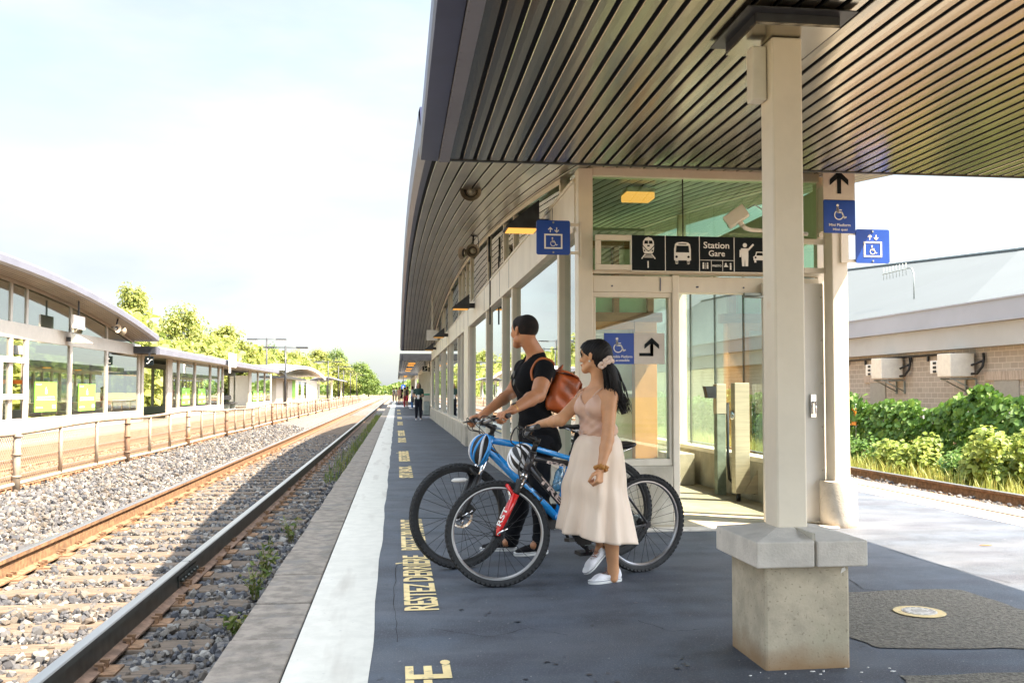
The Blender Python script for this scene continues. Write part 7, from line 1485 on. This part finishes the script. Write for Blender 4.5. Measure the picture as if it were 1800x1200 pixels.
# ------------------------------------------------------------------ people waiting farther along
def bystander(px, fy, hgt, label, face, top, bottom, hairc, sk=(.45, .24, .15), shorts=False, long_hair=False, arms='down', bag=None, sleeve=.5, shoes=(.7, .7, .7)):
    g = G(px, fy, 0); k = hgt / 1.70; f = nz(RT * face[0] + FH * face[1]); s = UZ.cross(f); t = thing('person', tuple(g), label, 'person', None)
    P = lambda a, b_, c: g + (f * a + s * b_ + UZ * c) * k
    res = .012 if fy > 734 else .02
    hp, hg = head_prims(P(0, 0, 1.58), f, UZ, P(-.01, 0, 1.42), .05 * k, k * .95)
    E = {}
    for q in (-1, 1):
        E[q] = (P(.0, q * .17, 1.37), P(-.02, q * .21, 1.10), P(.22 if arms == 'phone' else .04, q * (.07 if arms == 'phone' else .22), 1.10 if arms == 'phone' else .86))
    arm = [x for q in (-1, 1) for x in ((E[q][0], E[q][1], .045 * k, .038 * k, .03), (E[q][1], E[q][2], .037 * k, .027 * k, .02), (E[q][2], E[q][2] + (f * .05 - UZ * .06) * k, .032 * k, .022 * k, .02))]
    tor = [(P(0, -.13, 1.37), P(0, .13, 1.37), .06 * k, .06 * k, .04), (P(0, 0, 1.3), P(0, 0, 1.05), .13 * k, .115 * k, .05, (f, .75)), (P(0, 0, 1.05), P(0, 0, .92), .118 * k, .135 * k, .05, (f, .8))]
    leg = [x for q in (-1, 1) for x in ((P(0, q * .08, .90), P(.02, q * .09, .48), .085 * k, .055 * k, .03), (P(.02, q * .09, .48), P(-.01, q * .10, .08), .055 * k, .036 * k, .03))]
    S = SDF(tor + leg + arm + hp, res, .05); bo_ = S.mesh('body', skinmat('skin_far', sk), t)
    inf = lambda L_, d: [(p[0], p[1], p[2] + d, p[3] + d) + tuple(p[4:]) for p in L_]
    T2 = SDF(inf(tor, .014) + [(E[q][0], E[q][0].lerp(E[q][1], sleeve), .058 * k, .052 * k, .03) for q in (-1, 1)], res, .05); X, Y, Z = T2.grid(); T2.mesh('top', fabric('top_%s' % label[:12], top), bo_, np.maximum(T2.D, .90 * k - Z + 0 * X))
    L2 = SDF(inf(leg, .014) + inf(tor[2:], .008), res, .05); X, Y, Z = L2.grid(); L2.mesh('trousers' if not shorts else 'shorts', fabric('legs_%s' % label[:12], bottom), bo_, np.maximum(np.maximum(L2.D, Z - .99 * k + 0 * X), (.52 if shorts else .10) * k - Z))
    hh_ = SDF(inf(hp[:1], .014) + ([(hg(-.06, 0, 0), hg(-.05, .0, -.20), .07 * k, .06 * k, .03), (hg(-.01, .07, .0), hg(0.0, .085, -.2), .035 * k, .03 * k, .02), (hg(-.01, -.07, .0), hg(0, -.085, -.2), .035 * k, .03 * k, .02)] if long_hair else []), res * .7, .05); X, Y, Z = hh_.grid(); c = P(0, 0, 1.58); yf = (X - c.x) * f.x + (Y - c.y) * f.y; hh_.mesh('hair', hairmat('hair_%s' % label[:12], hairc), bo_, np.maximum(hh_.D, np.maximum(yf - .055 * k, -(Z - c.z) + yf * 1.2 - (.30 if long_hair else .06))))
    for q in (-1, 1): b = MB(); c_ = P(.06, q * .10, .045); b.tube([c_ - f * .12 * k, c_ - f * .08 * k, c_ + f * .06 * k, c_ + f * .14 * k], [.035 * k, .045 * k, .042 * k, .025 * k], 8, flat=.95); b.build('shoe', mat('shoe_%s' % label[:12], shoes, .7, var=.05), bo_)
    if bag:
        c_ = P(-.02, -.27, .92) if bag != 'pack' else P(-.2, 0, 1.2); bt_ = thing('bag', tuple(c_), 'bag carried by the ' + label, 'bag'); b = MB(); b.obox(c_, f, s, UZ, .10 * k, .06 * k if bag != 'pack' else .14, .10 * k if bag != 'pack' else .2); b.build('pouch', M['dark'], bt_, bevel=.03); b = MB(); b.tube([c_ + UZ * .1 * k, P(0, -.06, 1.42), P(.06, .03, 1.25)], .008, 5); b.build('strap', M['black'], bt_)
    return t, P
t, P = bystander(735.5, 738.5, 1.62, 'woman in green t-shirt and dark trousers reading a phone', (.05, -1), (.035, .07, .062), (.012, .013, .02), (.03, .015, .01), arms='phone', long_hair=True, bag='side', shoes=(.8, .8, .82))
t = thing('phone', tuple(P(.28, .0, 1.08)), 'white phone held by the woman in green', 'phone'); b = MB(); b.obox(P(.27, 0, 1.07), RT, UZ, FH, .05, .09, .008); b.build('case', M['signwhite'], t, bevel=.005)
bystander(724.5, 718.5, 1.66, 'woman in blue jeans and white top turned to the track', (-.9, -.3), (.60, .62, .66), (.05, .15, .36), (.02, .012, .01), long_hair=True)
bystander(715.5, 716, 1.68, 'person in red shorts and black vest', (-.8, -.6), (.02, .02, .022), (.38, .03, .05), (.05, .03, .015), shorts=True, long_hair=True, sleeve=.1)
bystander(711, 716.5, 1.60, 'person in red trousers leaning to the track', (-1, .1), (.45, .36, .25), (.40, .06, .07), (.03, .02, .015))
bystander(705, 710.5, 1.78, 'man in black shirt and black shorts', (.1, -1), (.015, .016, .018), (.014, .014, .016), (.12, .05, .025), shorts=True, shoes=(.05, .05, .05))
bystander(701.5, 710.5, 1.72, 'person in tan shorts beside the man in black', (-.5, -.8), (.40, .20, .15), (.34, .25, .16), (.03, .02, .015), shorts=True, shoes=(.1, .1, .1))
bystander(696, 707.5, 1.75, 'person in a white shirt standing nearest the platform edge', (-.9, .2), (.68, .66, .60), (.42, .30, .24), (.03, .02, .012), shorts=True)
bystander(691.5, 706.5, 1.72, 'person with dark backpack facing the rails', (-1, .3), (.5, .45, .40), (.30, .22, .17), (.02, .015, .012), bag='pack')
# ================================================================== vegetation
def leaf_mat(name, cols, trans=.42): return rand_mat(name, cols, .55, 0, trans)
M['leaf_tree'] = leaf_mat('tree_leaf_yellow_green', [(.15, .20, .045), (.24, .28, .06), (.32, .33, .08), (.19, .25, .05), (.40, .38, .12)])
M['leaf_dark'] = leaf_mat('tree_leaf_green', [(.08, .14, .03), (.13, .20, .04), (.18, .25, .05), (.10, .16, .03)])
M['leaf_vine'] = leaf_mat('vine_leaf', [(.040, .11, .012), (.075, .17, .020), (.11, .22, .026), (.05, .13, .015), (.16, .26, .035)])
M['leaf_bush'] = leaf_mat('bush_leaf_lime', [(.13, .20, .02), (.20, .27, .03), (.26, .31, .045), (.10, .16, .02)])
M['grass'] = leaf_mat('dry_grass', [(.17, .23, .035), (.30, .32, .07), (.12, .18, .025), (.36, .36, .11)], .25)
M['bark'] = mat('bark', (.09, .07, .05), .95, var=.3, scale=8, bump=.5)
def leaves(C, N, S, fold=.25, asp=.8, droop=None):
    """folded leaf blades: centres C (n,3), facing N, size S"""
    n = len(C); N = N / np.linalg.norm(N, axis=1)[:, None]
    r = npr.normal(size=(n, 3)) if droop is None else droop + .5 * npr.normal(size=(n, 3))
    u = r - (r * N).sum(1)[:, None] * N; u /= np.linalg.norm(u, axis=1)[:, None]; v = np.cross(N, u); S = S[:, None]
    p0 = C - u * S * .5; p1 = C + u * S * .55; m0 = C - u * S * .1; f = N * S * fold * .5
    a = m0 + v * S * .5 * asp + f; b = m0 - v * S * .5 * asp + f
    a2 = C + u * S * .25 + v * S * .34 * asp + f * .7; b2 = C + u * S * .25 - v * S * .34 * asp + f * .7
    V = np.stack([p0, p1, a, b, a2, b2], 1).reshape(-1, 3); k = np.arange(n)[:, None] * 6
    F = np.concatenate([k + np.array([[0, 1, 4, 2]]), k + np.array([[0, 3, 5, 1]])], 0)
    return V, F
def unit(n): d = npr.normal(size=(n, 3)); return d / np.linalg.norm(d, axis=1)[:, None]
def make_tree(name, H, Rc, trunk, ncl, nl, ls, lm, seed, label, group=None, low=False):
    global npr
    npr = np.random.RandomState(seed); rr = random.Random(seed)
    t = thing(name, (0, 0, 0), label, 'tree' if not low else 'bush', group)
    cz = trunk + (H - trunk) * .5; hz = (H - trunk) * .5; cl = []
    for i in range(ncl):
        d = unit(1)[0]; k = .45 + .55 * npr.rand() ** .6; p = np.array([d[0] * Rc * k, d[1] * Rc * k, cz + d[2] * hz * k]); p[:2] *= 1 - .35 * max(0, (p[2] - cz) / hz); cl.append((p, Rc * (.13 + .25 * npr.rand())))
    Cs, Ns, Ss = [], [], []
    for p, r in cl:
        d = unit(nl); k = npr.rand(nl) ** .45; q = p + d * (r * k)[:, None] * np.array([1.2, 1.2, .75]) + .13 * npr.normal(size=(nl, 3)); Cs.append(q); Ns.append(d * .6 + np.array([0, 0, .55]) + .5 * unit(nl)); Ss.append(ls * (.6 + .8 * npr.rand(nl)))
    V, F = leaves(np.concatenate(Cs), np.concatenate(Ns), np.concatenate(Ss)); o = np_mesh('crown', V, F, lm, t)
    b = MB(); tr = H * .022 + .05
    b.tube([(0, 0, -.3), (rr.uniform(-.1, .1), rr.uniform(-.1, .1), trunk * .6), (rr.uniform(-.2, .2), rr.uniform(-.2, .2), cz)], [tr * 1.3, tr, tr * .5], 8)
    for p, r in cl[:9]:
        z0 = max(.3, min(p[2] - .3, trunk + (cz - trunk) * rr.uniform(-.2, .8))); b.tube([(0, 0, z0), (p[0] * .5, p[1] * .5, z0 + (p[2] - z0) * .55), tuple(p)], [tr * .5, tr * .3, tr * .12], 6)
    b.build('trunk', M['bark'], t); return t
protos = [make_tree('broadleaf_tree', 10.0, 3.3, 2.2, 58, 105, .31, M['leaf_tree'], 3, 'x'), make_tree('broadleaf_tree', 9.0, 4.4, .9, 84, 100, .33, M['leaf_tree'], 5, 'x'), make_tree('broadleaf_tree', 9.0, 4.2, .9, 84, 100, .33, M['leaf_dark'], 9, 'x')]
used = [False] * 3
def put_tree(k, px, pt, X, label, wd=None, rz=0.0, base=-.5):
    q = onX(px, pt, X); H = [10.0, 9.0, 9.0][k]; s = (q.z - base) / H
    o = protos[k] if not used[k] else copy_tree(protos[k]); used[k] = True
    sx = s if wd is None else wd * q.y / FPX / (2 * [3.3, 4.4, 4.2][k] * 1.05)
    o.location = (q.x, q.y, base); o.rotation_euler = (0, 0, rz); o.scale = (sx, sx, s); o['label'] = label; o['group'] = 'trees beyond the opposite platform'
put_tree(0, 228, 503, -21, 'tall ragged yellow green tree rising behind the tip of the arched lilac roof', 92, .4)
put_tree(1, 322, 548, -21, 'round bright tree behind the start of the low lilac roof', 120, 1.0)
put_tree(0, 392, 572, -21, 'open crowned tree above the middle of the low lilac roof', 105, 2.1)
put_tree(1, 432, 612, -24, 'low bushy tree just left of the tallest light pole', 70, .2)
put_tree(2, 482, 606, -26, 'darker tree between the two tallest light poles', 50, 3.0)
put_tree(1, 520, 622, -24, 'pale tree above the white barrel roofed hut', 75, 2.6)
put_tree(0, 556, 614, -24, 'airy tree standing over the right end of the barrel roof', 60, 1.4)
put_tree(2, 590, 613, -20, 'green tree with the highest crown right of the barrel roof', 50, .9)
put_tree(1, 596, 636, -16, 'yellow tree behind the small far shelter', 70, 2.2)
put_tree(2, 628, 636, -13, 'broad green tree at the bend of the tree line', 66, .3)
put_tree(2, 648, 650, -11, 'last dark green tree where the tree line meets the tracks', 40, 1.9)
put_tree(1, 360, 600, -18, 'low yellow bush tree filling the gap behind the low roof', 130, .8)
put_tree(2, 288, 590, -19, 'green bush tree just past the arched roof tip', 80, 2.9)
# vegetation bank behind the opposite platform (one mass)
npr = np.random.RandomState(21)
n = 38000; Y = 14 + 230 * npr.rand(n) ** 1.4; hh = 4.6 + 1.2 * np.sin(Y * .21) + .9 * np.sin(Y * .57 + 1) + .5 * np.sin(Y * 1.3) + .008 * Y; X = -18.5 + 1.6 * npr.normal(size=n) * .6; Z = -.4 + hh * npr.rand(n) ** .7
V, F = leaves(np.stack([X, Y, Z], 1), unit(n) * .7 + np.array([.5, -.2, .5]), (.25 + .3 * npr.rand(n)) * (1 + Y / 160)); tag(np_mesh('shrub_bank', V, F, M['leaf_tree']), kind='stuff')
n = 16000; Y = 60 + 500 * npr.rand(n) ** 1.3; X = -30 + npr.normal(size=n) * 2 ; Z = -.4 + (3.5 + 2.0 * np.sin(Y * .09) + 1.2 * np.sin(Y * .23)) * npr.rand(n) ** .7
V, F = leaves(np.stack([X, Y, Z], 1), unit(n) * .7 + np.array([.5, -.2, .5]), .7 + .9 * npr.rand(n)); tag(np_mesh('distant_woods', V, F, M['leaf_dark']), kind='stuff')
n = 5000; Y = 560 + 60 * npr.rand(n); X = -60 + 170 * npr.rand(n); Z = -.4 + (7 + 2 * np.sin(X * .15)) * npr.rand(n) ** .7
V, F = leaves(np.stack([X, Y, Z], 1), unit(n), 1.6 + 1.2 * npr.rand(n)); tag(np_mesh('far_treeline', V, F, M['leaf_dark']), kind='stuff')

# vine covered fence on the sunny side
vf = thing('vine_fence', (11, 22, -.35), 'chain link fence smothered in broad green vines below the block building', 'vine hedge')
b = MB()
for k in range(16): b.cyl((11.0, 9 + k * 2.4, -.4), (11.0, 9 + k * 2.4, .84), .03, n=8)
b.tube([(11.0, 8.6, .82), (11.0, 46, .82)], .022, 6); b.build('fence_posts', M['galv'], vf)
b = MB(); b.add([(11.02, 8.6, -.35), (11.02, 46, -.35), (11.02, 46, .82), (11.02, 8.6, .82)], [(0, 1, 2, 3)]); b.build('chain_link_mesh', fm, vf)
n = 21000; npr = np.random.RandomState(4); Y = 8.5 + 37 * npr.rand(n) ** 1.15; top = 1.08 + .14 * np.sin(Y * .9) + .10 * np.sin(Y * 2.3 + 1) + .06 * np.sin(Y * 5.1); thin = .45 + .55 * (np.sin(Y * 1.3 + .6) > -.75)
zz = npr.rand(n); Z = -.32 + (top + .32) * zz ** .75; bulge = .20 + .22 * np.sin(np.pi * np.clip(zz, 0, 1)) + .10 * np.sin(Y * 1.7 + Z * 3); X = 11.0 - bulge * npr.rand(n) ** .5 * thin + .15 * npr.rand(n)
V, F = leaves(np.stack([X, Y, Z], 1), np.array([-.75, -.25, .55]) + .55 * unit(n), .06 + .12 * npr.rand(n), .3, 1.0, np.array([-.2, 0, -1.0])); np_mesh('foliage', V, F, M['leaf_vine'], vf)
t = thing('warning_plate', (10.95, 21.5, .5), 'small orange plate on the vine covered fence beside the post', 'sign'); q = onX(1499, 732, 10.72); b = MB(); b.box((q.x - .01, q.y - .16, q.z - .2), (q.x + .01, q.y + .16, q.z + .2)); b.build('plate', mat('orange_plate', (.80, .30, .02), .5, var=.05), t)
b = MB(); b.cyl((q.x + .03, q.y - .1, -.4), (q.x + .03, q.y - .1, q.z + .3), .02, n=6); b.build('stake', M['galv'], t)
def bush(px, py, X, H, Wd, label, lm, seed, n=2600, ls=.085):
    global npr
    npr = np.random.RandomState(seed); q = onX(px, py, X); t = thing('roadside_bush', (q.x, q.y, -.33), label, 'bush')
    ncl = 16; Cs, Ns = [], []
    for i in range(ncl):
        d = unit(1)[0]; p = np.array([q.x + d[0] * .35, q.y + d[1] * Wd * .42, -.33 + H * (.15 + .75 * npr.rand() * (1 - .5 * abs(d[1])))]); k = n // ncl; dd = unit(k); Cs.append(p + dd * (.20 + .12 * npr.rand()) * (npr.rand(k) ** .5)[:, None]); Ns.append(dd * .5 + np.array([-.3, -.3, .7]) + .4 * unit(k))
    C = np.concatenate(Cs); C[:, 2] = np.maximum(C[:, 2], -.33); V, F = leaves(C, np.concatenate(Ns), ls * (.6 + .8 * npr.rand(len(C))), .3, .9, np.array([0, 0, -.6])); np_mesh('foliage', V, F, lm, t)
    b = MB(); rr = random.Random(seed)
    for k in range(9): e = C[rr.randrange(len(C))]; b.tube([(q.x, q.y + rr.uniform(-.2, .2), -.4), ((q.x + e[0]) / 2, (q.y + e[1]) / 2, e[2] * .4 - .15), tuple(e)], [.012, .009, .004], 5)
    b.build('stems', mat('red_stem', (.16, .06, .03), .8, var=.1), t)
bush(1592, 800, 9.75, .78, 1.5, 'lime green leafy bush beside the track, in the middle of the hedge', M['leaf_bush'], 31)
bush(1765, 800, 9.5, 1.02, 1.5, 'larger yellow green bush with reddish stems at the right picture edge', M['leaf_bush'], 32, 4200)
bush(1715, 840, 9.9, .55, 1.1, 'small feathery dark green bush in front of the vines', M['leaf_vine'], 33, 2400, .06)
bush(1530, 800, 10.2, .5, 1.0, 'sparse low bush by the foot of the vines next to the post', M['leaf_vine'], 34, 900, .07)
def blades(name, n, xr, yr, zf, h0, h1, lm, seed, wd=.006):
    g = np.random.RandomState(seed); X = xr[0] + (xr[1] - xr[0]) * g.rand(n); Y = yr[0] + (yr[1] - yr[0]) * g.rand(n); Z = zf(X); Hh = h0 + (h1 - h0) * g.rand(n) ** 2; a = g.rand(n) * 6.283; l = Hh * g.uniform(.1, .6, n); dx, dy = np.cos(a), np.sin(a)
    P = np.stack([X, Y, Z], 1); w_ = np.stack([-dy * wd, dx * wd, 0 * X], 1); m_ = P + np.stack([dx * l * .4, dy * l * .4, Hh * .6], 1); tp = P + np.stack([dx * l, dy * l, Hh], 1)
    V = np.stack([P - w_, P + w_, m_ + w_ * .8, m_ - w_ * .8, tp + w_ * .1, tp - w_ * .1], 1).reshape(-1, 3); k = np.arange(n)[:, None] * 6
    F = np.concatenate([k + np.array([[0, 1, 2, 3]]), k + np.array([[3, 2, 4, 5]])], 0); return np_mesh(name, V, F, lm)
tag(blades('verge_grass', 30000, (8.5, 11.2), (8, 45), lambda X: -.33 + 0 * X, .06, .34, M['grass'], 51, .007), kind='stuff')
tag(blades('far_verge_grass', 9000, (11.2, 19.5), (8, 60), lambda X: -.35 + 0 * X, .10, .45, M['grass'], 52, .02), kind='stuff')
tag(blades('trackside_grass', 1700, (-1.25, -.86), (16, 60), lambda X: -.32 + 0 * X, .08, .32, leaf_mat('track_grass', [(.06, .11, .02), (.14, .19, .03), (.24, .22, .06)]), 53, .006), kind='stuff')
def weed(px, py, h, label, seed):
    g = random.Random(seed); q = G(px, py, -.28); t = thing('weed', (q.x, q.y, -.3), label, 'weed'); b = MB(); C = []
    for k in range(9):
        e = q + Vector((g.uniform(-.09, .09), g.uniform(-.12, .12), h * g.uniform(.5, 1))); mid = q.lerp(e, .55) + Vector((0, 0, .03)); b.tube([q + Vector((g.uniform(-.03, .03), g.uniform(-.04, .04), 0)), mid, e], [.0035, .003, .0015], 5)
        for j in range(6): C.append(q.lerp(e, g.uniform(.2, 1)) + Vector((g.uniform(-.03, .03), g.uniform(-.03, .03), g.uniform(-.01, .03))))
    b.build('stems', mat('weed_stem', (.18, .19, .06), .8, var=.2), t); C = np.array([tuple(c) for c in C]); V, F = leaves(C, unit(len(C)) + np.array([0, 0, .6]), .035 + .03 * npr.rand(len(C)), .2, .5); np_mesh('leaves', V, F, leaf_mat('weed_leaf_%d' % seed, [(.05, .10, .015), (.12, .16, .03), (.22, .20, .05)]), t)
weed(447, 1052, .26, 'spindly weed by the near coping, closest to the camera', 1); weed(468, 1010, .34, 'tall straggly weed rooted where the coping is chipped', 2); weed(512, 952, .26, 'reddish weed by the third coping slab, farther along', 3); weed(416, 1115, .13, 'tiny green sprout against the nearest coping slab', 4)
